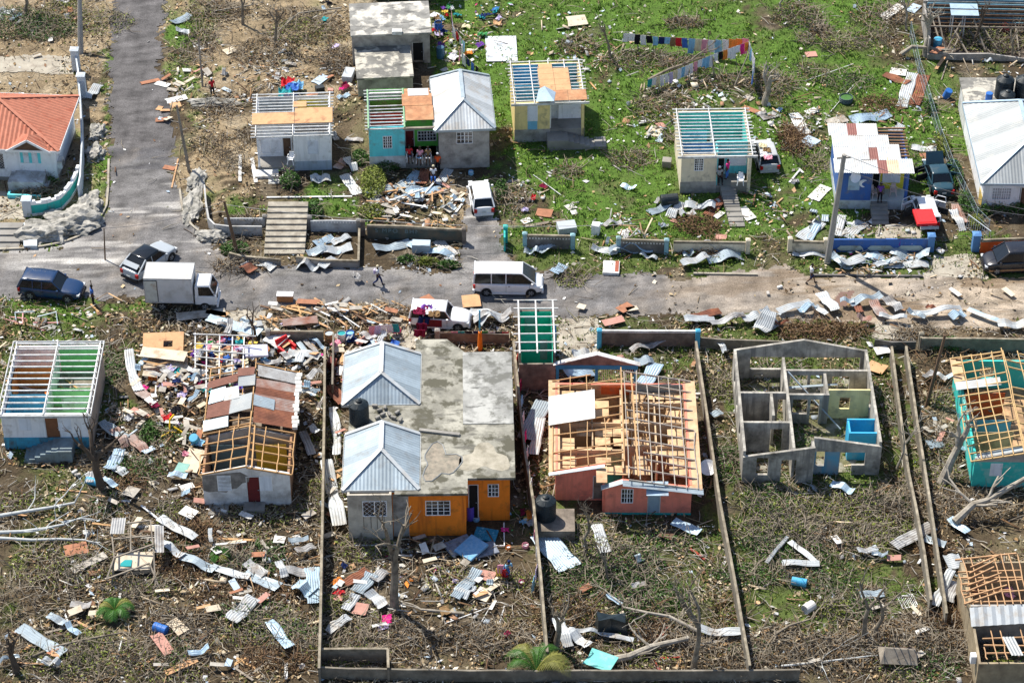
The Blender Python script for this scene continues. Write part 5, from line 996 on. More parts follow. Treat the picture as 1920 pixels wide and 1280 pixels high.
pole(1375,165,1408,90,2.6,.05,WOODG,'clothes line post at the right end of the washing lines','post'); pole(1338,146,1336,106,1.6,.04,WOODG,'short washing line prop under the middle line','post')
e_,t_=pole(900,655,900,622,1.6,.16,ORANGE,'square orange post with blue pipe beside the driveway','post'); mb=MB(); mb.tube([(0,0,1.6),(0,0,3.5)],.06,6); mb.build('pipe',BLUEP,e_)
def wire(a,b,sag,label,r=.012,m=None,name='wire'):
    a=Vector(a); b=Vector(b); mb=MB(); pts=[]
    for i in range(17): t=i/16; p=a+(b-a)*t; p.z-=sag*4*t*(1-t); pts.append(p-a)
    mb.tube(pts,r,4); o=mb.build(name,m or mat('wire_grey',(.12,.12,.13),.7,fine=0),loc=a); tag(o,label,'wire'); return o
wire(T4,T3,.5,'low wire from thin junction post to the leaning brown post',.02); wire(T1,T1+Vector((18,-4,-3)),.8,'upper cable running right from the concrete pole',.02); wire(T1+Vector((0,0,-1.2)),G(1990,410,3),.8,'lower cable running right from the concrete pole',.02)
wire(T3+Vector((0,0,-.3)),G(690,430,1.2)+Vector((20,0,.5)),.9,'sagging pale wire above the roadside walls',.018,ZINCG)
wire(G(960,300,0)+Vector((0,0,0)),G(1060,250,.1),0,'thin cable lying on the grass right of the yellow house',.012)
# ================================================================ TANKS, DRUMS
def tank(px,py,r,h,z=0,label='',m=None,lying=None):
    e=empty('water_tank',G(px,py,z),R(20)); mb=MB(); prof=[(r,0)]; n=8
    for i in range(n): a=h*.78*i/n; prof+=[(r,a+.02),(r*.975,a+.05),(r*.975,a+.09),(r,a+.12)]
    prof+=[(r,h*.8),(r*.96,h*.83),(r*.5,h*.95),(r*.32,h*.97)]; mb.lathe(prof,28); mb.build('tank_body',m or BPL,e,smooth=False)
    b=MB(); b.lathe([(r*.3,h*.97),(r*.3,h*1.03),(r*.1,h*1.07)],20); b.build('lid',m or BPL,e)
    c=MB()
    for i in range(6): a=i*PI/3; c.beam((math.cos(a)*r*.33,math.sin(a)*r*.33,h*.96),(math.cos(a)*r*.93,math.sin(a)*r*.93,h*.845),.07,.05)
    c.build('roof_rib',m or BPL,e)
    if lying is not None: e.rotation_euler=lying
    tag(e,label,'water tank','black water tanks'); return e
ZS=3.93
tank(674,789,.66,1.75,ZS,'black ribbed water tank on the orange house roof slab')
mb=MB(); P=G(1022,985); mb.box(-.05,2.55,-1.3,.9,0,1.0); o=mb.build('tank_stand',BLOCK,loc=G(1004,1008)); tag(o,'grey block plinth carrying a tank left of the pink house','plinth')
o.location=G(1004,1018)+Vector((0,1.35,0)); tank(1023,968,.68,1.7,1.0,'black domed water tank on the block plinth by the pink house')
for x,y,r,h,lb in ((1881,182,.72,2.0,'larger rear black water tank on the rear slab at right'),(1918,184,.75,2.1,'black water tank cut by the right picture edge'),(1886,200,.62,1.45,'smaller front black water tank on the rear slab at right')): tank(x,y,r,h,2.7,lb)
def drum(px,py,r,h,m,label,lying=None,z=0,name='drum',cat='drum',openm=None,group=None):
    e=empty(name,G(px,py,z)); mb=MB(); prof=[(r*.96,0),(r,.03),(r,h*.32),(r*1.04,h*.34),(r,h*.36),(r,h*.64),(r*1.04,h*.66),(r,h*.68),(r,h-.03),(r*.97,h)]; 
    if openm: prof+=[(r*.93,h),(r*.9,h-.12)]
    mb.lathe(prof,18); mb.build('drum_body',m,e); b=MB(); b.lathe([(r*.9,h-.11 if openm else h),(r*.9,h-.1 if openm else h+.015),(.02,h-.09 if openm else h+.018)],18); b.build('drum_top',openm or m,e)
    if lying is not None: e.rotation_euler=(PI/2,0,R(lying)); e.location.z=r
    tag(e,label,cat,group); return e
GB='plastic and metal drums'
drum(370,830,.32,.9,LBDRUM,'bright blue drum standing tilted beside the rusty roofed house',group=GB).rotation_euler=(R(25),R(-12),0)
drum(163,905,.26,.85,LBDRUM,'light blue drum lying under the dead tree at left',lying=70,group=GB); drum(290,1180,.3,.9,BDRUM,'dark blue drum lying near the small palm',lying=65,group=GB); drum(1484,1094,.28,.95,LBDRUM,'faded light blue drum lying in the weeds below the ruin',lying=75,group=GB)
drum(882,972,.28,1.15,mat('violet_plastic',(.12,.08,.50),.5),'tall violet-blue barrel in the recess of the orange house',openm=DARK,group=GB); drum(1853,193,.28,.9,BDRUM,'blue drum standing on the rear slab beside the tanks',z=2.7,group=GB); drum(1773,182,.3,.8,BDRUM,'blue drum leaning at the slab edge on the right',group=GB).rotation_euler=(R(15),R(15),0)
drum(1757,92,.36,1.0,LBDRUM,'round light blue drum among the fallen beams top right',group=GB); drum(618,640,.36,.8,mat('rusty_drum',(.36,.19,.08),.85,.2),'open rusty drum beside the wall end',openm=mat('drum_water',(.45,.5,.52),.3),group=GB); drum(641,638,.33,.7,WHITE2,'open white drum filled with clothes',openm=CLM('teal'),group=GB); drum(657,638,.3,.75,BDRUM,'open blue drum beside the white one',openm=CLM('sky'),group=GB)
drum(822,60,.33,.95,BDRUM,'dark blue drum with open top right of the flat concrete building',openm=DARK,group=GB); drum(826,108,.33,1.0,mat('steel_blue_drum',(.04,.13,.22),.6),'dark steel drum standing beside the bare concrete wall',group=GB)
drum(1270,382,.45,1.3,BPL,'black plastic tank lying in the heap below the beige house',lying=-80,group=GB); drum(1524,1140,.33,.75,FOAM,'white bucket shaped tub lying in weeds below the ruin',lying=-50,openm=FOAM,name='tub',cat='tub'); drum(1586,190,.55,.45,mat('dark_tub',(.10,.14,.15),.7),'wide dark round tub holding greenery on the grass',openm=mat('tub_green',(.05,.15,.03)),name='tub',cat='tub')
for x,y,r,h,c,lb in ((893,975,.22,.3,'sky','small light blue basin beside the violet barrel'),(953,1030,.16,.3,'orange','orange-yellow bucket near the woman with bright clothes'),(986,978,.18,.3,'yellow','yellow basin beside the dark house side'),(985,1025,.22,.25,'pink','pink basin next to the washing wall'),(978,1092,.18,.15,'magenta','magenta bowl lying by the washing wall'),(883,402-75,.2,.3,'sky','light blue basin in front of the grey hip-roofed house')): drum(x,y,r,h,CLM(c),lb,openm=CLM('white'),name='bucket',cat='bucket')
mb=MB(); n=8
for i in range(n):
    a0=-1.1+2.2*i/n*1.0; 
mb.hexa([(0,0,0),(.9,.25,0),(.95,1.0,.0),(-.1,1.1,0),(.05,.15,1.35),(.85,.45,1.25),(.9,.8,1.2),(0,.9,1.45)]); mb.hexa([(.9,.25,0),(1.9,.0,0),(2.0,1.2,.0),(.95,1.0,0),(.85,.45,1.25),(1.75,.25,1.0),(1.8,1.0,1.15),(.9,.8,1.2)]); o=mb.build('crushed_tank',mat('black_sheen',(.02,.03,.035),.3,.4,2,(.2,.22,.22),.2),loc=G(1120,1196),rot=R(3)); tag(o,'crushed black plastic tank standing in the brush of the lower yard','water tank')
# ================================================================ VEHICLES
TYRE=mat('tyre',(.012,.012,.012),.9,.2,fine=0); RIM=mat('rim',(.35,.36,.38),.4,.1,fine=0,metal=.5); CGL=mat('car_glass',(.006,.009,.013),.12,.1,fine=0,spec=.5); LAMPW=mat('lamp_clear',(.65,.68,.7),.2,fine=0,spec=.8); LAMPR=mat('lamp_red',(.45,.01,.01),.3,fine=0); TRIM=mat('black_trim',(.015,.015,.017),.6,fine=0); PLATE=mat('plate',(.6,.62,.6),.6,fine=0)
def cpaint(n,c,r=.25): return mat('car_'+n,c,r,.04,1,(c[0]*.8+.05,c[1]*.8+.045,c[2]*.8+.03),.25,1.5,fine=0,spec=.7)
def wheel(parent,x,y,r,wd=.2):
    mb=MB(); T=Matrix.Translation((x,y,r))@Matrix.Rotation(PI/2,4,'X'); mb.lathe([(r*.62,-wd/2),(r*.95,-wd/2),(r,-wd/2+.03),(r,wd/2-.03),(r*.95,wd/2),(r*.62,wd/2)],20,T); o=mb.build('wheel',TYRE,parent)
    s=1 if y>0 else -1; b=MB(); T2=Matrix.Translation((x,y-s*0+(-s)*(-wd/2-.004),r))@Matrix.Rotation(-PI/2*s,4,'X')
    b.lathe([(r*.62,-.01),(r*.6,.0),(r*.5,-.02)],16,T2)
    for k in range(5): a=k*2*PI/5; p=T2@Vector((0,0,.0)); q=T2@Vector((math.cos(a)*r*.56,math.sin(a)*r*.56,.0)); b.beam(p,q,.09,.02,up=Vector((0,1,0)))
    b.build('rim',RIM,o)
def car(px,py,head,L,W,H,st,paintm,label,cat='car',gm=None,roofm=None,belt=None,cab=None,wheels=None,two=None,name='car',wr=.33,zb=.22,extras=(),dark_low=False):
    """st: top outline of the lower body [(x fraction -.5..+.5, z)], cab: (rear_base,rear_top,front_top,front_base) fractions"""
    e=empty(name,G(px,py),R(head)); nst=len(st); mb=MB(); n=12
    def sect(x,zt,k):
        hw=W/2*k; b=zb+.02; 
        half=[(hw*.90,b),(hw*.985,b+.10),(hw,b+.30),(hw*.995,zt-.16 if zt-.16>b+.32 else b+.34),(hw*.96,zt-.05),(hw*.80,zt+.005),(0,zt+.03)]
        return [(x*L,y,z) for y,z in half]+[(x*L,-y,z) for y,z in half[-2::-1]]
    secs=[]
    for x,zt in st:
        k=1-.22*max(0,(abs(x)-.38)/.12)**1.8-.05*max(0,(abs(x)-.3)/.2); secs.append(sect(x,zt,k))
    m=len(secs[0]); mb.v=[p for s_ in secs for p in s_]
    for i in range(nst-1):
        for j in range(m-1): a=i*m+j; mb.f.append((a,a+m,a+m+1,a+1)); mb.m.append(0)
    mb.f.append(tuple(range(m))); mb.f.append(tuple(reversed(range((nst-1)*m,nst*m)))); mb.m+=[0,0]
    for i in range(nst-1): a=i*m; mb.f.append((a,a+m-1,a+2*m-1,a+m)); mb.m.append(0)
    body=mb.build('body',paintm,e,smooth=True); md=body.modifiers.new('sub','SUBSURF'); md.levels=2; md.render_levels=2
    rb,rt,ft,fb=cab; B=belt; hw=W/2*.93; tw=W/2*.76
    def cpt(x,y,z): return (x*L,y,z)
    g=MB(); gz=B-.06
    q=[cpt(rb,-hw,gz),cpt(fb,-hw,gz),cpt(fb,hw,gz),cpt(rb,hw,gz),cpt(rt,-tw,H-.05),cpt(ft,-tw,H-.05),cpt(ft,tw,H-.05),cpt(rt,tw,H-.05)]; g.hexa(q); go_=g.build('window_glass',gm or CGL,e); bv=go_.modifiers.new('b','BEVEL'); bv.width=.10; bv.segments=3
    # roof with rounded edge
    r=MB(); zs=[(1.0,H-.075),(.98,H-.02),(.86,H)]; 
    xs=[rt-.012,rt+.01,rt+.06,(rt+ft)/2,ft-.06,ft-.01,ft+.012]; dz=[-.05,-.015,0,.015,0,-.015,-.05]; sec=[]
    for x,dd in zip(xs,dz): sec.append([(x*L,tw*1.03,H-.085+dd*.3),(x*L,tw*1.0,H-.03+dd),(x*L,tw*.85,H+dd),(x*L,0,H+.02+dd),(x*L,-tw*.85,H+dd),(x*L,-tw,H-.03+dd),(x*L,-tw*1.03,H-.085+dd*.3)])
    k=7; r.v=[p for s_ in sec for p in s_]
    for i in range(len(sec)-1):
        for j in range(k-1): a=i*k+j; r.f.append((a,a+k,a+k+1,a+1)); r.m.append(0)
    r.f.append(tuple(range(k))); r.f.append(tuple(reversed(range((len(sec)-1)*k,len(sec)*k)))); r.m+=[0,0]
    for i in range(len(sec)-1): a=i*k; r.f.append((a,a+k-1,a+2*k-1,a+k)); r.m.append(0)
    r.build('roof',roofm or paintm,e,smooth=True)
    p=MB()
    for s_ in (-1,1):
        p.beam(cpt(fb,s_*hw*1.0,B-.05),cpt(ft,s_*tw*1.01,H-.05),.06,.07); p.beam(cpt(rb,s_*hw*1.0,B-.05),cpt(rt,s_*tw*1.01,H-.05),.09,.16)
        for u in ((.40,.46) if (ft-rt)<.45 else (.35,.66)): 
            if u==.46: continue
            xt=rt+(ft-rt)*u; p.beam(cpt(xt,s_*hw*1.005,B-.05),cpt(xt,s_*tw*1.02,H-.06),.07,.03,up=Vector((0,1,0)))
    p.build('pillar',paintm,e)
    wx=wheels or (-.30,.31)
    for x in wx:
        for s_ in (-1,1):
            a=MB(); a.lathe([(wr*1.16,-.02),(wr*1.16,.012),(.02,.014)],18,Matrix.Translation((x*L,s_*(W/2-.01),wr+.02))@Matrix.Rotation(-s_*PI/2,4,'X')); a.build('wheel_arch',TRIM,e)
            wheel(e,x*L,s_*(W/2-.08),wr)
    for s_ in (-1,1):
        h=MB(); h.box(st[-1][0]*L-.22,st[-1][0]*L-.03,s_*W*.36-.16,s_*W*.36+.16,zb+.36,zb+.50); h.build('headlight',LAMPW,e)
        h=MB(); zt=st[0][1]; h.box(st[0][0]*L+.03 -.045,st[0][0]*L+.14,s_*W*.38-.13,s_*W*.38+.1,zt-.38,zt-.08); h.build('tail_light',LAMPR,e)
        h=MB(); h.box(fb*L-.35,fb*L-.2,s_*(W/2+.02),s_*(W/2+.17) if s_>0 else s_*(W/2+.17)+.0001,B-.03,B+.12) if s_>0 else h.box(fb*L-.35,fb*L-.2,-(W/2+.17),-(W/2+.02),B-.03,B+.12); h.build('wing_mirror',paintm,e)
        dl=MB(); 
        for u in (.52,): dl.box((rb+(fb-rb)*u)*L-.008,(rb+(fb-rb)*u)*L+.008,s_*(W/2+.004)-.004,s_*(W/2+.004)+.004,zb+.15,B-.12)
        dl.box((rb+(fb-rb)*.9)*L-.008,(rb+(fb-rb)*.9)*L+.008,s_*(W/2+.004)-.004,s_*(W/2+.004)+.004,zb+.15,B-.12); dl.box((rb+(fb-rb)*.55)*L,(rb+(fb-rb)*.55)*L+.16,s_*(W/2+.01)-.01,s_*(W/2+.01)+.01,B-.22,B-.18); dl.build('door_seam',TRIM,e)
    b=MB(); b.box(st[0][0]*L-.04,st[0][0]*L+.12,-W*.42,W*.42,zb,zb+.2); b.build('rear_bumper',TRIM if dark_low else paintm,e); b=MB(); b.box(st[-1][0]*L-.12,st[-1][0]*L+.04,-W*.40,W*.40,zb,zb+.22); b.build('front_bumper',TRIM if dark_low else paintm,e)
    b=MB(); b.box(st[0][0]*L-.06,st[0][0]*L-.035,-.17,.17,zb+.28,zb+.40); b.build('number_plate',PLATE,e); b=MB(); b.box(st[-1][0]*L+.035,st[-1][0]*L+.05,-.42,.42,zb+.25,zb+.36); b.build('grille',TRIM,e)
    b=MB(); b.box((wx[0]+.08)*L,(wx[1]-.08)*L,-W/2-.012,W/2+.012,zb-.02,zb+.09); b.build('sill',TRIM if dark_low else paintm,e)
    tag(e,label,cat); return e
SUVST=[(-.5,.98),(-.47,1.02),(-.40,1.03),(-.1,1.02),(.14,1.02),(.24,1.0),(.36,.94),(.44,.86),(.485,.76),(.5,.62)]
HATST=[(-.5,.88),(-.47,.93),(-.40,.94),(0,.93),(.18,.92),(.28,.88),(.38,.82),(.45,.74),(.49,.64),(.5,.55)]
SEDST=[(-.5,.82),(-.48,.90),(-.44,.93),(-.30,.94),(0,.90),(.16,.90),(.26,.86),(.38,.80),(.46,.72),(.49,.62),(.5,.52)]
VANST=[(-.5,1.0),(-.48,1.05),(-.40,1.08),(0,1.06),(.22,1.04),(.32,1.0),(.40,.93),(.46,.82),(.49,.70),(.5,.60)]
e=car(99,551,-9,4.65,1.88,1.70,SUVST,cpaint('blue',(.006,.032,.10)),'dark blue SUV parked on the grass verge beside a standing person',belt=1.02,cab=(-.495,-.42,.07,.22),wr=.36,dark_low=True)
mb=MB(); [mb.tube([(-1.6,s_*.62,1.74),(-.9,s_*.63,1.79),(.2,s_*.62,1.74)],.022,6) for s_ in (-1,1)]; mb.build('roof_rail',RIM,e)
e=car(281,500,56,4.6,1.88,1.62,SUVST,cpaint('silver_grey',(.38,.42,.46)),'silver-grey coupe SUV with black glass roof turning at the junction',belt=1.0,cab=(-.48,-.24,.08,.24),wr=.36,roofm=CGL,dark_low=True)
mb=MB(); mb.hexa([(-2.1,-.66,1.24),(-1.75,-.66,1.43),(-1.75,.66,1.43),(-2.1,.66,1.24),(-2.1,-.66,1.28),(-1.75,-.66,1.47),(-1.75,.66,1.47),(-2.1,.66,1.28)]); mb.build('rear_spoiler',MC['car_silver_grey'],e)
e=car(953,541,-1,5.1,1.95,1.95,VANST,cpaint('white',(.80,.81,.83)),'white passenger van driving along the road with dark side windows','van',belt=1.12,cab=(-.492,-.475,.20,.40),wheels=(-.31,.33),wr=.33,name='van')
e=car(902,380,97,4.1,1.72,1.5,HATST,MC['car_white'],'white hatchback parked on the driveway beside the debris heap',belt=.93,cab=(-.48,-.36,.08,.26),wr=.30)
e=car(826,606,-5,4.35,1.75,1.65,SUVST,MC['car_white'],'white estate car covered with clothes and boards in the driveway',belt=1.0,cab=(-.49,-.46,.10,.20),wr=.33); ecl=e
mb=MB(); mb.box(-1.4,.2,-.89,-.875,.35,.95); mb.build('maroon_panel',mat('maroon_panel',(.22,.02,.03),.5),e)
e=car(1434,301,96,4.0,1.75,1.5,HATST,cpaint('silver',(.50,.52,.53)),'silver hatchback with rubbish on its roof right of the beige house',belt=.93,cab=(-.48,-.36,.08,.26),wr=.30); esil=e
e=car(1757,342,95,4.5,1.75,1.42,SEDST,cpaint('dark_teal',(.02,.06,.085)),'dark teal saloon with bonnet and all four doors open',belt=.90,cab=(-.34,-.17,.10,.27),wr=.31); edk=e
def opendoor(e,x,s_,m,L_=.95,ang=65,H_=1.35,seed=0):
    mb=MB(); a=R(ang); dx=-math.cos(a)*L_; dy=s_*math.sin(a)*L_; W_=.88; n=Vector((dy,-dx,0)).normalized()*.05
    for z0,z1 in ((.35,.9),): mb.hexa([Vector((x,s_*W_,z0))-n,Vector((x+dx,s_*W_+dy,z0))-n,Vector((x+dx,s_*W_+dy,z0))+n,Vector((x,s_*W_,z0))+n,Vector((x,s_*W_,z1))-n,Vector((x+dx,s_*W_+dy,z1))-n,Vector((x+dx,s_*W_+dy,z1))+n,Vector((x,s_*W_,z1))+n])
    for u,v in (((0,.9),(.25,H_)),((.25,H_),(.9,H_)),((.9,H_),(1,.9))): mb.beam((x+dx*u[0],s_*W_+dy*u[0],u[1]),(x+dx*v[0],s_*W_+dy*v[0],v[1]),.05,.05)
    mb.build('door',m,e)
for x in (1.15,.15):
    for s_ in (-1,1): opendoor(edk,x,s_,TRIM if s_>0 else MC['car_dark_teal'])
mb=MB(); mb.hexa([(1.15,-.72,.92),(1.20,-.72,.90),(1.20,.72,.90),(1.15,.72,.92),(1.75,-.66,1.75),(1.80,-.66,1.72),(1.80,.66,1.72),(1.75,.66,1.75)]); mb.build('bonnet',MC['car_dark_teal'],edk)
e=car(1733,407,94,3.8,1.65,1.55,HATST,MC['car_white'],'small white car with open doors and a red slab on its roof',belt=.93,cab=(-.49,-.44,.12,.26),wr=.29)
for x in (1.0,.1):
    for s_ in (-1,1): opendoor(e,x,s_,TRIM if x<.5 else MC['car_white'],ang=60)
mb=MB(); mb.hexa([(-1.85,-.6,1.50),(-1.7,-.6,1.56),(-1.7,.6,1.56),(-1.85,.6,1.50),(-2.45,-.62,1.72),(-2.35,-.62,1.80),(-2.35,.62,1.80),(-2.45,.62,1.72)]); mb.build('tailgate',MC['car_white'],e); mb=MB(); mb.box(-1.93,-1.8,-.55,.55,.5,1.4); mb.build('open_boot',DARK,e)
mb=MB(); mb.box(-.95,.95,-.75,.75,0,.22); mb.box(-.8,.8,-.6,.6,.22,.26); o=mb.build('red_mattress',mat('red_vinyl',(.70,.015,.02),.6,.08,3,(.45,.01,.01),.3,2,fine=6),loc=G(1733,407,1.62)+Vector((.0,-.2,0)),rot=R(94)); tag(o,'bright red padded slab lying on the small white car','mattress')
e=car(1903,500,184,5.0,1.9,1.85,VANST,cpaint('black',(.015,.017,.025)),'black minivan with brown lower trim parked at the right edge','minivan',belt=1.1,cab=(-.49,-.46,.16,.34),wheels=(-.30,.32),wr=.34,name='minivan')
mb=MB(); mb.box(-2.0,2.2,.955,.97,.32,.48); mb.box(-2.0,2.2,-.97,-.955,.32,.48); mb.build('side_trim',mat('brown_trim',(.36,.19,.09),.5),e)
# box truck
e=empty('box_truck',G(343,569),R(-1.5)); tag(e,'white box truck with rusty cargo door panel at the road edge','truck')
BW=mat('cargo_white',(.62,.62,.62),.6,.08,1.2,(.40,.38,.34),.35,.7,fine=0); mb=MB(); mb.box(-2.5,.95,-.98,.98,.82,2.95); mb.build('cargo_box',BW,e)
mb=MB(); 
for s_ in (-1,1): mb.box(-2.52,.97,s_*.985-.02,s_*.985+.02,2.9,2.98); mb.box(-2.52,.97,s_*.985-.02,s_*.985+.02,.78,.86)
mb.box(-2.53,-2.5,-1,1,.78,2.98); mb.build('box_trim',mat('trim_grey',(.5,.5,.5),.5),e)
mb=MB(); mb.box(-2.46,-1.6,-1.02,-1.0,.9,2.75); mb.build('side_door',mat('door_stained',(.55,.56,.52),.6,.15,2,(.35,.2,.1),.35,1.5),e); mb=MB(); mb.box(-2.53,-1.56,-1.03,-1.005,2.75,2.79); mb.box(-1.6,-1.56,-1.03,-1.005,.88,2.75); mb.build('door_seal',TRIM,e)
cabm=cpaint('truck_white',(.74,.75,.77),.35); mb=MB(); mb.hexa([(1.05,-.88,.55),(2.62,-.88,.55),(2.62,.88,.55),(1.05,.88,.55),(1.05,-.88,1.35),(2.62,-.86,1.35),(2.62,.86,1.35),(1.05,.88,1.35)]); o=mb.build('cab',cabm,e); bv=o.modifiers.new('b','BEVEL'); bv.width=.08; bv.segments=3
mb=MB(); mb.hexa([(1.1,-.84,1.3),(2.56,-.82,1.3),(2.56,.82,1.3),(1.1,.84,1.3),(1.15,-.78,2.12),(2.18,-.76,2.12),(2.18,.76,2.12),(1.15,.78,2.12)]); mb.build('cab_glass',CGL,e)
mb=MB(); mb.hexa([(1.08,-.82,2.08),(2.24,-.80,2.08),(2.24,.80,2.08),(1.08,.82,2.08),(1.14,-.74,2.22),(2.12,-.72,2.24),(2.12,.72,2.24),(1.14,.74,2.22)]); o=mb.build('cab_roof',cabm,e); bv=o.modifiers.new('b','BEVEL'); bv.width=.05; bv.segments=3
mb=MB(); 
for s_ in (-1,1): mb.beam((2.56,s_*.84,1.32),(2.2,s_*.78,2.1),.07,.07); mb.beam((1.22,s_*.845,1.3),(1.22,s_*.80,2.1),.24,.05,up=Vector((0,1,0)))
mb.build('cab_pillar',cabm,e); mb=MB(); mb.box(-2.4,2.3,-.4,-.25,.55,.8); mb.box(-2.4,2.3,.25,.4,.55,.8); mb.box(-.6,.5,-.85,-.5,.45,.78); mb.build('chassis',TRIM,e)
for x in (-1.35,1.75):
    for s_ in (-1,1): wheel(e,x,s_*.78,.38,.25)
mb=MB(); mb.box(2.6,2.72,-.85,.85,.35,.6); mb.build('front_bumper',cabm,e)
for s_ in (-1,1):
    mb=MB(); mb.box(2.60,2.66,s_*.68-.14,s_*.68+.14,.68,.85); mb.build('headlight',LAMPW,e); mb=MB(); mb.beam((2.4,s_*.86,1.6),(2.75,s_*1.12,1.7),.03,.03); mb.box(2.72,2.78,s_*1.12-.1,s_*1.12+.1,1.5,1.85); mb.build('wing_mirror',TRIM,e)
landmark(99,545,'the blue SUV'); landmark(343,550,'the box truck'); landmark(953,530,'the white van'); landmark(902,380,'the parked white hatchback'); landmark(826,600,'the clothes-covered car'); landmark(1733,405,'the small white car'); landmark(1757,340,'the dark saloon'); landmark(265,500,'the grey SUV'); landmark(1434,300,'the silver hatchback'); landmark(1900,495,'the black minivan'); landmark(1551,480,'the concrete utility pole')
# ================================================================ PEOPLE
SKIN=mat('skin_dark',(.085,.040,.022),.6,.1,3,fine=0); HAIRM=mat('hair_black',(.01,.008,.007),.9,fine=0)
def skinned(name,V,E,Rr,m,parent,root=0,lv=1):
    me=bpy.data.meshes.new(name); me.from_pydata([tuple(v) for v in V],E,[]); me.materials.append(m)
    o=bpy.data.objects.new(name,me); col.objects.link(o); o.parent=parent; md=o.modifiers.new('skin','SKIN'); md.use_smooth_shade=True
    sk=me.skin_vertices[0].data
    for i,r in enumerate(Rr): sk[i].radius=(r,r) if not isinstance(r,tuple) else r
    sk[root].use_root=True
    s=o.modifiers.new('sub','SUBSURF'); s.levels=lv; s.render_levels=lv; return o
def person(px,py,head,pose,shirt,pants,label,z=0,h=1.74,sleeve=.5,shorts=False,hat=None,skirt=None,bag=None,seatz=.45,arms=None):
    e=empty('person',G(px,py,z),R(head)); k=h/1.74; V=lambda x,y,zz: Vector((x,y,zz))*k
    hip=.92; lean=0
    # x forward, y left
    if pose=='walk': legs=[(V(.0,.10,hip),V(.20,.10,.52),V(.30,.10,.09),V(.45,.10,.04)),(V(.0,-.10,hip),V(-.02,-.10,.50),V(-.36,-.10,.16),V(-.26,-.10,.04))]; arms=arms or [(V(0,.19,1.42),V(-.14,.24,1.16),V(-.02,.25,.94)),(V(0,-.19,1.42),V(.12,-.24,1.17),V(.33,-.22,1.08))]
    elif pose=='sit': hip=seatz+.1; legs=[(V(.0,s*.10,hip),V(.42,s*.14,hip-.02),V(.44,s*.14,.09),V(.57,s*.14,.04)) for s in (1,-1)]; arms=arms or [(V(0,s*.19,hip+.5),V(.05,s*.25,hip+.26),V(.25,s*.17,hip+.10)) for s in (1,-1)]
    elif pose=='bend': legs=[(V(.0,s*.10,hip),V(.04,s*.11,.5),V(0,s*.12,.09),V(.13,s*.12,.04)) for s in (1,-1)]; lean=.32; arms=arms or [(V(.30,s*.19,1.33),V(.42,s*.22,1.08),V(.52,s*.12,.85)) for s in (1,-1)]
    else: legs=[(V(.0,s*.10,hip),V(.02,s*.11,.5),V(0,s*.12,.09),V(.13,s*.14,.04)) for s in (1,-1)]; arms=arms or [(V(0,s*.19,1.42),V(-.02,s*.25,1.15),V(.10,s*.23,.93)) for s in (1,-1)]
    b=hip; ch=V(lean*.6,0,b+.30); nk=V(lean*.95,0,b+.56); hd=V(lean*1.15+.02,0,b+.74)
    P=[V(0,0,b),V(lean*.3,0,b+.15),ch,V(lean*.85,0,b+.47),nk,V(lean*1.02,0,b+.63),hd,hd+V(.01,0,.09)]; Rd=[.125,.115,.135,.12,.055,.075,.098,.07]; E=[(i,i+1) for i in range(7)]
    def add(par,pts,rs):
        for p,r in zip(pts,rs): P.append(p); Rd.append(r); E.append((par,len(P)-1)); par=len(P)-1
        return par
    add(6,[hd+V(.105,0,-.01)],[.016])         # nose
    for s in (1,-1): add(6,[hd+V(0,s*.10,0)],[.018])   # ears
    for (a,kn,an,to) in legs: add(0,[a,kn,an,to],[.095,.062,.040,.032])
    for (a,el_,wr_) in arms:
        i=add(3,[a,el_,wr_],[.055,.042,.028]); d=(wr_-el_).normalized(); side=d.cross(Vector((0,0,1))); side=side.normalized() if side.length>.1 else Vector((0,1,0)); up=side.cross(d)
        palm=add(i,[wr_+d*.06*k],[.036])
        for f_,(o_,l_) in enumerate(((-.030,.075),(-.010,.085),(.010,.08),(.030,.065))): add(palm,[wr_+d*.10*k+side*o_,wr_+d*(.10+l_*.5)*k+side*o_*1.1-up*.008,wr_+d*(.10+l_)*k+side*o_*1.1-up*.03],[.0095,.009,.0075])
        add(palm,[wr_+d*.07*k+side*-.05,wr_+d*.12*k+side*-.065-up*.01],[.011,.009])
    Rd=[r*k for r in Rd]; skinned('body',P,E,Rd,SKIN,e)
    # shirt
    P2=[P[0]+V(0,0,-.02),P[1],P[2],P[3],P[3]+V(0,0,.05)]; R2=[.145,.135,.155,.135,.09]; E2=[(0,1),(1,2),(2,3),(3,4)]
    for (a,el_,wr_) in arms:
        P2.append(a); R2.append(.075); E2.append((3,len(P2)-1)); P2.append(a+(el_-a)*(.75 if sleeve<=.5 else 1.0)); R2.append(.062); E2.append((len(P2)-2,len(P2)-1))
        if sleeve>.6: P2.append(el_+(wr_-el_)*.9); R2.append(.042); E2.append((len(P2)-2,len(P2)-1))
    skinned('shirt',P2,E2,[r*k for r in R2],shirt,e)
    P3=[P[0]+V(0,0,-.01),P[0]+V(0,0,.05)]; R3=[.15,.14]; E3=[(0,1)]
    for (a,kn,an,to) in legs:
        P3.append(a+V(0,0,-.06)); R3.append(.112); E3.append((0,len(P3)-1)); P3.append(kn); R3.append(.08); E3.append((len(P3)-2,len(P3)-1))
        if not shorts: P3.append(an+V(0,0,.02)); R3.append(.058); E3.append((len(P3)-2,len(P3)-1))
    skinned('trousers',P3,E3,[r*k for r in R3],pants,e)
    for (a,kn,an,to) in legs:
        mb=MB(); T=Matrix.Translation((an+to)/2); d=(to-an); mb.beam(an+V(-.05,0,-.045),to+V(.05,0,-.0),.10*k,.075*k); o=mb.build('shoe',TRIM,e); q=o.modifiers.new('b','BEVEL'); q.width=.02; q.segments=2
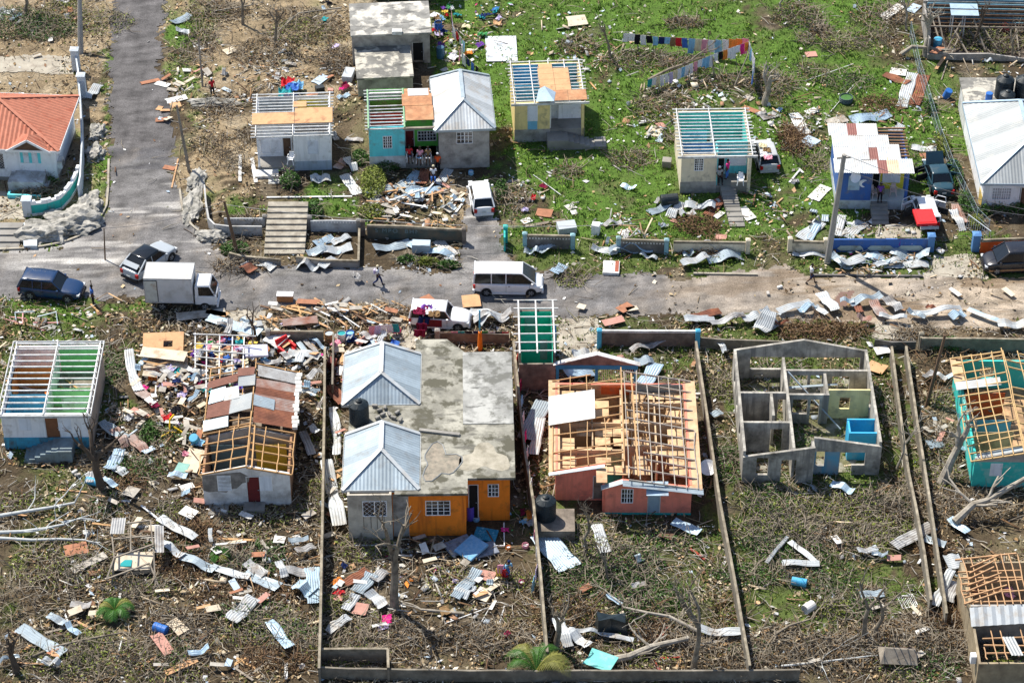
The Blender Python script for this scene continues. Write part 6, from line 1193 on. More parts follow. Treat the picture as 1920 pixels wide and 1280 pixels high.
    mb=MB(); mb.lathe([(.104*k,-.01),(.106*k,.03*k),(.095*k,.075*k),(.06*k,.11*k),(.01,.125*k)],14,Matrix.Translation(hd+V(-.012,0,.02))); mb.build('hair' if hat is None else 'cap',HAIRM if hat is None else hat,e,smooth=True)
    if skirt:
        mb=MB(); mb.lathe([(.15*k,b*k+.02),(.20*k,(b-.2)*k),(.27*k,.45*k)],14); mb.build('skirt',skirt,e)
    if bag: mb=MB(); mb.box(-.3*k,-.15*k,-.15*k,.15*k,(b+.12)*k,(b+.48)*k); o=mb.build('backpack',bag,e); q=o.modifiers.new('b','BEVEL'); q.width=.05; q.segments=2
    tag(e,label,'person'); return e
CC=CLM
person(709,534,-8,'walk',CC('white'),CC('navy'),'person in white shirt, dark jeans and pale cap striding along the road',hat=CC('cream'),bag=CC('lilac'))
person(1520,531,0,'walk',CC('white'),CC('navy'),'person in white shirt and dark blue shorts walking left of the long pole shadow',shorts=True)
person(175,571,20,'stand',CC('blue'),CC('black'),'person in blue shirt with one arm raised beside the dark blue SUV',arms=[(Vector((0,.19,1.42)),Vector((.08,.3,1.62)),Vector((.05,.25,1.88))),(Vector((0,-.19,1.42)),Vector((-.02,-.25,1.15)),Vector((.1,-.23,.93)))])
person(399,181,-60,'stand',CC('red'),CC('black'),'person in red top and pale cap standing on the rubble by the side road',hat=CC('white'))
person(821,322,-90,'stand',mat('cloth_orange_red',(.75,.10,.02),.9),CC('black'),'person in orange-red top with white cap below the turquoise house porch',hat=CC('white'))
for x,y,s_,p_,lb,hd_ in ((768,300,'red','navy','seated person in red shirt leftmost on the turquoise house porch',-80),(788,303,'pink','sky','seated person in pink leaning in the middle of the turquoise house porch',-100),(803,303,'brown','white','seated person in brown on the white armchair of the turquoise house porch',-90)): person(x,y,hd_,'sit',CC(s_),CC(p_),lb,z=.9,shorts=True)
person(813,338,-90,'sit',CC('white'),CC('blue'),'person with tan hat sitting among zinc sheets above the debris heap',hat=CC('cream'),z=.1)
person(1363,335,150,'stand',CC('magenta'),CC('blue'),'person in magenta top and blue jeans on the beige house porch',z=1.3)
person(1348,340,-80,'sit',CC('grey'),CC('black'),'person in grey seated at the top of the beige house stair',z=1.3,hat=CC('white'))
person(1649,378,-90,'stand',CC('purple'),CC('black'),'person in purple shirt standing on the blue house porch',z=.85)
person(949,1082,-60,'bend',CC('sky'),CC('navy'),'person carrying bright clothes in the yard below the orange house',skirt=CC('blue'),hat=CC('navy'))
mb=MB(); 
for i,c in enumerate(('pink','yellow','sky','red')):
    pass
def drape(name,p,w,h,m,lab,cat='cloth',rot=0,th=.03,n=6,fold=.08,z=0,flat=False,group=None,seed=1,autol=False):
    q=random.Random(seed); mb=MB(); nx_,nz_=n,max(3,n-1); grid=[]
    for j in range(nz_+1):
        row=[]
        for i in range(nx_+1):
            u=i/nx_-.5; v=j/nz_
            off=fold*math.sin(i*1.9+seed)*(.3+.7*v)+q.uniform(-.01,.01)
            taper=1-.12*v*math.sin(seed*2.3)
            row.append(Vector((u*w*taper+.04*math.sin(seed+v*3),off,-v*h*(1+.05*math.sin(i*2+seed)))) if not flat else Vector((u*w+q.uniform(-.04,.04),(v-.5)*h+q.uniform(-.04,.04),.05+abs(off)+q.uniform(0,fold))))
        grid.append(row)
    for j in range(nz_):
        for i in range(nx_): mb.quad(grid[j][i],grid[j][i+1],grid[j+1][i+1],grid[j+1][i])
    me_o=mb.build(name,m,loc=p,rot=R(rot)); bm=bmesh.new(); bm.from_mesh(me_o.data); bmesh.ops.remove_doubles(bm,verts=bm.verts,dist=.001); bm.to_mesh(me_o.data); bm.free()
    so=me_o.modifiers.new('t','SOLIDIFY'); so.thickness=th
    if autol: auto(me_o,lab,cat,group)
    else: tag(me_o,lab,cat,group)
    return me_o
PW=G(949,1082)
for i,(c,dx,dz,lb) in enumerate((('pink',-.35,1.3,'pink cloth bundle held by the person in the yard'),('yellow',-.45,1.0,'yellow-green cloth hanging from the same held bundle'),('red',-.1,.9,'red striped cloth trailing from the held bundle'))): drape('garment',PW+Vector((dx,-.2,dz)),.35,.7,CC(c),lb,'garment',th=.05,seed=i+3)
# chairs
def chair(px,py,z,head,label,m=WHITE):
    e=empty('plastic_chair',G(px,py,z),R(head)); mb=MB(); mb.box(-.22,.22,-.22,.22,.42,.46); mb.build('seat',m,e); mb=MB(); n=6
    pr=[(-.24,-.2),(-.26,0),(-.24,.2)]
    mb.hexa([(-.24,-.2,.46),(-.20,-.2,.46),(-.20,.2,.46),(-.24,.2,.46),(-.34,-.17,.88),(-.31,-.17,.88),(-.31,.17,.88),(-.34,.17,.88)]); mb.build('backrest',m,e)
    for sx in (-1,1):
        for sy in (-1,1): mb=MB(); mb.beam((sx*.19,sy*.19,.42),(sx*.25,sy*.25,0),.05,.05); mb.build('leg',m,e)
    for sy in (-1,1): mb=MB(); mb.beam((-.26,sy*.25,.66),(.16,sy*.25,.63),.05,.03); mb.beam((.15,sy*.25,.63),(.19,sy*.21,.44),.04,.04); mb.build('armrest',m,e)
    tag(e,label,'chair'); return e
chair(546,306,1.05,-100,'white plastic chair on the small white roofless house porch'); chair(768,301,.9,-80,'leftmost white plastic armchair on the turquoise house porch'); chair(803,301,.9,-90,'taller white plastic armchair on the turquoise house porch'); chair(787,304,.9,-95,'middle white plastic chair on the turquoise house porch')
chair(1637,369,.85,-60,'pale pink armchair left of the purple shirted person',mat('chair_pink',(.62,.5,.48))); chair(1674,366,.85,-95,'pale pink armchair on the yellow porch right of the purple shirted person',mat('chair_pink')); chair(1388,345,1.35,-95,'pale chair with hat on the beige house porch')
# armchair red folded
e=empty('red_armchair',G(538,660),R(40)); mb=MB(); mb.box(-.55,.55,-.4,.4,.02,.3); mb.build('seat',WOODR if 0 else mat('red_vinyl'),e); mb=MB(); mb.hexa([(-.5,.3,.3),(.5,.3,.3),(.5,.5,.3),(-.5,.5,.3),(-.5,.6,.95),(.5,.6,.95),(.5,.75,.9),(-.5,.75,.9)]); mb.build('backrest',mat('red_vinyl'),e)
for s_ in (-1,1): mb=MB(); mb.box(s_*.5-.08,s_*.5+.08,-.4,.5,.3,.6); mb.build('armrest',mat('red_vinyl'),e)
mb=MB(); mb.box(-.3,.3,-.25,.2,.3,.36); mb.build('cushion',DARK,e); tag(e,'overturned bright red armchair behind the rusty roofed house','armchair')
# mattresses
def slab(px,py,w,l,t,rot,m,label,cat,z=.02,tilt=(0,0),name='mattress',au=False,group=None):
    mb=MB(); mb.box(-w/2,w/2,-l/2,l/2,0,t); o=mb.build(name,m,loc=G(px,py,z)); o.rotation_euler=(R(tilt[0]),R(tilt[1]),R(rot)); q=o.modifiers.new('b','BEVEL'); q.width=min(.05,t*.3); q.segments=2
    if au: auto(o,label,cat,group)
    else: tag(o,label,cat,group)
    return o
MBL=mat('mattress_blue',(.16,.38,.62),.9,.12,6,(.30,.48,.66),.5,5,fine=0); slab(884,1029,1.5,1.75,.2,-42,MBL,'pale blue quilted mattress, topmost of the pile by the orange house','mattress',z=.25,tilt=(8,0)); slab(862,1024,1.4,1.9,.16,-58,mat('mattress_grey',(.22,.25,.31),.9,.2,5,(.1,.1,.12),.3,3),'grey torn mattress under the pale blue one','mattress',z=.05); slab(908,1032,1.2,1.7,.15,-70,mat('mattress_grey'),'plain grey mattress lying lowest right of the pale blue one','mattress',z=.03); slab(911,1003,1.5,1.0,.15,-15,mat('mattress_teal',(.02,.20,.32),.8,.3,6,(.2,.45,.55),.3,5),'dark teal spotted mattress nearest the orange wing','mattress',z=.1,tilt=(12,0))
slab(481,660,1.6,1.1,.22,8,mat('mattress_lilac',(.62,.62,.78),.9,.1,5),'pale lilac mattress hanging over the wreck frame with clothes','mattress',z=.9,tilt=(10,4))
slab(940,92,2.6,4.0,.05,2,mat('tarp',(.55,.60,.66),.5,.25,3,(.8,.82,.85),.5,1.6,fine=0),'large crumpled silver-white tarpaulin spread on the grass behind the yellow house','tarpaulin',z=.05,name='tarpaulin')
# appliances and boxes
for (x,y,w_,l_,h_,rt,m_,lb,ct,tl) in ((790,470,1.35,.75,.75,-3,mat('fridge_blue',(.42,.52,.60),.5,.06,fine=0),'pale blue-grey fridge lying in the roadside plants','fridge',(0,0)),(1062,432,1.4,.9,.6,12,mat('fridge_grey',(.44,.48,.52),.5,.1,fine=0),'grey-blue appliance lying behind the vent-block wall','freezer',(6,0)),(1117,437,.6,.6,.85,-12,WHITE,'upright white washing machine behind the gap in the walls','washing machine',(0,0)),
 (1250,310,.7,.7,.55,-8,CONC,'grey concrete box beside the beige house wall','box',(0,0)),(654,147,.8,1.5,.6,-10,mat('fridge_grey'),'upright grey fridge leaning near the lower flat concrete block','fridge',(0,0)),(600,172,.7,.5,.5,20,BPL,'black television tub left of the turquoise house roof','television',(0,0)),(412,942,.5,.5,.9,5,WHITE2,'white cupboard standing at the rusty roofed house front','cupboard',(0,0)),
 (535,563,1.15,.5,.55,-2,mat('cabinet_brown',(.45,.22,.09),.7),'brown cabinet with white top at the road edge','cabinet',(0,0)),(622,690,.55,.55,.9,-20,mat('cabinet_red',(.20,.04,.03),.6),'dark red drawer cabinet leaning beside the wall left of orange house','cabinet',(10,8)),(676,93,.9,1.3,.3,5,WHITE,'white open freezer lid left of the flat concrete building','freezer',(0,0)),(1146,505,1.2,1.5,.25,-4,mat('white_door_panel',(.76,.76,.74),.5,.08,2,(.35,.25,.2),.15),'white car-sized shell panel lying on the grass verge','panel',(0,0)),(1880,63,.7,1.0,.8,-25,mat('cabinet_red'),'dark red cabinet tipped over in the top right wreck','cabinet',(0,20))):
    mb=MB(); mb.box(-w_/2,w_/2,-l_/2,l_/2,0,h_); mb.box(-w_/2-.01,w_/2+.01,-l_/2-.012,l_/2+.012,h_*.55,h_*.57); o=mb.build(ct.replace(' ','_'),m_,loc=G(x,y)); o.rotation_euler=(R(tl[0]),R(tl[1]),R(rt)); tag(o,lb,ct)
    if 'brown cabinet' in lb: mb=MB(); mb.box(-.6,.6,-.28,.28,h_,h_+.05); mb.build('cabinet_top',WHITE,o)
    if 'shell panel' in lb: mb=MB(); mb.box(.28,.55,-.6,.72,.25,.28); mb.build('red_strip',mat('rust_red',(.35,.10,.06)),o)
# ---- washing lines
def washline(pts,n,cols,label,pre,hang=(.5,.95),r=.012,gap=1.0,wd=(.35,.6)):
    P=[Vector(p) for p in pts]; mb=MB(); mb.tube([p-P[0] for p in P],r,4); o=mb.build('clothes_line',WOODG,loc=P[0]); tag(o,label,'clothes line')
    L=[(b-a).length for a,b in zip(P[:-1],P[1:])]; T=sum(L)
    for i in range(n):
        d=T*(i+.5)/n; k=0
        while d>L[k] and k<len(L)-1: d-=L[k]; k+=1
        p=P[k]+(P[k+1]-P[k])*d/L[k]; dr=(P[k+1]-P[k]); c=cols[i%len(cols)]; q=random.Random(i*7+int(pts[0][0]*10))
        drape('garment',p,min(q.uniform(*wd)*1.15,T/n*.98),q.uniform(*hang)*1.4,CLM(c),f'{c} garment pegged to {pre}','garment',rot=math.degrees(math.atan2(dr.y,dr.x)),th=.012,n=5,fold=.05,seed=i+1,group='washing on the lines',autol=False)
def uniq_wash():
    G_={}
    for o in col.objects:
        if o.get('group')=='washing on the lines': G_.setdefault(o['label'],[]).append(o)
    for k,l in G_.items():
        if len(l)>1:
            l.sort(key=lambda o:PX(o.location)[0]+.01*PX(o.location)[1])
            for i,o in enumerate(l): o['label']=k+', '+((ORD[i] if i<10 else f'{i+1}th from left') if i<len(l)-1 else 'rightmost')
zl=1.75
A=G(1168,62,zl); B=G(1290,72,1.55); C2=G(1404,72,2.3)
washline([A,G(1230,69,1.5),B],11,['white','white','black','white','black','sky','navy','sky','brown','red','blue'],'upper washing line across the grass, left half','the upper line',hang=(.45,.7),wd=(.4,.55))
washline([B,G(1340,76,1.6),C2],9,['sky','cream','pink','white','sky','white','orange','orange','pink'],'upper washing line across the grass, right half','the upper line right half',hang=(.8,1.2),wd=(.45,.7))
washline([G(1214,150,1.2),G(1260,135,1.3),G(1335,103,1.7),G(1405,78,2.2)],24,['teal','white','cream','white','white','lilac','cream','white','sky','white','white','pink','white','sky','sky','white','white','black','orange','white','white','white','magenta','orange'],'middle washing line sloping across the grass','the middle line',hang=(.45,.85),wd=(.3,.5))
washline([G(1404,76,2.3),G(1415,110,1.6),G(1411,140,2.0)],10,['white','sky','white','white','lilac','white','sky','white','sky','blue'],'right washing line hanging from the post','the right line',hang=(.6,1.1),wd=(.4,.7))
washline([G(845,10,1.6),G(850,50,1.4),G(870,78,1.3),G(862,96,1.2),G(898,128,1.3)],14,['black','pink','navy','lilac','white','red','white','sky','white','pink','white','navy','blue','black'],'washing line right of the flat concrete buildings','the line beside the flat concrete buildings',hang=(.4,.8),wd=(.3,.5))
washline([G(818,622,.95),G(895,620,1.1),G(955,622,1.0)],10,['maroon','cream','pink','teal','black','navy','green','white','black','red'],'washing line above the low wall near the orange post','the low wall line near the orange post',hang=(.4,.7),wd=(.4,.7))
washline([G(690,612,1.1),G(748,606,1.2)],5,['pink','lilac','white','white','teal'],'short washing line beside the clothes-covered car','the short line beside the clothes-covered car',hang=(.4,.7),wd=(.5,.7))
washline([G(1617,446,1.2),G(1660,447,1.2)],2,['green','grey'],'line of heavy quilts along the blue wall','the blue wall',hang=(.7,1.0),wd=(1.0,1.3)); washline([G(1682,447,1.22),G(1742,447,1.2)],4,['purple','lilac','sky','sky'],'line of shawls along the right half of the blue wall','the blue wall right half',hang=(.35,.7),wd=(.55,.8))
wl=[(964,646),(966,668),(969,690),(972,715),(974,745),(977,775),(981,810),(985,840),(988,870),(992,900)]
for i,(x,y) in enumerate(wl): drape('garment',G(x,y,1.78)+Vector((.12,0,0)),.7,.8,CLM(['white','red','white','maroon','sky','white','magenta','white','grey','white'][i]),f"{['white','red','white','maroon','sky','white','magenta','white','grey','white'][i]} cloth laid over the wall beside the orange house",'garment',rot=80,th=.02,seed=i+2,group='washing on the lines')
for i,(x,y) in enumerate([(1000,960),(1003,990),(1007,1020),(1006,1062),(1000,1085)]): drape('garment',G(x,y,1.5 if i<3 else 1.0),.7,.9,CLM(['white','pink','white','lilac','sky'][i]),f"{['white','pink','white','lilac','sky'][i]} cloth hung on the lower wall below the black tank",'garment',rot=80,th=.02,seed=i+9,group='washing on the lines')
uniq_wash()
# ================================================================ DEBRIS
for px,py,ph in ((1150,1190,'the crushed black tank'),(740,1140,'the forked dead tree'),(190,910,'the dead tree near the blue-based house'),(370,830,'the tilted blue drum'),(885,1030,'the blue mattress pile'),(538,660,'the red armchair'),(540,420,'the broad roadside steps'),(770,380,'the big debris heap'),(620,590,'the roadside plank heap'),(425,680,'the clothes-strewn wreck'),(1215,635,'the lacy-topped road wall'),(1030,440,'the left vent-block wall'),(1205,450,'the right vent-block wall'),(1650,455,'the blue wall'),(940,80,'the silver tarpaulin'),(1290,130,'the middle washing line'),(1590,190,'the round garden tub'),(215,1140,'the small palm'),(290,1180,'the dark blue drum'),(1485,1095,'the faded drum'),(1300,1240,'the tall thin stems'),(1630,1190,'the twin dead trunks'),(1690,1150,'the white grate'),(1715,900,'the two parallel walls'),(1350,940,'the wall right of the pink house'),(1023,1000,'the tank plinth'),(665,1250,'the concrete pit'),(250,1020,'the collapsed timber shed'),(60,960,'the fallen pale branches'),(480,1090,'the long bent zinc strip'),(1000,1265,'the fallen palm frond'),(1590,565,'the brown puddle'),(1800,600,'the far right roadside scrap'),(1440,610,'the curled white sheet'),(230,200,'the side road'),(540,170,'the rubble left of the flat concrete buildings'),(1790,450,'the open white gate'),(75,600,'the pink bed frame'),(1100,1250,'the teal board'),(1820,1000,'the big fallen trunk')): landmark(px,py,ph)
SHM={'z':(ZINC,'pale zinc'),'w':(ZINCW,'white zinc'),'g':(ZINCG,'dull grey zinc'),'b':(ZINCB,'bluish zinc'),'r':(RUST,'rusty brown'),'s':(RUST2,'rust-streaked')}
BDM={'w':(FOAM,'white'),'p':(PLY,'tan plywood'),'c':(mat('cream_board',(.62,.54,.42),.85,.12,2,(.4,.3,.2),.3,1.5),'cream'),'g':(BOARDG,'green'),'n':(CARD,'reddish-brown'),'t':(mat('teal_board',(.14,.50,.46),.7,.1,2,(.3,.5,.45),.3,1.5),'teal'),'k':(mat('pinkish_board',(.48,.25,.20),.85,.2,2),'pinkish'),'d':(WOODD,'dark'),'b':(mat('paleblue_board',(.42,.52,.62),.7,.15,2),'pale blue'),'x':(mat('stained_panel',(.45,.42,.37),.9,.25,2,(.2,.16,.12),.5,1.2),'stained grey')}
SG='loose corrugated roof sheets among the debris'; BG='loose boards among the debris'; PG='loose timbers among the debris'; CG='scattered clothes and cloth'
def sheet(x0,y0,x1,y1,w_=.8,k='z',bend=.3,lift=.05,seed=None,tilt=0,z=0):
    if G(x0,y0).y<8: lift+=.3
    A=G(x0,y0,z); B=G(x1,y1,z); q=random.Random(seed if seed is not None else int(x0*13+y0*7)); c=(A+B)/2; L=(B-A).length; rot=math.atan2(B.y-A.y,B.x-A.x)
    nw=max(6,int(w_/.16)*2); nl=max(8,int(L/.25)); mb=MB(); ph=q.uniform(0,6); k1=q.uniform(.6,1.4); tw=q.uniform(-.25,.25)*bend*2; cu=q.uniform(-.4,.4)*bend
    m,nm=SHM[k]
    def zc(t): return bend*(.5+.5*math.sin(t*2*PI*k1+ph))*(.6)+.25*bend*math.sin(t*9+ph*2)
    zmin=min(zc(i/nl) for i in range(nl+1))
    for i in range(nl+1):
        t=i/nl; x=(t-.5)*L*(1-.06*bend)+.0
        for j in range(nw+1):
            u=j/nw-.5; y=u*w_*(1-.12*bend*math.sin(t*5+ph)-.22*max(0,math.sin(t*3.1*PI+ph*3))*(.4+bend))+cu*math.sin(t*PI)*.8; zz=lift+zc(t)-zmin+(.022 if j%2 else -.022)+abs(u)*tw*math.sin(t*4+ph)*w_+tilt*(u+.5)*w_+.10*bend*u*u*4*math.sin(t*7)
            mb.v.append((x,y,max(.02,zz)))
    for i in range(nl):
        for j in range(nw): a=i*(nw+1)+j; mb.f.append((a,a+1,a+nw+2,a+nw+1)); mb.m.append(0)
    o=mb.build('zinc_sheet' if k not in 'rs' else 'rusty_sheet',m,loc=c,rot=rot); so=o.modifiers.new('t','SOLIDIFY'); so.thickness=.012
    ad='long ' if L>3.2 else ('short ' if L<1.3 else ''); auto(o,f"{ad}{nm} {'curled sheet' if bend>.5 else ('bent sheet' if bend>.2 else 'flat sheet')}",'roofing sheet',SG); return o
def board(x0,y0,x1,y1,w_=.9,k='w',th=.03,lift=.04,tilt=(0,0),z=0):
    if G(x0,y0).y<8: lift+=.22
    A=G(x0,y0,z); B=G(x1,y1,z); c=(A+B)/2; L=(B-A).length; rot=math.atan2(B.y-A.y,B.x-A.x); m,nm=BDM[k]; q=random.Random(int(x0*3+y0*11)); mb=MB()
    n=7; pts=[]
    for (sx,sy) in ((-1,-1),(1,-1),(1,1),(-1,1)): pts.append((sx*L/2*q.uniform(.86,1),sy*w_/2*q.uniform(.86,1)))
    if q.random()<.5: i=q.randrange(4); a,b=pts[i],pts[(i+1)%4]; f=q.uniform(.3,.7); pts.insert(i+1,(a[0]+(b[0]-a[0])*f*1.0-(a[1]-b[1])*0-.06*(a[0]+b[0]),a[1]+(b[1]-a[1])*f-.06*(a[1]+b[1])))
    mb.prism(pts,0,th); o=mb.build('board',m,loc=(c.x,c.y,z+lift+w_*.5*abs(math.sin(R(tilt[0])))+L*.5*abs(math.sin(R(tilt[1]))))); o.rotation_euler=(R(tilt[0]),R(tilt[1]),rot)
    auto(o,f"{'large ' if L*w_>2 else ('small ' if L*w_<.45 else '')}{nm}{'' if 'ply' in nm or 'board' in nm else ' board'} {'sheet' if 'ply' in nm else 'panel'}".replace('board panel','board'),'board',BG); return o
def plank(A,B,w_=.12,h_=.045,m=None,nm='timber',mul=None):
    A=Vector(A); B=Vector(B); c=(A+B)/2; mb=MB(); mb.beam(A-c,B-c,w_,h_); o=mb.build('plank',m or WOOD,loc=c); L=(B-A).length
    auto(o,f"{'long ' if L>2.6 else ('short ' if L<1.1 else '')}{nm}",'timber',PG); return o
WM=[(WOOD,'fresh tan timber'),(WOODG,'weathered grey timber'),(WOODD,'dark timber'),(WOODW,'white painted timber'),(OT,'orange-brown timber')]
def pplank(x0,y0,x1,y1,w_=.12,k=0,z0=.05,z1=.08,h_=.05,m=None,nm=None):
    a=G(x0,y0,z0); b=G(x1,y1,z1); return plank(a,b,w_,h_,m or WM[k][0],nm or WM[k][1])
S_=sheet
for a in [(243,668,262,742,.7,'w',.5),(205,890,226,850,.9,'b',.4),(190,797,238,832,.8,'z',.6),(214,814,236,846,.7,'s',.5),(243,826,273,852,.8,'s',.2),(216,884,238,896,.7,'w',.3),(258,735,282,752,.8,'s',.3),(390,603,490,632,.9,'b',.15),(430,622,492,612,.7,'w',.1),
 (568,818,586,860,.6,'g',.2),(616,730,646,764,.9,'r',.15),(612,880,638,998,.9,'w',.7),(622,770,632,870,.6,'w',.8),(300,978,368,1018,.7,'w',.2),(300,1022,345,1052,.6,'w',.3),(340,1048,405,1076,.7,'z',.2),(398,1070,470,1090,.6,'w',.25),(462,1078,524,1108,.9,'z',.2),(462,1062,500,1085,.8,'g',.3),(528,1078,590,1082,.8,'g',.2),
 (585,1070,591,1140,1.0,'b',.3),(555,1102,590,1120,1.0,'b',.5),(38,1184,120,1234,.9,'z',.12),(433,1172,478,1132,1.1,'w',.4),(505,1172,545,1226,.7,'b',.3),(646,1102,690,1075,.7,'r',.2),(668,1118,698,1084,1.0,'z',.2),(700,1096,724,1076,.8,'g',.2),(690,1122,722,1146,.8,'w',.5),(648,1152,668,1124,.7,'w',.2),(614,1192,656,1166,.7,'w',.6),(555,1046,590,1030,.6,'g',.4),
 (852,1130,896,1078,.8,'z',.3),(862,1126,882,1104,1.0,'w',.2),(1012,1008,1070,1072,1.7,'b',.12),(1117,990,1136,1046,.8,'w',.15),(1262,984,1312,1006,.8,'b',.15),(1045,1168,1066,1220,.8,'w',.4),(1062,1190,1104,1222,.7,'w',.4),(1080,1190,1135,1196,.35,'w',.3),(1132,1196,1188,1207,.4,'w',.2),(1312,1188,1392,1194,.7,'w',.4),(1675,1032,1748,992,.95,'g',.1),(1732,1016,1772,1028,.7,'z',.15),(1780,980,1814,1006,.6,'b',.2),
 (1436,1062,1476,1014,.25,'w',.1),(1480,1022,1532,1062,.45,'w',.1),(1465,1062,1536,1064,.55,'w',.1),(1606,1042,1644,1034,.5,'w',.3),(1612,1122,1656,1120,.7,'z',.2),(1772,1062,1802,1058,1.4,'w',.15),(1750,1148,1782,1086,.6,'w',.6),(1776,1136,1792,1098,.8,'g',.3),(1557,914,1600,930,.7,'b',.3),(1738,842,1766,836,.9,'z',.1),
 (1182,668,1245,646,.6,'g',.5),(1190,690,1226,684,.9,'z',.5),(1206,728,1232,688,1.1,'b',.3),(1152,678,1186,694,.8,'s',.3),(1333,786,1352,778,.6,'z',.2),(1345,652,1362,676,.4,'w',.6),(1072,672,1106,668,.8,'w',.5),(1000,862,1014,796,.7,'w',.3),(985,830,1020,760,1.2,'z',.15),(1060,715,1110,700,1.2,'b',.4),
 (322,46,356,30,.9,'z',.4),(330,62,356,60,.7,'w',.4),(365,82,381,96,.6,'w',.3),(163,188,186,164,.9,'w',.3),(0,22,30,28,.9,'w',.3),(1595,228,1668,216,1.3,'b',.3),(1658,140,1704,160,.9,'r',.3),(1690,204,1712,138,1.0,'w',.3),(1714,198,1732,142,1.0,'r',.06),(1670,250,1690,236,.8,'w',.2),(1708,276,1756,282,.8,'w',.4),(1488,214,1512,254,1.0,'w',.12),(1426,222,1460,214,.9,'g',.1),
 (1500,450,1538,420,1.1,'w',.2),(1516,452,1536,422,.6,'b',.25),(1567,446,1580,404,.7,'w',.3),(1585,446,1618,418,1.1,'w',.1),(1786,398,1806,434,.7,'w',.5),(1792,384,1810,424,.9,'s',.3),(1556,484,1602,504,.9,'z',.5),(1574,502,1618,490,.9,'w',.4),(1607,496,1652,480,1.2,'z',.4),(1655,498,1742,498,.9,'w',.3),(1668,474,1742,486,1.1,'z',.6),(1622,482,1670,498,.7,'b',.5),(1485,478,1552,482,.5,'w',.3),(1640,506,1690,494,.5,'w',.5),
 (1457,590,1520,573,.7,'w',.15),(1538,558,1566,592,.9,'w',.3),(1592,577,1652,562,.7,'z',.4),(1494,590,1528,580,.6,'b',.5),(1528,582,1550,596,.5,'w',.2),(1660,568,1686,592,.9,'g',.5),(1636,574,1656,598,.8,'s',.3),(1646,600,1700,606,.5,'w',.4),(1712,597,1802,584,.6,'w',.4),(1700,592,1735,604,.5,'z',.5),(1814,586,1878,610,.45,'b',.2),(1868,616,1925,616,.9,'w',.4),(1780,602,1806,594,.8,'b',.3),(1420,626,1450,594,1.3,'w',.9),(1428,600,1458,620,.9,'w',.8),
 (982,474,1010,476,.7,'z',.5),(1006,478,1048,456,.9,'z',.8),(1108,470,1160,478,.8,'w',.8),(1140,478,1230,466,.7,'z',.6),(1150,468,1226,474,.8,'b',.8),(1200,480,1232,488,.35,'w',.3),(1276,502,1326,490,.8,'w',.5),(1324,492,1392,482,1.1,'z',.5),(1310,470,1382,466,.8,'g',.9),(1280,480,1300,478,.6,'z',.4),(1038,520,1056,506,.9,'b',.2),(1165,348,1192,356,.6,'b',.3),(1216,402,1256,384,.8,'z',.25),(1256,410,1276,386,.8,'w',.4),(1282,388,1342,394,.9,'w',.7),(1326,406,1360,370,.9,'r',.2),(1274,408,1304,402,.7,'w',.6),(1132,424,1166,418,.5,'g',.4),
 (1282,610,1340,604,.8,'w',.3),(1294,604,1350,590,.8,'r',.1),(1330,616,1396,600,.6,'g',.5),(1390,606,1424,596,.9,'w',.5),(880,592,952,602,.8,'w',.3),(886,606,960,600,.7,'g',.6),(900,614,955,606,.6,'w',.7),(700,472,770,456,.95,'z',.5),(766,458,852,484,.8,'b',.5),(820,452,852,480,.9,'g',.1),(838,478,850,492,.8,'w',.2),(590,460,626,446,.9,'b',.2),(622,458,656,446,.7,'w',.5),(575,478,628,466,.9,'z',.4),(600,474,660,466,1.0,'w',.3),(557,500,600,506,.8,'w',.6),(602,508,628,490,.8,'w',.4),(478,492,514,506,.9,'w',.3),(456,504,478,516,.9,'r',.2),
 (645,332,672,366,.9,'w',.3),(582,342,620,338,.9,'w',.4),(586,330,602,340,.5,'w',.5),(764,352,786,322,1.0,'b',.1),(800,318,786,350,.9,'r',.3),(822,348,842,318,.8,'w',.05),(722,362,760,350,1.1,'z',.3),(760,366,830,356,.9,'b',.6),(690,384,730,376,.9,'w',.3),(632,320,648,300,.8,'s',.2),(650,300,666,322,.7,'w',.5),(530,612,596,606,.9,'s',.1),(560,650,585,680,.4,'z',.1),(572,646,600,676,.35,'g',.2),(580,640,612,662,.3,'b',.3),(540,668,600,676,.8,'w',.2)]: S_(*a)
B_=board
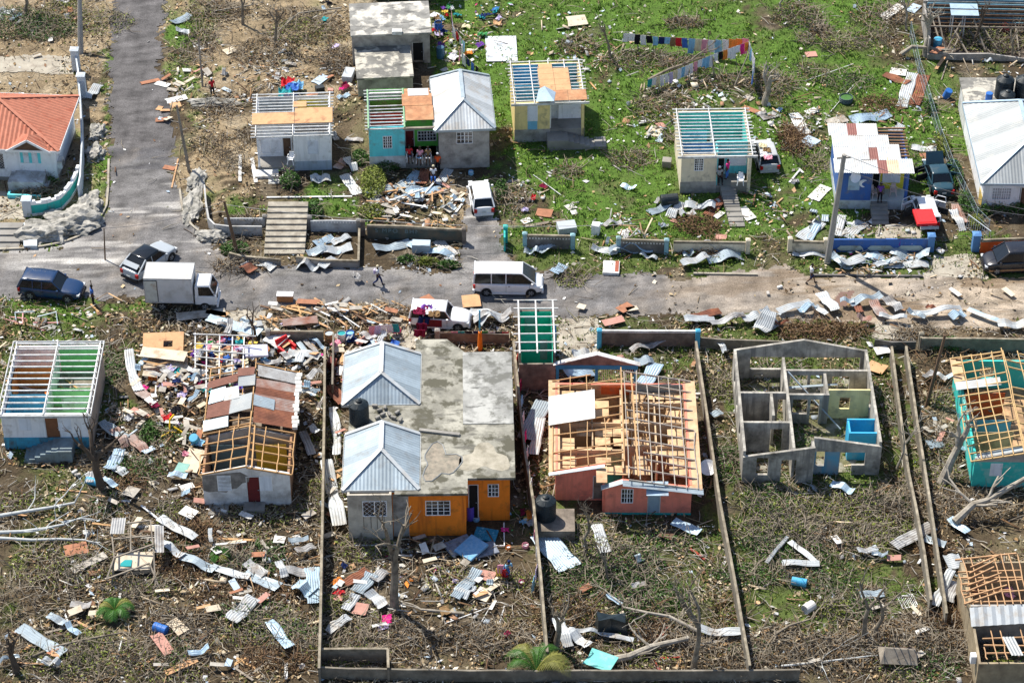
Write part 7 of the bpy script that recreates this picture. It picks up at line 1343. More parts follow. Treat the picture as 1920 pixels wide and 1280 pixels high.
for a in [(352,890,372,846,1.3,'c'),(330,880,354,884,1.0,'g',.05),(336,922,364,914,.6,'w'),(238,936,254,918,1.0,'x'),(345,974,362,958,1.2,'w'),(450,966,474,976,.5,'w'),(522,1024,526,1010,.8,'w'),(136,1076,200,1044,.7,'x'),(292,1192,320,1232,.8,'k'),(322,1168,346,1192,.9,'c'),(310,1268,372,1240,.5,'p'),(120,1040,166,1030,1.2,'n'),(662,1144,690,1150,1.1,'k'),(898,1130,914,1108,1.0,'c'),(885,1080,930,1088,1.0,'k'),(1100,1240,1152,1262,1.4,'t',.05,.25,(6,-4)),(1235,1004,1262,1012,.7,'d'),
 (1130,612,1170,602,.8,'k'),(1160,588,1184,576,.9,'n'),(866,572,902,570,1.4,'p',.03,.05,(6,0)),(1082,578,1098,582,.6,'c'),(1174,586,1196,582,.5,'c'),(420,100,442,92,.95,'c'),(262,158,300,150,.5,'n'),(292,156,318,162,.7,'w'),(310,192,352,182,.8,'w'),(318,200,340,196,.8,'p'),(296,208,302,200,.5,'p'),(306,314,328,318,.6,'n'),(294,226,304,224,.5,'p'),(1062,46,1100,42,1.4,'c',.04,.15,(8,0)),(924,44,942,44,.9,'p'),(1222,256,1234,238,1.2,'c'),(1234,268,1246,250,.6,'b'),(1232,238,1246,234,.8,'k'),(1510,104,1532,102,.9,'k'),(1668,134,1700,138,1.1,'w'),(1550,232,1588,222,1.0,'x'),(1508,276,1528,262,1.3,'b',.2),(1512,214,1532,206,.8,'w'),(1725,296,1752,294,1.1,'n'),(1524,376,1550,350,1.1,'w'),(1387,390,1410,414,1.0,'w',.03,.1),(1062,392,1078,386,.8,'w'),(1005,398,1036,402,1.1,'n'),(1070,400,1082,398,.6,'w'),(978,418,996,412,.7,'w'),
 (1626,688,1660,700,1.2,'p'),(1640,664,1668,660,.9,'w'),(1262,388+30,1268,412,.7,'k'),(262,680,352,690,1.2,'c',.04,.8),(330,600,428,590,1.0,'x'),(386,588,428,596,.6,'p'),(505,640,532,655,1.6,'w',.03,.3,(10,0)),(640,690,652,670,.8,'p'),(672,640,705,658,1.2,'k'),(680,660,700,640,.7,'w'),(556,570,600,572,.6,'n'),(792,570,812,562,1.0,'n'),(1390,200,1430,215,.6,'n'),(1396,180,1412,188,.7,'x'),(1880,545,1900,560,.5,'c'),(1780,545,1800,560,.4,'w'),(590,158,612,142,.9,'b'),(1160,440,1180,432,.5,'w'),(1340,444,1364,446,.7,'k'),(1340,410,1356,398,.5,'w'),(1705,24,1720,10,.9,'b'),(1655,35,1690,10,1.0,'w'),(1745,128,1768,92,.7,'n',.05,.3,(0,18)),(1753,138,1778,102,.3,'p',.05,.3)]: B_(*a)
for a in [(500,1240,545,1166,.22,1),(462,1268,545,1212,.2,1),(1310,1207,1420,1190,.22,3),(1325,1218,1442,1180,.22,0),(1372,1235,1425,1196,.25,2),(1222,1212,1252,1172,.25,0),(1223,1234,1240,1260,.15,0),(1237,1234,1276,1230,.15,0),(1268,1252,1281,1226,.18,0),(1293,1027,1322,1048,.18,0),(1106,154,1118,168,.12,0),(1000,328,1052,366,.06,3),(322,352,334,298,.12,4),(450,290,450,340,.25,3),(472,296,480,342,.3,3),(1545,1190,1580,1222,.2,0),(1770,1160,1745,1140,.12,1),(1700,900,1722,925,.15,0),(1728,912,1752,900,.3,4),(880,1205,920,1135,.05,3),(835,1168,925,1135,.06,3),(936,1170,946,1135,.08,3),(455,1030,462,1062,.06,3),(604,128,660,128,.12,3),(620,108,640,124,.15,3),(1480,342,1500,318,.14,3),(1498,316,1506,324,.16,3),(985,424,1060,412,.3,1),(1510,152,1600,120,.04,3),(1557,210,1600,160,.05,3),(500,370,660,368,.16,3),(280,655,350,648,.12,0),(170,570,185,585,.14,0),(135,590,165,602,.06,1),(1765,150,1778,110,.1,1)]: 
    red=(1222,1223,1237,1293); k=dict(m=WOODR,nm='red painted timber') if a[0] in red else {}
    pplank(*a[:4],w_=a[4],k=a[5],**k)
CNT={'p':0,'b':0,'s':0,'c':0}
CAP={'p':240,'b':205,'s':110,'c':225}
def _zdoc(): pass
def zone(poly,n,kinds,hmax=.15,seed=1,heap=None,Ls=(.6,2.6),ang=None,sc_=1.0):
    q=random.Random(seed); wp=WP(poly); xs_=[p[0] for p in wp]; ys_=[p[1] for p in wp]; out=0; tries=0
    CT=[(q.uniform(min(xs_),max(xs_)),q.uniform(min(ys_),max(ys_))) for _ in range(max(3,n//7))]
    while out<n and tries<n*30:
        tries+=1; ct=q.choice(CT); x,y=(q.gauss(ct[0],.9),q.gauss(ct[1],.7)) if (q.random()<.72 and not heap) else (q.uniform(min(xs_),max(xs_)),q.uniform(min(ys_),max(ys_)))
        if not pip(wp,np.array([x]),np.array([y]))[0]: continue
        out+=1; k=q.choice(kinds); kk='s' if k=='r' else k
        if CNT[kk]>=CAP[kk] or (k=='s' and q.random()<.45): continue
        CNT[kk]+=1; z=hmax*q.random()
        if heap: d=math.hypot((x-heap[0])/heap[2],(y-heap[1])/heap[3]); z=max(.03,heap[4]*(1-d)*q.uniform(.5,1))
        a=q.uniform(0,2*PI) if ang is None else q.gauss(ang,.45); L=q.uniform(*Ls)*sc_
        P=Vector((x,y,z)); px,py=PX(P)
        if k=='p':
            m,nm=q.choice(WM if sc_<2 else WM); d=Vector((math.cos(a),math.sin(a),q.uniform(-.12,.12)))*L/2; A=P-d; B=P+d; A.z=max(.03,A.z); B.z=max(.03,B.z); plank(A,B,q.uniform(.08,.2),.045,m,nm)
        elif k in ('s','r'):
            L=min(L,1.35); d=Vector((math.cos(a),math.sin(a),0))*L/2; a0=PX(P-d); a1=PX(P+d); g0=PX(Vector((P.x-d.x,P.y-d.y,0))); g1=PX(Vector((P.x+d.x,P.y+d.y,0))); S_(g0[0],g0[1],g1[0],g1[1],q.uniform(.25,.6),q.choice('wzzbgg') if k=='s' else q.choice('rs'),q.uniform(.05,.6),lift=.04+z)
        elif k=='b':
            L=min(L,1.0); d=Vector((math.cos(a),math.sin(a),0))*L/2; g0=PX(Vector((P.x-d.x,P.y-d.y,0))); g1=PX(Vector((P.x+d.x,P.y+d.y,0))); B_(g0[0],g0[1],g1[0],g1[1],q.uniform(.2,.55),q.choice('wwcpxnkxbxc'),.025,.03+z,(q.uniform(-15,15),q.uniform(-12,12)))
        elif k=='c':
            c=q.choice(list(CL)); drape('cloth_heap',P,q.uniform(.3,.8),q.uniform(.3,.7),CLM(c),f'{c} crumpled cloth','cloth',rot=math.degrees(a),flat=True,fold=.16,n=5,seed=q.randrange(999),autol=True,group=CG)
hp=G(765,385)
zone([(690,350),(860,345),(872,425),(695,425)],75,'pppppbbs',seed=2,heap=(hp.x,hp.y,4.2,2.6,1.1))
hp=G(640,592); zone([(500,575),(770,572),(765,612),(500,612)],60,'pppppb',seed=3,heap=(hp.x,hp.y,6,1.6,.7),ang=2.7)
zone([(262,640),(480,600),(490,700),(270,720)],40,'ppbsc',.5,seed=4); zone([(250,700),(380,700),(375,860),(230,850)],48,'psbbc',.3,seed=5); hp=G(425,690); zone([(365,630),(485,640),(480,735),(370,740)],80,'ccccpb',seed=6,heap=(hp.x,hp.y,3.6,3.4,1.5),Ls=(.4,1.2)); hp=G(330,745); zone([(270,710),(385,710),(378,800),(260,800)],34,'bpscb',seed=61,heap=(hp.x,hp.y,3.4,2.6,1.2),Ls=(.4,1.5))
zone([(480,630),(600,640),(600,700),(490,690)],20,'bcsp',.2,seed=7); zone([(625,640),(745,625),(750,660),(640,730)],36,'bcpcs',.3,seed=8,Ls=(.4,1.2)); zone([(570,700),(605,700),(600,960),(570,960)],22,'pbs',.3,seed=9,Ls=(.5,1.4)); zone([(612,760),(650,760),(650,1030),(612,1030)],18,'pbs',.3,seed=10,Ls=(.6,1.4))
zone([(0,890),(380,860),(380,1000),(0,1000)],22,'psb',.1,seed=11); zone([(200,960),(600,960),(600,1140),(200,1150)],46,'ppsb',.2,seed=12); zone([(0,1120),(600,1140),(600,1279),(0,1279)],46,'pppsb',.15,seed=13); zone([(620,1040),(990,1060),(1000,1240),(620,1240)],34,'pbcsb',.12,seed=14,Ls=(.4,1.4)); zone([(760,1010),(880,1010),(860,1060),(760,1060)],12,'ppb',.1,seed=15)
zone([(1010,1060),(1390,1040),(1400,1245),(1030,1245)],30,'pppsb',.15,seed=16); zone([(1420,980),(1720,960),(1740,1270),(1420,1270)],20,'ppsb',.1,seed=17); zone([(1640,1100),(1800,1060),(1800,1279),(1640,1279)],20,'pppb',.2,seed=18); zone([(1735,640),(1800,700),(1820,1000),(1735,960)],18,'pbs',.1,seed=19)
zone([(0,0),(140,0),(140,130),(0,100)],18,'ppsb',.1,seed=20); zone([(300,120),(470,120),(640,100),(640,300),(460,180),(300,240)],48,'ppbbs',.15,seed=21,Ls=(.4,1.8)); zone([(600,0),(650,0),(660,200),(610,200)],26,'bbspc',.15,seed=22,Ls=(.4,1.2)); zone([(620,170),(680,190),(690,330),(630,330)],26,'ppbs',.2,seed=23); zone([(810,20),(900,0),(960,20),(890,180),(810,140)],44,'cccb',.1,seed=24,Ls=(.3,.7))
zone([(1160,150),(1440,130),(1480,230),(1180,260)],34,'bbsp',.1,seed=25,Ls=(.3,1.2)); zone([(1420,180),(1560,180),(1560,300),(1440,340)],30,'bbspp',.1,seed=26,Ls=(.3,1.2)); zone([(1640,120),(1730,120),(1790,300),(1700,310)],24,'bsbp',.1,seed=27,Ls=(.4,1.4)); zone([(1730,10),(1920,10),(1920,150),(1750,150)],46,'pppbs',.7,seed=28,Ls=(.6,2.4)); zone([(1470,320),(1560,320),(1560,440),(1480,430)],18,'bbs',.1,seed=29,Ls=(.4,1.1)); zone([(930,300),(1000,290),(1040,420),(940,430)],22,'bpbc',.1,seed=30,Ls=(.3,.9)); zone([(1180,370),(1360,370),(1360,430),(1200,430)],18,'bsp',.15,seed=31,Ls=(.4,1.3)); zone([(1430,570),(1700,570),(1900,590),(1900,630),(1430,630)],18,'bspr',.1,seed=32,Ls=(.5,1.5)); zone([(960,440),(1240,440),(1240,500),(960,500)],16,'bsp',.1,seed=33,Ls=(.4,1.3))
zone([(900,930),(1000,920),(1005,1040),(950,1040)],12,'cb',.1,seed=34,Ls=(.3,.6)); zone([(1800,260),(1840,300),(1840,420),(1790,300)],10,'bp',.1,seed=35,Ls=(.4,1.2)); zone([(930,140),(960,150),(970,280),(930,250)],10,'bbp',.1,seed=36,Ls=(.4,1.0)); zone([(20,560),(300,580),(290,640),(20,640)],16,'pb',.06,seed=37,Ls=(.3,1.4)); zone([(450,500),(760,500),(760,530),(450,520)],14,'bsb',.06,seed=38,Ls=(.3,.9))
# pieces inside the open houses
def inside(px0,py0,px1,py1,n,z,kinds,seed): 
    q=random.Random(seed)
    for i in range(n):
        p=G(q.uniform(px0,px1),q.uniform(py0,py1),z); k=q.choice(kinds); a=q.uniform(0,PI)
        if k=='c': c=q.choice(list(CL)); drape('cloth_heap',p,.6,.5,CLM(c),f'{c} cloth lying inside','cloth',rot=math.degrees(a),flat=True,fold=.2,n=4,seed=i,autol=True,group=CG)
        else: m,nm=q.choice(WM); d=Vector((math.cos(a),math.sin(a),.1))*q.uniform(.4,1.0); plank(p-d,p+d,.12,.05,m,nm)
inside(20,690,150,770,10,1.0,'cpp',1); inside(500,205,600,240,5,.9,'pc',2); inside(1280,230,1390,275,9,1.1,'ccp',3); inside(1800,720,1890,830,12,.4,'cpp',4); inside(1060,740,1270,880,16,.3,'cppp',5); inside(1830,1070,1910,1130,8,.5,'pc',6)
# pink bed frame, collapsed shed, small yellow frame, pallets, blocks
e=empty('bed_frame',G(75,597)); pk=mat('paint_pink',(.70,.33,.33)); 
for x0,y0,x1,y1,z0,z1,nm,m_ in ((6,597,42,607,.1,.1,'side_rail',pk),(62,605,112,605,.1,.1,'side_rail',pk),(43,585,42,607,.1,.9,'leg',pk),(28,586,30,600,.1,1.2,'post',ZINC),(105,583,108,608,.1,1.2,'post',ZINC),(28,586,65,584,1.0,1.1,'head_rail',ZINC),(70,594,105,585,.9,1.1,'foot_rail',ZINC),(64,612,82,620,.05,.05,'slat',pk),(18,594,48,597,.1,.2,'slat',pk)):
    mb=MB(); o_=e.location; mb.beam(G(x0,y0,z0)-o_,G(x1,y1,z1)-o_,.07,.07); mb.build(nm,m_,e)
tag(e,'broken pink and white metal bed frame lying on the verge grass','bed frame')
e=empty('collapsed_shed',G(208,1090),0); 
def PL(x,y,z,o): return G(x,y,z)-o
o_=e.location; mb=MB()
for (a,b) in (((208,985,1.8),(282,975,1.9)),((208,985,1.8),(214,1045,1.2)),((282,975,1.9),(288,1035,1.3)),((214,1045,1.2),(288,1020,1.6)),((200,1085,.6),(280,1055,.9)),((245,980,1.8),(245,1035,1.4)),((212,1010,1.5),(282,1004,1.6)),((200,1085,.6),(214,1045,1.2)),((280,1055,.9),(300,1105,.1)),((214,1045,1.2),(210,1100,0)),((288,1035,1.3),(292,1110,0))): mb.beam(PL(*a,o_),PL(*b,o_),.09,.09)
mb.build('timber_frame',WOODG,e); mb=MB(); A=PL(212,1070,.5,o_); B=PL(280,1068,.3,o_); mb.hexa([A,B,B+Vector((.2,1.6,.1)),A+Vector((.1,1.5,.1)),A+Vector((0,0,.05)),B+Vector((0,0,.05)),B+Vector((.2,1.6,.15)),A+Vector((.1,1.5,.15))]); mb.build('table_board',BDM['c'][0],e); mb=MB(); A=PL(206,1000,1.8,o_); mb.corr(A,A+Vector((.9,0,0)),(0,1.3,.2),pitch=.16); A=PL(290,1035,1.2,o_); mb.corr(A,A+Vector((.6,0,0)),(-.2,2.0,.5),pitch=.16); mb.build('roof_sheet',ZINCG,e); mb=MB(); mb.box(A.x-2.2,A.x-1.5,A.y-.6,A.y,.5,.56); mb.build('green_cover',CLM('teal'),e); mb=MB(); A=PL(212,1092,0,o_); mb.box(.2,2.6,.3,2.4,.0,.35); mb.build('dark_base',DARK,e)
tag(e,'collapsed timber shed frame with a table board in the lower left','shed')
e=empty('dog_house',G(1655,1250)); mb=MB(); mb.box(0,1.9,0,1.2,0,.55); mb.build('wall',WOODD,e); mb=MB(); mb.hexa([(-.2,-.2,.5),(.15,.5,1.15),(.15,.55,1.15),(-.2,1.3,.5),(2.1,-.2,.35),(2.0,.5,.95),(2.0,.55,.95),(2.1,1.3,.35)]); mb.build('roof',WOODG,e); tag(e,'small grey pitched hutch half buried in the lower right brush','hutch')
e=empty('plastic_scrap',G(318,812)); mb=MB(); [mb.beam(a,b,.10,.10) for a,b in (((0,0,.1),(.9,-.1,.15)),((0,0,.1),(-.5,-.5,.1)),((0,0,.1),(.0,.6,.7)),((.0,.6,.7),(.3,.8,1.0)),((.9,-.1,.15),(.3,.1,.5)))]; mb.build('plastic_bar',mat('yellow_plastic',(.75,.50,.02),.5,fine=0),e); tag(e,'bright yellow plastic frame among the rubbish left of the rusty house','frame')
flatgrid(780,1055,1.9,1.5,18,'brown slatted pallet below the orange house',WOODD,'pallet',.1,7,'pallet'); flatgrid(1512,0,1,1,0,'x') if 0 else None
for i,(x,y) in enumerate([(703,762),(712,770),(722,765),(730,778),(738,784),(718,778),(745,774),(708,784),(751,788)]): slab(x,y,.4,.2,.18,rnd.uniform(0,180),CONC,'grey concrete block on the orange house roof slab','concrete block',z=4.0,name='concrete_block',au=True,group='loose concrete blocks')
for i,(x,y) in enumerate([(1287,742),(1292,748),(1298,742),(1304,748),(1309,741),(1300,735),(560,690),(568,686),(550,694),(576,692),(540,684),(300,706),(292,720),(412,1000),(420,960),(425,1030),(140,886),(146,892),(1462,540),(1440,552)]): slab(x,y,.42,.22,.2,rnd.uniform(0,180),GREYW if i%2 else FOAM,'loose hollow concrete block','concrete block',z=.02,name='concrete_block',au=True,group='loose concrete blocks')
for i,(x,y) in enumerate([(1430,268),(1438,276),(1432,284),(1440,290)]): drape('cloth_heap',G(x,y+8,1.5),.6,.5,CLM(['cream','brown','white','pink'][i]),f"{['cream','brown','white','pink'][i]} rag on the silver hatchback roof",'cloth',flat=True,fold=.12,seed=i)
for i,(x,y,c) in enumerate([(786,582,'maroon'),(792,578,'maroon'),(800,574,'purple'),(808,580,'white'),(814,586,'brown'),(790,600,'maroon'),(786,612,'maroon'),(795,588,'navy')]): drape('cloth_heap',G(x,y+6,1.6 if i<5 else 1.2),.8,.6,CLM(c),f"{c} cloth on the clothes-covered car",'cloth',flat=i<5,fold=.15,seed=i+20,autol=True)
for i,(x,y,c) in enumerate([(540,160,'red'),(548,170,'blue'),(536,180,'teal'),(544,190,'navy'),(556,165,'sky')]): drape('cloth_heap',G(x,y,.2),1.1,.9,CLM(c),f"{c} cloth in the small heap left of the flat concrete buildings",'cloth',flat=True,fold=.3,seed=i+40,autol=True)
# tyres of bicycle, dish
mb=MB(); mb.lathe([(.02,.02),(.35,.09),(.55,.2),(.56,.21),(.35,.13),(.02,.06)],20,Matrix.Rotation(R(35),4,'X')); o=mb.build('satellite_dish',WHITE,loc=G(1327,877,.9)); tag(o,'small white satellite dish standing beside the wall right of the pink house','dish')
# ================================================================ TREES AND PLANTS
def grow(mb,p,d,L,r,depth,q,tips=None,bendy=.35):
    n=4; pts=[p]; rs=[r]; dd=d.normalized()
    for i in range(n):
        dd=(dd+Vector((q.gauss(0,bendy),q.gauss(0,bendy),q.gauss(0,bendy*.6)))*.45).normalized(); p=p+dd*L/n; p.z=max(.05,p.z); pts.append(p.copy()); rs.append(r*(1-.42*(i+1)/n))
    mb.tube(pts,rs,5 if r<.06 else 7)
    if depth<=0: 
        if tips is not None: tips.append(pts[-1])
        return
    for k in range(q.choice((2,2,3))):
        i=q.choice((2,3,4)); nd=(dd+Vector((q.gauss(0,.7),q.gauss(0,.7),q.uniform(-.1,.6)))).normalized(); grow(mb,pts[i],nd,L*q.uniform(.5,.8),rs[i]*.72,depth-1,q,tips,bendy)
def leaves(tips,m,parent,n=30,s=.12,spread=.4,seed=1,name='leaves'):
    q=random.Random(seed); mb=MB()
    for t in tips:
        for _ in range(n):
            c=t+Vector((q.gauss(0,spread),q.gauss(0,spread),q.gauss(0,spread*.7))); c.z=max(.05,c.z); a=Vector((q.gauss(0,1),q.gauss(0,1),q.gauss(0,.6))).normalized()*s*q.uniform(.6,1.3); b=a.cross(Vector((q.gauss(0,1),q.gauss(0,1),q.gauss(0,1)))).normalized()*s*.5
            mb.quad(c-a,c+b,c+a,c-b)
    return mb.build(name,m,parent)
LFG=mat('leaf_green',(.055,.13,.02),.7,.4,4,fine=0); LFY=mat('leaf_yellow_green',(.20,.24,.04),.7,.4,4,fine=0); LFB=mat('leaf_dead',(.19,.12,.055),.9,.4,4,fine=0)
def deadtree(px,py,h,lean,r,label,seed,m=BARK,forks=2,depth=2,leafm=None,nl=6):
    q=random.Random(seed); e=empty('dead_tree',G(px,py)); mb=MB(); top=Vector((lean[0],lean[1],h*.45)); pts=[Vector((0,0,-.1)),top*.35+Vector((q.uniform(-.1,.1),0,0)),top*.7+Vector((q.uniform(-.15,.15),0,0)),top]; mb.tube(pts,[r*1.25,r,r*.88,r*.8],9); mb.build('trunk',m,e)
    b=MB(); tips=[]; depth=min(3,depth+1) if h>3.9 else depth
    for i in range(forks): a=q.uniform(0,2*PI) if forks>2 else (PI*i+q.uniform(-.6,.6)); grow(b,top-Vector((0,0,.1)),Vector((math.cos(a)*.32+lean[0]*.1,math.sin(a)*.25,1)),h*.36,r*.66,depth,q,tips)
    b.build('branches',m,e)
    if leafm: leaves(tips,leafm,e,nl,.12,.3,seed)
    tag(e,label,'dead tree','storm-stripped dead trees'); return e
for a in [(740,1143,8.6,(.1,.3),.27,'forked pale bare tree, tallest, in front of the orange house',3,BARK,2,2),(192,918,5.6,(-.25,.2),.28,'thick dark broken tree between the blue-based house and rusty house',4,mat('bark_dark',(.10,.075,.055),.95,.3,3),3,2),(1041,1218,4.6,(.2,.2),.2,'short crooked tree right beside the washing wall bottom',5,BARK,3,2),(1300,1252,7.4,(.2,.2),.17,'tall thin grey stems standing left of the long wall bottom',6,BARK,3,2),(1619,1198,5.6,(.1,.1),.16,'twin upright dead trunks in the lower right weeds',7,BARK,2,1),(1640,1195,5.2,(.3,.1),.14,'thinner dead trunk close beside the twin trunks',8,BARK,2,1),(1765,905,5.0,(1.0,1.0),.3,'thick pale leaning tree left of the teal house',9,BARKP,3,2),
 (455,45,4.0,(.1,.1),.12,'small bare tree at the top left of centre',10,BARK,3,2),(516,85,4.6,(.2,0),.13,'bare sapling on the dry slope above the white house',11,BARK,3,2),(1146,112,4.0,(-.4,.2),.12,'thin dead tree behind the upper washing line start',12,BARK,3,2),(1434,196,3.6,(.2,.2),.25,'twisted stump with torn roots right of the washing lines',13,BARKP,4,2),(1735,105,5.2,(.1,.4),.22,'curvy bare tree leaning over the wire fence top right',14,BARKP,3,2),(1093,1040,4.6,(.3,0),.11,'thin bare tree in front of the pink house left side',15,BARK,3,2),(1140,1090,3.4,(-.2,.2),.09,'small bare tree in the brush below the pink house',16,BARK,3,2),(1820,90,4.6,(.5,0),.13,'dark leaning tree inside the collapsed top right building',17,mat('bark_dark'),3,2),(1900,110,3.4,(-.3,0),.1,'thin bent tree at the top right edge',18,BARK,3,2),(480,640,3.2,(-.2,.1),.12,'dark crooked stump behind the rusty roofed house',19,mat('bark_dark'),2,1),(30,1260,3.0,(-.2,.2),.22,'dark split stump in the lower left corner',20,mat('bark_dark'),3,1),(1700,55,4.0,(-.2,.1),.1,'bare sapling left of the wire fence top',21,BARKP,3,2),(1680,880,4.5,(.4,.3),.08,'spindly bare sapling between ruin and parallel walls',23,BARKP,3,2),(545,360,2.0,(.1,.1),.06,'small leafy sapling in the white house garden',24,BARK,3,1,LFG,12),(48,30,4.0,(.2,.1),.16,'bare trunk in the top left brush',25,BARK,3,2),(1460,20,2.2,(.2,0),.08,'bleached shrub stem in the grass field top',26,BARKP,4,2)]: deadtree(*a)
def log(pts,r,label,m=BARKP,seed=1,br=3):
    q=random.Random(seed); P=[G(x,y,z) for x,y,z in pts]; e=empty('fallen_branch',P[0]); mb=MB(); Q=[p-P[0] for p in P]; n=len(Q); mb.tube(Q,[r*(1-.45*i/(n-1)) for i in range(n)],8); mb.build('trunk',m,e)
    b=MB()
    for i in range(br): k=q.randrange(1,n); d=(Q[k]-Q[k-1]).normalized(); grow(b,Q[k],(d+Vector((q.gauss(0,.8),q.gauss(0,.8),.2))),q.uniform(1,2.4),r*.4,1,q)
    b.build('branches',m,e); tag(e,label,'fallen branch','storm-stripped fallen branches')
log([(1140,1238,.3),(1180,1230,.35),(1220,1212,.5),(1290,1196,.5)],.27,'thick pale log lying across the lower yard',seed=2); log([(1308,1182,.4),(1255,1155,.6),(1215,1148,.8),(1170,1138,.6)],.12,'pale forked branch lying left of the tall thin stems',seed=3)
log([(-10,968,.3),(50,958,.4),(100,950,.4),(140,942,.5)],.14,'upper one of the pale branches reaching in from the left edge',ZINCG if 0 else mat('bark_white',(.50,.52,.52),.9,.15,3),4,4); log([(-10,998,.3),(40,996,.3),(85,990,.4),(122,982,.6)],.13,'middle one of the pale branches reaching in from the left edge',mat('bark_white'),5,4); log([(-10,1008,.2),(60,1012,.2),(110,1010,.3),(160,1012,.3)],.12,'lowest one of the pale branches reaching in from the left edge',mat('bark_white'),6,3)
log([(1790,978,.5),(1825,945,1.2),(1850,938,1.4),(1925,895,2.0)],.28,'massive pale trunk fallen across in front of the teal house',BARKP,7,5); log([(1020,230,.2),(1050,250,.3)],.05,'thin branch lying behind the yellow house side',BARK,8,1) if 0 else None
log([(1215,150,.2),(1255,130,.3),(1290,118,.5),(1305,105,.9)],.14,'brown curved branch under the middle washing line',BARK,9,4); log([(1690,102,.3),(1710,88,.9),(1745,90,.8),(1760,98,.6)],.2,'pale twisted trunk across the fence top right',BARKP,10,3); log([(60,1230,.2),(110,1210,.4),(160,1198,.5),(230,1185,.3)],.1,'brown curved branch above the lower left zinc sheet',BARK,11,3)
log([(870,1150,.1),(790,1142,.3)],.13,'thick cut limb lying right of the forked tree',BARKP,12,2); log([(1452,1190,.2),(1480,1172,.4),(1520,1160,.3)],.1,'curved branch at the left of the lower right brush',BARK,13,3); log([(1465,1248,.2),(1540,1240,.2),(1640,1228,.3)],.08,'long thin pale branch along the lower right brush',mat('bark_white'),14,3); log([(400,22,.2),(470,10,.3)],.1,'pale limb lying at the top left of centre',BARKP,15,2); log([(420,205,.1),(470,190,.3)],.08,'bent root beside the pale boulder',BARK,16,2); log([(640,15,.2),(560,25,.4),(520,60,.3)],.08,'bleached branch fallen on the dry slope',BARKP,17,4)
def brush(px,py,rx,ry,h,n,m,label_kind,seed,lf=None,nlf=0,s=.016):
    q=random.Random(seed); o0=G(px,py); mb=MB(); mb.mi=0
    for i in range(n):
        a=q.uniform(0,2*PI); rr=math.sqrt(q.random()); p=Vector((math.cos(a)*rr*rx,math.sin(a)*rr*ry,q.uniform(0,h)*(1-rr*.7))); d=Vector((q.gauss(0,1),q.gauss(0,1),q.gauss(0,.35))).normalized(); L=q.uniform(.5,1.7); p2=p+d*L*.5+Vector((0,0,q.uniform(-.05,.1))); p3=p2+(d+Vector((q.gauss(0,.4),q.gauss(0,.4),q.gauss(0,.3)))).normalized()*L*.5
        for t in (p,p2,p3): t.z=max(.02,t.z)
        r=s*q.uniform(.8,2.6); mb.tube([p,p2,p3],[r,r*.8,r*.4],3,cap=False)
    if lf:
        mb.mi=1
        for i in range(nlf):
            a=q.uniform(0,2*PI); rr=math.sqrt(q.random()); c=Vector((math.cos(a)*rr*rx,math.sin(a)*rr*ry,q.uniform(.02,h)*(1-rr*.6)))
            u=Vector((q.gauss(0,1),q.gauss(0,1),q.gauss(0,.6))).normalized()*q.uniform(.05,.14); v=u.cross(Vector((q.gauss(0,1),q.gauss(0,1),q.gauss(0,1)))).normalized()*.05; mb.quad(c-u,c+v,c+u,c-v)
    o=mb.build('brush_pile' if label_kind!='shrub' else 'shrub',[m,lf or m],loc=o0)
    return o
bi=0
qq=random.Random(99); RB=[]
for zx0,zy0,zx1,zy1,nn,kk in ((0,880,600,1000,9,'dygb'),(0,1000,600,1275,26,'dybdyg'),(615,1060,1000,1250,9,'ddy'),(1010,1000,1390,1250,16,'gydgb'),(1400,930,1760,1275,22,'dygdyg'),(1740,650,1810,1270,9,'dyb'),(610,760,640,1000,3,'y'),(1320,680,1380,1000,4,'gy'),(0,640,260,870,6,'gd'),(330,0,640,170,8,'ddy'),(380,200,470,330,3,'d'),(1150,40,1700,330,12,'dyg')):
    for _ in range(nn): RB.append((qq.uniform(zx0,zx1),qq.uniform(zy0,zy1),qq.uniform(.8,2.4),qq.uniform(.7,1.8),qq.uniform(.25,.8),int(qq.uniform(40,110)),qq.choice(kk)))
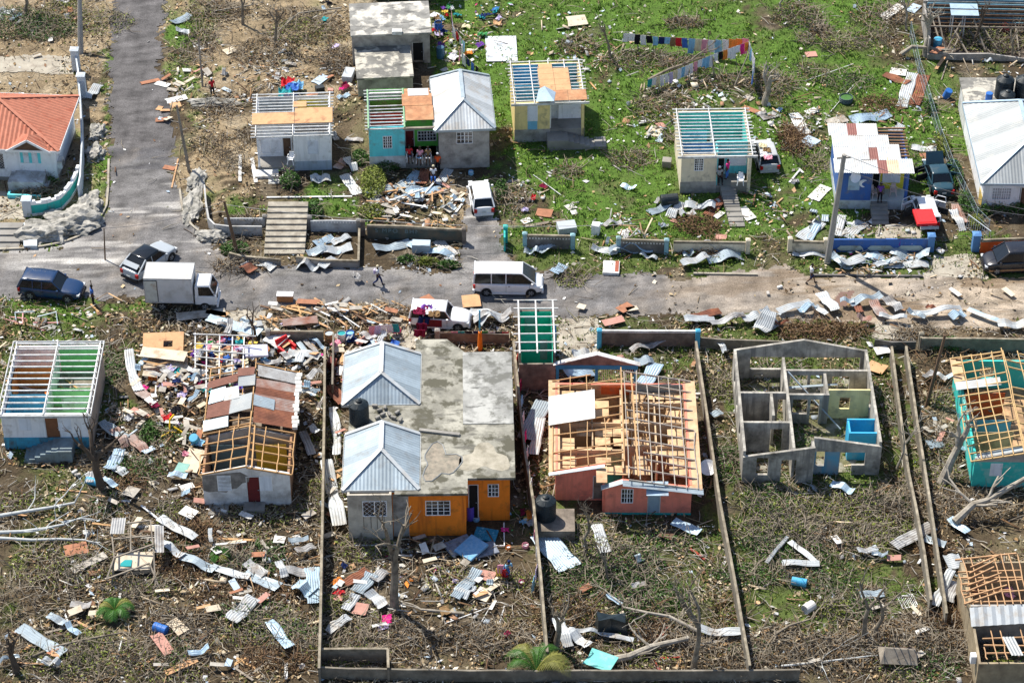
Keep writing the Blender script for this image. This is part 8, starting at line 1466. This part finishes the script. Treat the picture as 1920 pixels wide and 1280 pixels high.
for (x,y,rx,ry,h,n,kind) in [(500,100,2.6,2.2,.9,150,'d'),(560,60,2.4,1.8,.8,120,'y'),(30,45,2.6,2.4,1.1,160,'g'),(85,55,2.4,1.8,1.0,150,'g'),(120,25,2,2,1.2,120,'y'),(180,45,3.0,2.0,.6,130,'y'),(640,110,1.5,2,.7,80,'d'),(610,60,1.8,2,.8,90,'d'),(1495,30,2.0,1.8,1.2,150,'d'),(1655,35,2.4,2.0,1.1,140,'d'),(1572,88,1.4,1.0,.8,90,'y'),(1085,90,1.6,1.5,.6,90,'d'),(1190,112,2.8,1.6,.6,150,'d'),(1290,122,2.0,1.2,.7,120,'d'),(1240,185,2.2,1.6,.5,100,'d'),(1345,155,2.4,1.2,.7,130,'d'),(1448,160,2.0,1.6,1.0,150,'d'),(1183,300,1.6,1.3,.5,80,'d'),(1065,325,1.2,1,.4,50,'d'),(1308,425,1.6,1.2,1.0,110,'b'),(1320,468,1.8,.9,.6,110,'b'),(735,590,2.0,1.0,.5,130,'d'),(452,500,2.0,1.0,.8,120,'d'),(470,430,1.6,2,.5,80,'d'),(75,362,1.8,.9,.9,150,'d'),(1070,520,1.2,1.3,.6,80,'y'),(1495,270,1.0,1.6,.8,90,'b'),(1480,260,.8,2.0,.6,80,'b'),(1650,200,1.6,1.4,.6,80,'b'),(1850,80,3.2,2.0,1.5,240,'y'),(1790,60,2.0,2.0,1.2,130,'d'),(1900,80,2.0,2.0,1.2,120,'d'),(1500,625,1.6,.9,.7,90,'b'),(1570,622,2.2,.9,.8,130,'b'),(1725,628,2.0,.7,.6,90,'d'),(400,630,1.2,.6,.5,60,'d'),(300,820,2,1.4,.6,70,'g'),(255,880,2.0,1.4,.8,100,'g'),(120,1060,3.2,2.2,.7,170,'y'),(160,1230,3.4,2.0,.9,190,'y'),(60,1120,2.8,2.2,.6,130,'d'),(340,1060,2.2,1.6,.6,120,'b'),(330,1230,2.6,1.6,.7,130,'d'),(480,1180,2.6,1.6,.6,130,'y'),(560,1220,2,1.4,.6,90,'d'),(680,1030,2.0,1.3,.6,110,'y'),(800,1200,3.6,1.4,.6,200,'d'),(700,1190,2.8,1.2,.6,140,'d'),(930,1200,2.6,1.4,.6,140,'d'),(660,1230,1.6,.8,.5,90,'y'),(1080,1090,2.2,1.6,.8,140,'g'),(1160,1060,2.8,1.6,.8,190,'g'),(1210,1120,2.4,1.6,.8,160,'g'),(1120,1030,2.0,1.4,.8,130,'y'),(1060,1150,2,1.4,.7,110,'b'),(1230,1180,2.4,1.2,.5,120,'d'),(1350,1230,2.2,1.2,.7,120,'d'),(1280,1210,2,1,.5,90,'d'),(1480,1210,2.8,1.6,.9,180,'d'),(1560,1230,2.8,1.6,.8,170,'d'),(1640,1210,2.8,1.4,.8,150,'d'),(1720,1200,2.0,2.0,1.0,150,'d'),(1420,1250,2,1,.7,100,'d'),(1490,960,3.2,1.8,.6,170,'y'),(1600,950,2.8,1.8,.7,160,'y'),(1440,1000,2.4,1.4,.6,120,'y'),(1700,940,2.2,2.0,1.2,170,'d'),(1650,1000,2.4,1.6,.7,130,'y'),(1760,830,1.6,1.6,1.0,100,'d'),(1350,700,1.4,1.6,.3,60,'y'),(1660,760,1.2,2.0,.5,60,'g'),(1475,760,1.4,.9,.5,50,'y'),(1490,820,1.2,1.4,.5,50,'g'),(1450,700,2.2,1.0,.4,90,'g'),(1780,1200,1.4,1.6,1.0,110,'d'),(1830,960,2.6,1.2,.8,120,'d'),(1540,1080,2.2,1.6,.4,90,'g'),(960,380,1.2,2.0,.8,100,'d'),(400,270,1.6,2,.4,60,'d'),(1890,1240,1.6,1.2,1.2,120,'g')]+RB:
    bi+=1; mm={'d':(BARK,LFB,1.3),'y':(BARK,LFY,2.2),'b':(mat('bark_brown',(.15,.09,.05),.95,.3,3),LFB,2.6),'g':(BARK,LFG,4.0)}[kind]
    o=brush(x,y,rx*1.1,ry*1.1,h*.85,int(n*1.5),mm[0],'',bi,mm[1],int(n*mm[2]*2)); auto(o,{'d':'tangled dry brush pile','y':'yellow-green wilted brush pile','b':'brown leafy dead brush pile','g':'green leafy brush pile'}[kind],'brush pile','brush piles left by the storm')
for i,(x,y,rx,ry,h,n) in enumerate([(700,350,1.0,2.2,1.6,420),(675,300,.7,1.0,1.0,180),(725,315,1.1,.6,1.0,260),(588,400,.7,1.3,1.0,260),(700,400,1.2,1.0,.9,240),(440,470,1.1,.8,1.0,220),(95,345,.5,.5,.8,120),(1604,378,1.0,.5,1.1,220),(1395,350,.6,.5,1.0,120),(1870,392,.8,.5,1.1,200),(1845,400,.7,.5,.9,160),(1905,395,.8,.5,1.0,180),(1768,275,.5,1.6,1.3,340),(1790,330,.6,1.8,1.3,380),(1812,385,.6,1.5,1.2,320),(1745,205,.5,1.0,1.0,160),(1830,420,.6,.8,1.0,180),(1755,650,.9,.7,1.0,220),(1785,650,.9,.7,1.0,240),(765,490,.8,.4,.7,160),(800,495,1.0,.4,.8,200),(842,500,.9,.4,.7,200),(940,360,.5,1.4,1.0,140),(408,1040,.4,.4,.8,110),(1880,1265,1.2,.8,1.4,300),(545,345,.8,.7,1.4,200),(280,815,.6,1.2,1.0,180)]):
    o=brush(x,y,rx,ry,h,40,BARK,'shrub',100+i,LFG if i%4 else LFY,n*5); auto(o,'leafy green shrub' if i%4 else 'yellow-green shrub','shrub','shrubs still in leaf')
def palm(px,py,r,n,label,seed,z=.5,arc=(0,2*PI)):
    q=random.Random(seed); e=empty('palm',G(px,py)); mb=MB(); mb.tube([(0,0,0),(0,0,z)],[.12,.1],7); mb.build('trunk',BARK,e)
    for i in range(n):
        a=arc[0]+(arc[1]-arc[0])*i/n+q.uniform(-.15,.15); L=r*q.uniform(.8,1.1); mb=MB(); mb.mi=0; spine=[]; 
        for k in range(9): t=k/8; spine.append(Vector((math.cos(a)*L*t,math.sin(a)*L*t,z+L*.55*math.sin(t*2.2)-.35*L*t*t)))
        for p in spine: p.z=max(.06,p.z)
        mb.tube(spine,[.025*(1-.8*k/8) for k in range(9)],4)
        for k in range(1,9):
            for sub in (0,.33,.66):
                p=spine[k-1].lerp(spine[k],sub) ; d=(spine[k]-spine[k-1]).normalized(); sd=d.cross(Vector((0,0,1))).normalized(); ll=L*.30*math.sin(PI*(k-.5+sub*.5)/9.2)**.7+.12
                for s_ in (-1,1): tip=p+(sd*s_*.85+d*.6).normalized()*ll+Vector((0,0,-ll*.35)); w2=d*.04; tip.z=max(.03,tip.z); mb.tri(p-w2,p+w2,tip)
        mb.build('frond',mat('palm_green',(.045,.13,.015),.45,.3,3,fine=0) if q.random()<.7 else mat('palm_yellow',(.20,.20,.04),.6,.3,3,fine=0),e)
    tag(e,label,'palm'); return e
palm(216,1152,1.15,9,'small green palm below the collapsed timber shed',2,.4); palm(1005,1275,2.1,9,'long green palm fronds spread over the bottom wall',5,.9,(-.2,3.4)); palm(413,1045,.8,6,'tiny green palm seedling below the rusty house',7,.2); palm(1470,0,.1,3,'x',1) if 0 else None
# ================================================================ GROUND COVER (uncountable)
def foot_ok(X,Y):
    return ~(pip(WP(ROADM),X+fld(X,Y,1,2)*.5,Y+fld(X,Y,2,2)*.5))
HOUSEF=[]
for o in list(col.objects):
    if o.parent is None and o.get('category') in ('house','building','outbuilding'):
        bb=[]
        for c in o.children_recursive:
            if c.type=='MESH' and c.name.startswith(('wall','floor_slab','side_wall','orange_wall')):
                M=o.matrix_basis.copy(); 
                for v in c.data.vertices: bb.append(v.co)
        if bb:
            x0=min(v.x for v in bb)-.05; x1=max(v.x for v in bb)+.05; y0=min(v.y for v in bb)-.05; y1=max(v.y for v in bb)+.05
            HOUSEF.append((o,[tuple((o.matrix_basis@Vector((x,y,0)))[:2]) for x,y in ((x0,y0),(x1,y0),(x1,y1),(x0,y1))]))
def outside(X,Y,skipruin=True):
    r=np.ones(X.shape,bool)
    for o,poly in HOUSEF:
        if 'ruin' in o.name and skipruin: continue
        r&=~pip(poly,X,Y)
    return r
FR=[G(-40,-40),G(1960,-40),G(1960,1320),G(-40,1320)]; FRP=[(p.x,p.y) for p in FR]
def samples(n,seed):
    r=np.random.default_rng(seed); X=r.uniform(-50,50,n); Y=r.uniform(-42,60,n); k=pip(FRP,X,Y); return X[k],Y[k],r
def stuff_mesh(name,V,F,C,m,label):
    me=bpy.data.meshes.new(name); me.vertices.add(len(V)); me.vertices.foreach_set('co',V.ravel()); addfaces(me,F)
    a=me.color_attributes.new('Col','FLOAT_COLOR','POINT'); c4=np.ones((len(V),4)); c4[:,:3]=C; a.data.foreach_set('color',c4.ravel()); me.materials.append(m)
    o=bpy.data.objects.new(name,me); col.objects.link(o); o['kind']='stuff'; o['label']=label; o['category']=name.replace('_',' '); return o
LM_=vcmat('stuff_colour',n1=6,a1=.2,n2=0,a2=0,bump=0)
# grass: clumps of blades
X,Y,r=samples(150000,11); g,b_,d=masks(X,Y); ok=foot_ok(X,Y)&outside(X,Y)&(r.uniform(0,1,len(X))<np.clip(g*1.3,0,1)*(.55+.45*np.clip(fld(X,Y,21,2.8)+.6,0,1))); X=X[ok];Y=Y[ok]; n=len(X)
nb=3; hx=np.repeat(X,nb)+r.normal(0,.07,n*nb); hy=np.repeat(Y,nb)+r.normal(0,.07,n*nb); N=n*nb; up_=np.clip((hy-np.where(hx<-24,0,8))/6,0,1)
cl=np.clip(fld(hx,hy,22,3.4)*.7+.5,0,1.3); H_=r.uniform(.06,.20,N)*(.45+1.0*cl); a=r.uniform(0,2*PI,N); w_=r.uniform(.025,.06,N); ln=r.uniform(.02,.16,N); a2=r.uniform(0,2*PI,N)
V=np.zeros((N,3,3)); V[:,0]=np.stack([hx-np.cos(a)*w_,hy-np.sin(a)*w_,np.full(N,-.04)],-1); V[:,1]=np.stack([hx+np.cos(a)*w_,hy+np.sin(a)*w_,np.full(N,-.04)],-1); V[:,2]=np.stack([hx+np.cos(a2)*ln,hy+np.sin(a2)*ln,H_],-1)
t=r.uniform(0,1,N)[:,None]; gA=np.array([.07,.15,.018]); gB=np.array([.21,.33,.06]); oA=np.array([.04,.095,.012]); oB=np.array([.22,.26,.05]); dry_=np.array([.30,.26,.13])
H_=H_*1.15; C=(oA+(oB-oA)*t)*(1-up_[:,None])+(gA+(gB-gA)*t)*up_[:,None]; k=(r.uniform(0,1,N)<.10+.12*np.clip(fld(hx,hy,23,1.5),0,1))[:,None]; C=np.where(k,dry_*r.uniform(.6,1.1,(N,1)),C)
stuff_mesh('grass',V.reshape(-1,3),np.arange(N*3).reshape(N,3),np.repeat(C,3,0),LM_,'short rough grass and weeds growing over the yards and verges')
# leaf litter
def litter(name,n0,seed,size,pal,dens,label,zr=(.005,.10),tilt=.45,asp=(.3,.8)):
    X,Y,r=samples(n0,seed); g,b_,d=masks(X,Y); rd=pip(WP(ROADM),X,Y); D=dens(X,Y,g,d,rd); ok=outside(X,Y)&(r.uniform(0,1,len(X))<D); X=X[ok];Y=Y[ok];N=len(X)
    a=r.uniform(0,2*PI,N); s=r.uniform(size[0],size[1],N)*r.choice([.6,1,1,1.5],N); b2=s*r.uniform(asp[0],asp[1],N); U=np.stack([np.cos(a),np.sin(a),r.normal(0,tilt,N)],-1)*s[:,None]; W=np.stack([-np.sin(a),np.cos(a),r.normal(0,tilt,N)],-1)*b2[:,None]
    c=np.stack([X,Y,r.uniform(zr[0],zr[1],N)+.02],-1); j=r.uniform(.6,1.2,(N,4,1)); V=np.stack([c-U*j[:,0],c+W*j[:,1],c+U*j[:,2],c-W*j[:,3]],1); V[...,2]=np.maximum(V[...,2],.009)
    pal=np.array(pal); C=pal[r.integers(0,len(pal),N)]*r.uniform(.6,1.25,(N,1)); stuff_mesh(name,V.reshape(-1,3),np.arange(N*4).reshape(N,4),np.repeat(C,4,0),LM_,label)
SOUTH=lambda Y: np.clip((8-Y)/6,0,1)
def dl(X,Y,g,d,rd): return np.clip(.26+fld(X,Y,31,1.3)*.75,.02,1)*(1-.85*np.clip(g*1.2,0,1)*np.clip((Y-8)/6,0,1))*(1-.45*g)*np.where(rd,np.clip((X-8)/30,.0,1)*.25+.012,1)*(.35+.65*SOUTH(Y)+.25*d)
litter('leaf_litter',420000,12,(.05,.16),[(.38,.27,.15),(.24,.15,.07),(.52,.41,.26),(.12,.08,.045),(.06,.045,.03),(.62,.53,.38),(.10,.11,.03),(.04,.03,.02)],dl,'dead leaves, twigs and husks carpeting the bare soil')
HOT=[(420,665,60),(350,730,60),(385,640,60),(300,770,60),(245,790,50),(590,760,35),(590,860,30),(640,130,45),(480,150,80),(770,390,80),(1300,190,90),(1500,230,70),(1690,220,60),(640,680,50),(850,80,60),(560,670,50),(1640,490,90),(1850,80,90),(1450,380,60),(250,1050,70),(500,1080,80),(800,1090,90),(970,360,50),(1180,440,60),(320,170,50),(700,600,90),(350,900,60),(1230,230,60),(90,620,80),(1110,100,80)]
def hot(X,Y):
    r=np.zeros(X.shape)
    for x,y,s in HOT: p=G(x,y); sx=s/25; r=np.maximum(r,np.exp(-(((X-p.x)/sx)**2+((Y-p.y)/(sx*1.1))**2)))
    return r
def ds(X,Y,g,d,rd): return np.clip(.02+hot(X,Y)*.6*np.clip(fld(X,Y,41,2.5)+.6,0,1)+.06*np.clip(fld(X,Y,42,1.8),0,1)+.03*SOUTH(Y),0,1)*np.where(rd,.12,1)
litter('scattered_scraps',150000,13,(.05,.19),[(.75,.75,.74),(.68,.66,.6),(.6,.55,.45),(.5,.5,.5),(.35,.2,.12),(.55,.35,.2),(.45,.55,.65),(.8,.8,.8),(.3,.28,.25)],ds,'small pale scraps and rubble chips scattered by the storm',(.01,.09),.4,(.4,1))
def dc(X,Y,g,d,rd): 
    r=np.zeros(X.shape)
    for x,y,s in ((430,680,40),(860,70,45),(640,670,45),(850,110,40),(750,1080,35),(975,980,25),(480,650,40),(1610,480,20),(690,650,40),(930,20,40)): p=G(x,y); r=np.maximum(r,np.exp(-(((X-p.x)/(s/25))**2+((Y-p.y)/(s/22))**2)))
    return r*.5*np.where(rd,.1,1)
litter('rag_litter',70000,14,(.08,.2),[tuple(v) for v in CL.values()],dc,'small bright rags and clothes trodden into the ground',(.02,.12),.4)
# twigs
X,Y,r=samples(95000,15); g,b_,d=masks(X,Y); rd=pip(WP(ROADM),X,Y); D=np.clip(.30+fld(X,Y,51,1.4)*.4,.05,1)*(.25+.75*SOUTH(Y)+.2*d)*np.where(rd,.04,1)*(1-.6*np.clip(g*np.clip((Y-8)/6,0,1)*1.3,0,1)); ok=outside(X,Y)&(r.uniform(0,1,len(X))<D); X=X[ok];Y=Y[ok];N=len(X)
a=r.uniform(0,2*PI,N); L=r.uniform(.15,.8,N); w_=r.uniform(.012,.034,N); z0=r.uniform(.01,.12,N); z1=r.uniform(.02,.30,N)
P0=np.stack([X-np.cos(a)*L,Y-np.sin(a)*L,z0],-1); P1=np.stack([X+r.normal(0,.08,N),Y+r.normal(0,.08,N),(z0+z1)/2+.05],-1); P2=np.stack([X+np.cos(a)*L,Y+np.sin(a)*L,z1],-1); S=np.stack([-np.sin(a)*w_,np.cos(a)*w_,np.zeros(N)],-1); Uz=np.stack([np.zeros(N),np.zeros(N),w_*1.6],-1)
V=np.stack([P0-S,P0+S,P0+Uz,P1-S,P1+S,P1+Uz,P2-S*.5,P2+S*.5,P2+Uz*.5],1); base=(np.arange(N)*9)[:,None,None]; q_=np.array([[0,1,4,3],[1,2,5,4],[2,0,3,5],[3,4,7,6],[4,5,8,7],[5,3,6,8]])[None]; F=(base+q_).reshape(-1,4)
pal=np.array([(.25,.19,.13),(.40,.35,.27),(.14,.10,.07),(.33,.25,.15),(.50,.47,.42)]); C=pal[r.integers(0,5,N)]; stuff_mesh('twigs',V.reshape(-1,3),F,np.repeat(C,9,0),LM_,'broken twigs and sticks littering the yards')
# low weeds in the lower yards
X,Y,r=samples(42000,16); g,b_,d=masks(X,Y); D=np.clip(g*1.2-.15,0,1)*(.30+.7*np.clip(fld(X,Y,61,2.2),0,1)); ok=outside(X,Y)&foot_ok(X,Y)&(r.uniform(0,1,len(X))<D*.5); X=X[ok];Y=Y[ok];n=len(X); nb=14
hx=np.repeat(X,nb)+r.normal(0,.16,n*nb); hy=np.repeat(Y,nb)+r.normal(0,.16,n*nb); N=n*nb; zc=np.abs(r.normal(.17,.12,N)); a=r.uniform(0,2*PI,N); s=r.uniform(.03,.075,N)
U=np.stack([np.cos(a)*s,np.sin(a)*s,r.normal(0,.5,N)*s],-1); W=np.stack([-np.sin(a)*s*.7,np.cos(a)*s*.7,r.normal(0,.5,N)*s],-1); c=np.stack([hx,hy,zc],-1); V=np.stack([c-U,c+W,c+U,c-W],1)
up_=np.clip((hy-8)/6,0,1)[:,None]; t=np.repeat(r.uniform(0,1,n),nb)[:,None]; C=(np.array([.035,.09,.012])+t*np.array([.11,.13,.02]))*(1+.5*up_)*r.uniform(.6,1.4,(N,1))
stuff_mesh('weeds',V.reshape(-1,3),np.arange(N*4).reshape(N,4),np.repeat(C,4,0),LM_,'low leafy weeds growing in clumps through the grass')
def boxes(name,n0,seed,Lr,Wr,th,pal,dens,label,zmax,curve=0):
    X,Y,r=samples(n0,seed); rd=pip(WP(ROADM),X,Y); D=dens(X,Y)*np.where(rd,.06,1); ok=outside(X,Y)&(r.uniform(0,1,len(X))<D); X=X[ok];Y=Y[ok];D=D[ok];N=len(X)
    a=r.uniform(0,2*PI,N); L=r.uniform(*Lr,N)/2; W=r.uniform(*Wr,N)/2; sl=r.normal(0,.18,N); z=r.uniform(.03,1,N)*zmax*(.25+D)+np.abs(sl)*L; ro=r.normal(0,.3,N)
    u=np.stack([np.cos(a),np.sin(a),sl],-1)*L[:,None]; w=np.stack([-np.sin(a),np.cos(a),ro],-1)*W[:,None]; t=np.zeros((N,3)); t[:,2]=th/2; c=np.stack([X,Y,z],-1); jt=1+r.normal(0,.1,(4,N,1))
    V=np.stack([c-u*jt[0]-w-t,c+u*jt[1]-w-t,c+u*jt[2]+w-t,c-u*jt[3]+w-t,c-u*jt[0]-w+t,c+u*jt[1]-w+t,c+u*jt[2]+w+t,c-u*jt[3]+w+t],1); q=np.array([[3,2,1,0],[4,5,6,7],[0,1,5,4],[1,2,6,5],[2,3,7,6],[3,0,4,7]])[None]
    F=((np.arange(N)*8)[:,None,None]+q).reshape(-1,4); pal=np.array(pal); C=pal[r.integers(0,len(pal),N)]*r.uniform(.55,1.2,(N,1)); stuff_mesh(name,V.reshape(-1,3),F,np.repeat(C,8,0),LM_,label); print(name,N)
boxes('splintered_timber',34000,21,(.25,1.4),(.03,.13),.03,[(.45,.30,.17),(.30,.25,.19),(.14,.08,.05),(.55,.45,.32),(.5,.48,.44),(.25,.15,.08)],lambda X,Y: np.clip(hot(X,Y)*.75*np.clip(fld(X,Y,71,1.6)+.55,0,1)+.09*SOUTH(Y)*np.clip(fld(X,Y,75,1.2)+.4,0,1)+.008,0,1),'splintered timber pieces lying thick in the rubble heaps',.45)
boxes('broken_panels',20000,22,(.15,.75),(.10,.45),.02,[(.62,.62,.6),(.66,.66,.66),(.5,.42,.32),(.35,.2,.12),(.40,.46,.52),(.3,.3,.3),(.55,.5,.4)],lambda X,Y: np.clip(hot(X,Y)*.6*np.clip(fld(X,Y,72,1.6)+.5,0,1)+.03*SOUTH(Y)*np.clip(fld(X,Y,73,1.3)+.3,0,1),0,1),'small broken panel pieces lying thick in the rubble heaps',.4)
# long snapped branches
X,Y,r=samples(11000,25); rd=pip(WP(ROADM),X,Y); g,b_,d=masks(X,Y); D=np.clip((.22+.95*fld(X,Y,81,1.1))*SOUTH(Y)+.10*d+.03,0,1)*np.where(rd,.01,1)*(1-.5*np.clip(g,0,1)); ok=outside(X,Y)&(r.uniform(0,1,len(X))<D); X=X[ok];Y=Y[ok];N=len(X); print('branches',N)
K=6; a=r.uniform(0,2*PI,N); st=r.uniform(.12,.42,N); P=np.zeros((N,K,3)); P[:,0,0]=X; P[:,0,1]=Y; P[:,0,2]=r.uniform(.03,.22,N); 
for k in range(1,K): a=a+r.normal(0,.38,N); P[:,k,0]=P[:,k-1,0]+np.cos(a)*st; P[:,k,1]=P[:,k-1,1]+np.sin(a)*st; P[:,k,2]=np.maximum(.04,P[:,k-1,2]+r.normal(0,.06,N))
w0=r.uniform(.015,.045,N); D1=np.gradient(P,axis=1); nn=np.sqrt((D1**2).sum(-1,keepdims=True))+1e-6; D1/=nn; S=np.stack([-D1[...,1],D1[...,0],np.zeros((N,K))],-1); U=np.zeros((N,K,3)); U[...,2]=1; tp=(w0[:,None]*np.linspace(1,.35,K)[None])[...,None]
V=np.stack([P+S*tp,P+U*tp,P-S*tp,P-U*tp],2).reshape(N,K*4,3); q=[]
for k in range(K-1):
    for j in range(4): a0=k*4+j; b0=k*4+(j+1)%4; q.append([a0,b0,b0+4,a0+4])
F=((np.arange(N)*K*4)[:,None,None]+np.array(q)[None]).reshape(-1,4); pal=np.array([(.30,.25,.18),(.44,.39,.31),(.18,.14,.10),(.50,.47,.41),(.24,.22,.10)]); C=pal[r.integers(0,5,N)]*r.uniform(.7,1.2,(N,1)); stuff_mesh('snapped_branches',V.reshape(-1,3),F,np.repeat(C,K*4,0),LM_,'snapped leafless branches strewn in a tangle over the yards')
print('stuff done')
finish_labels()
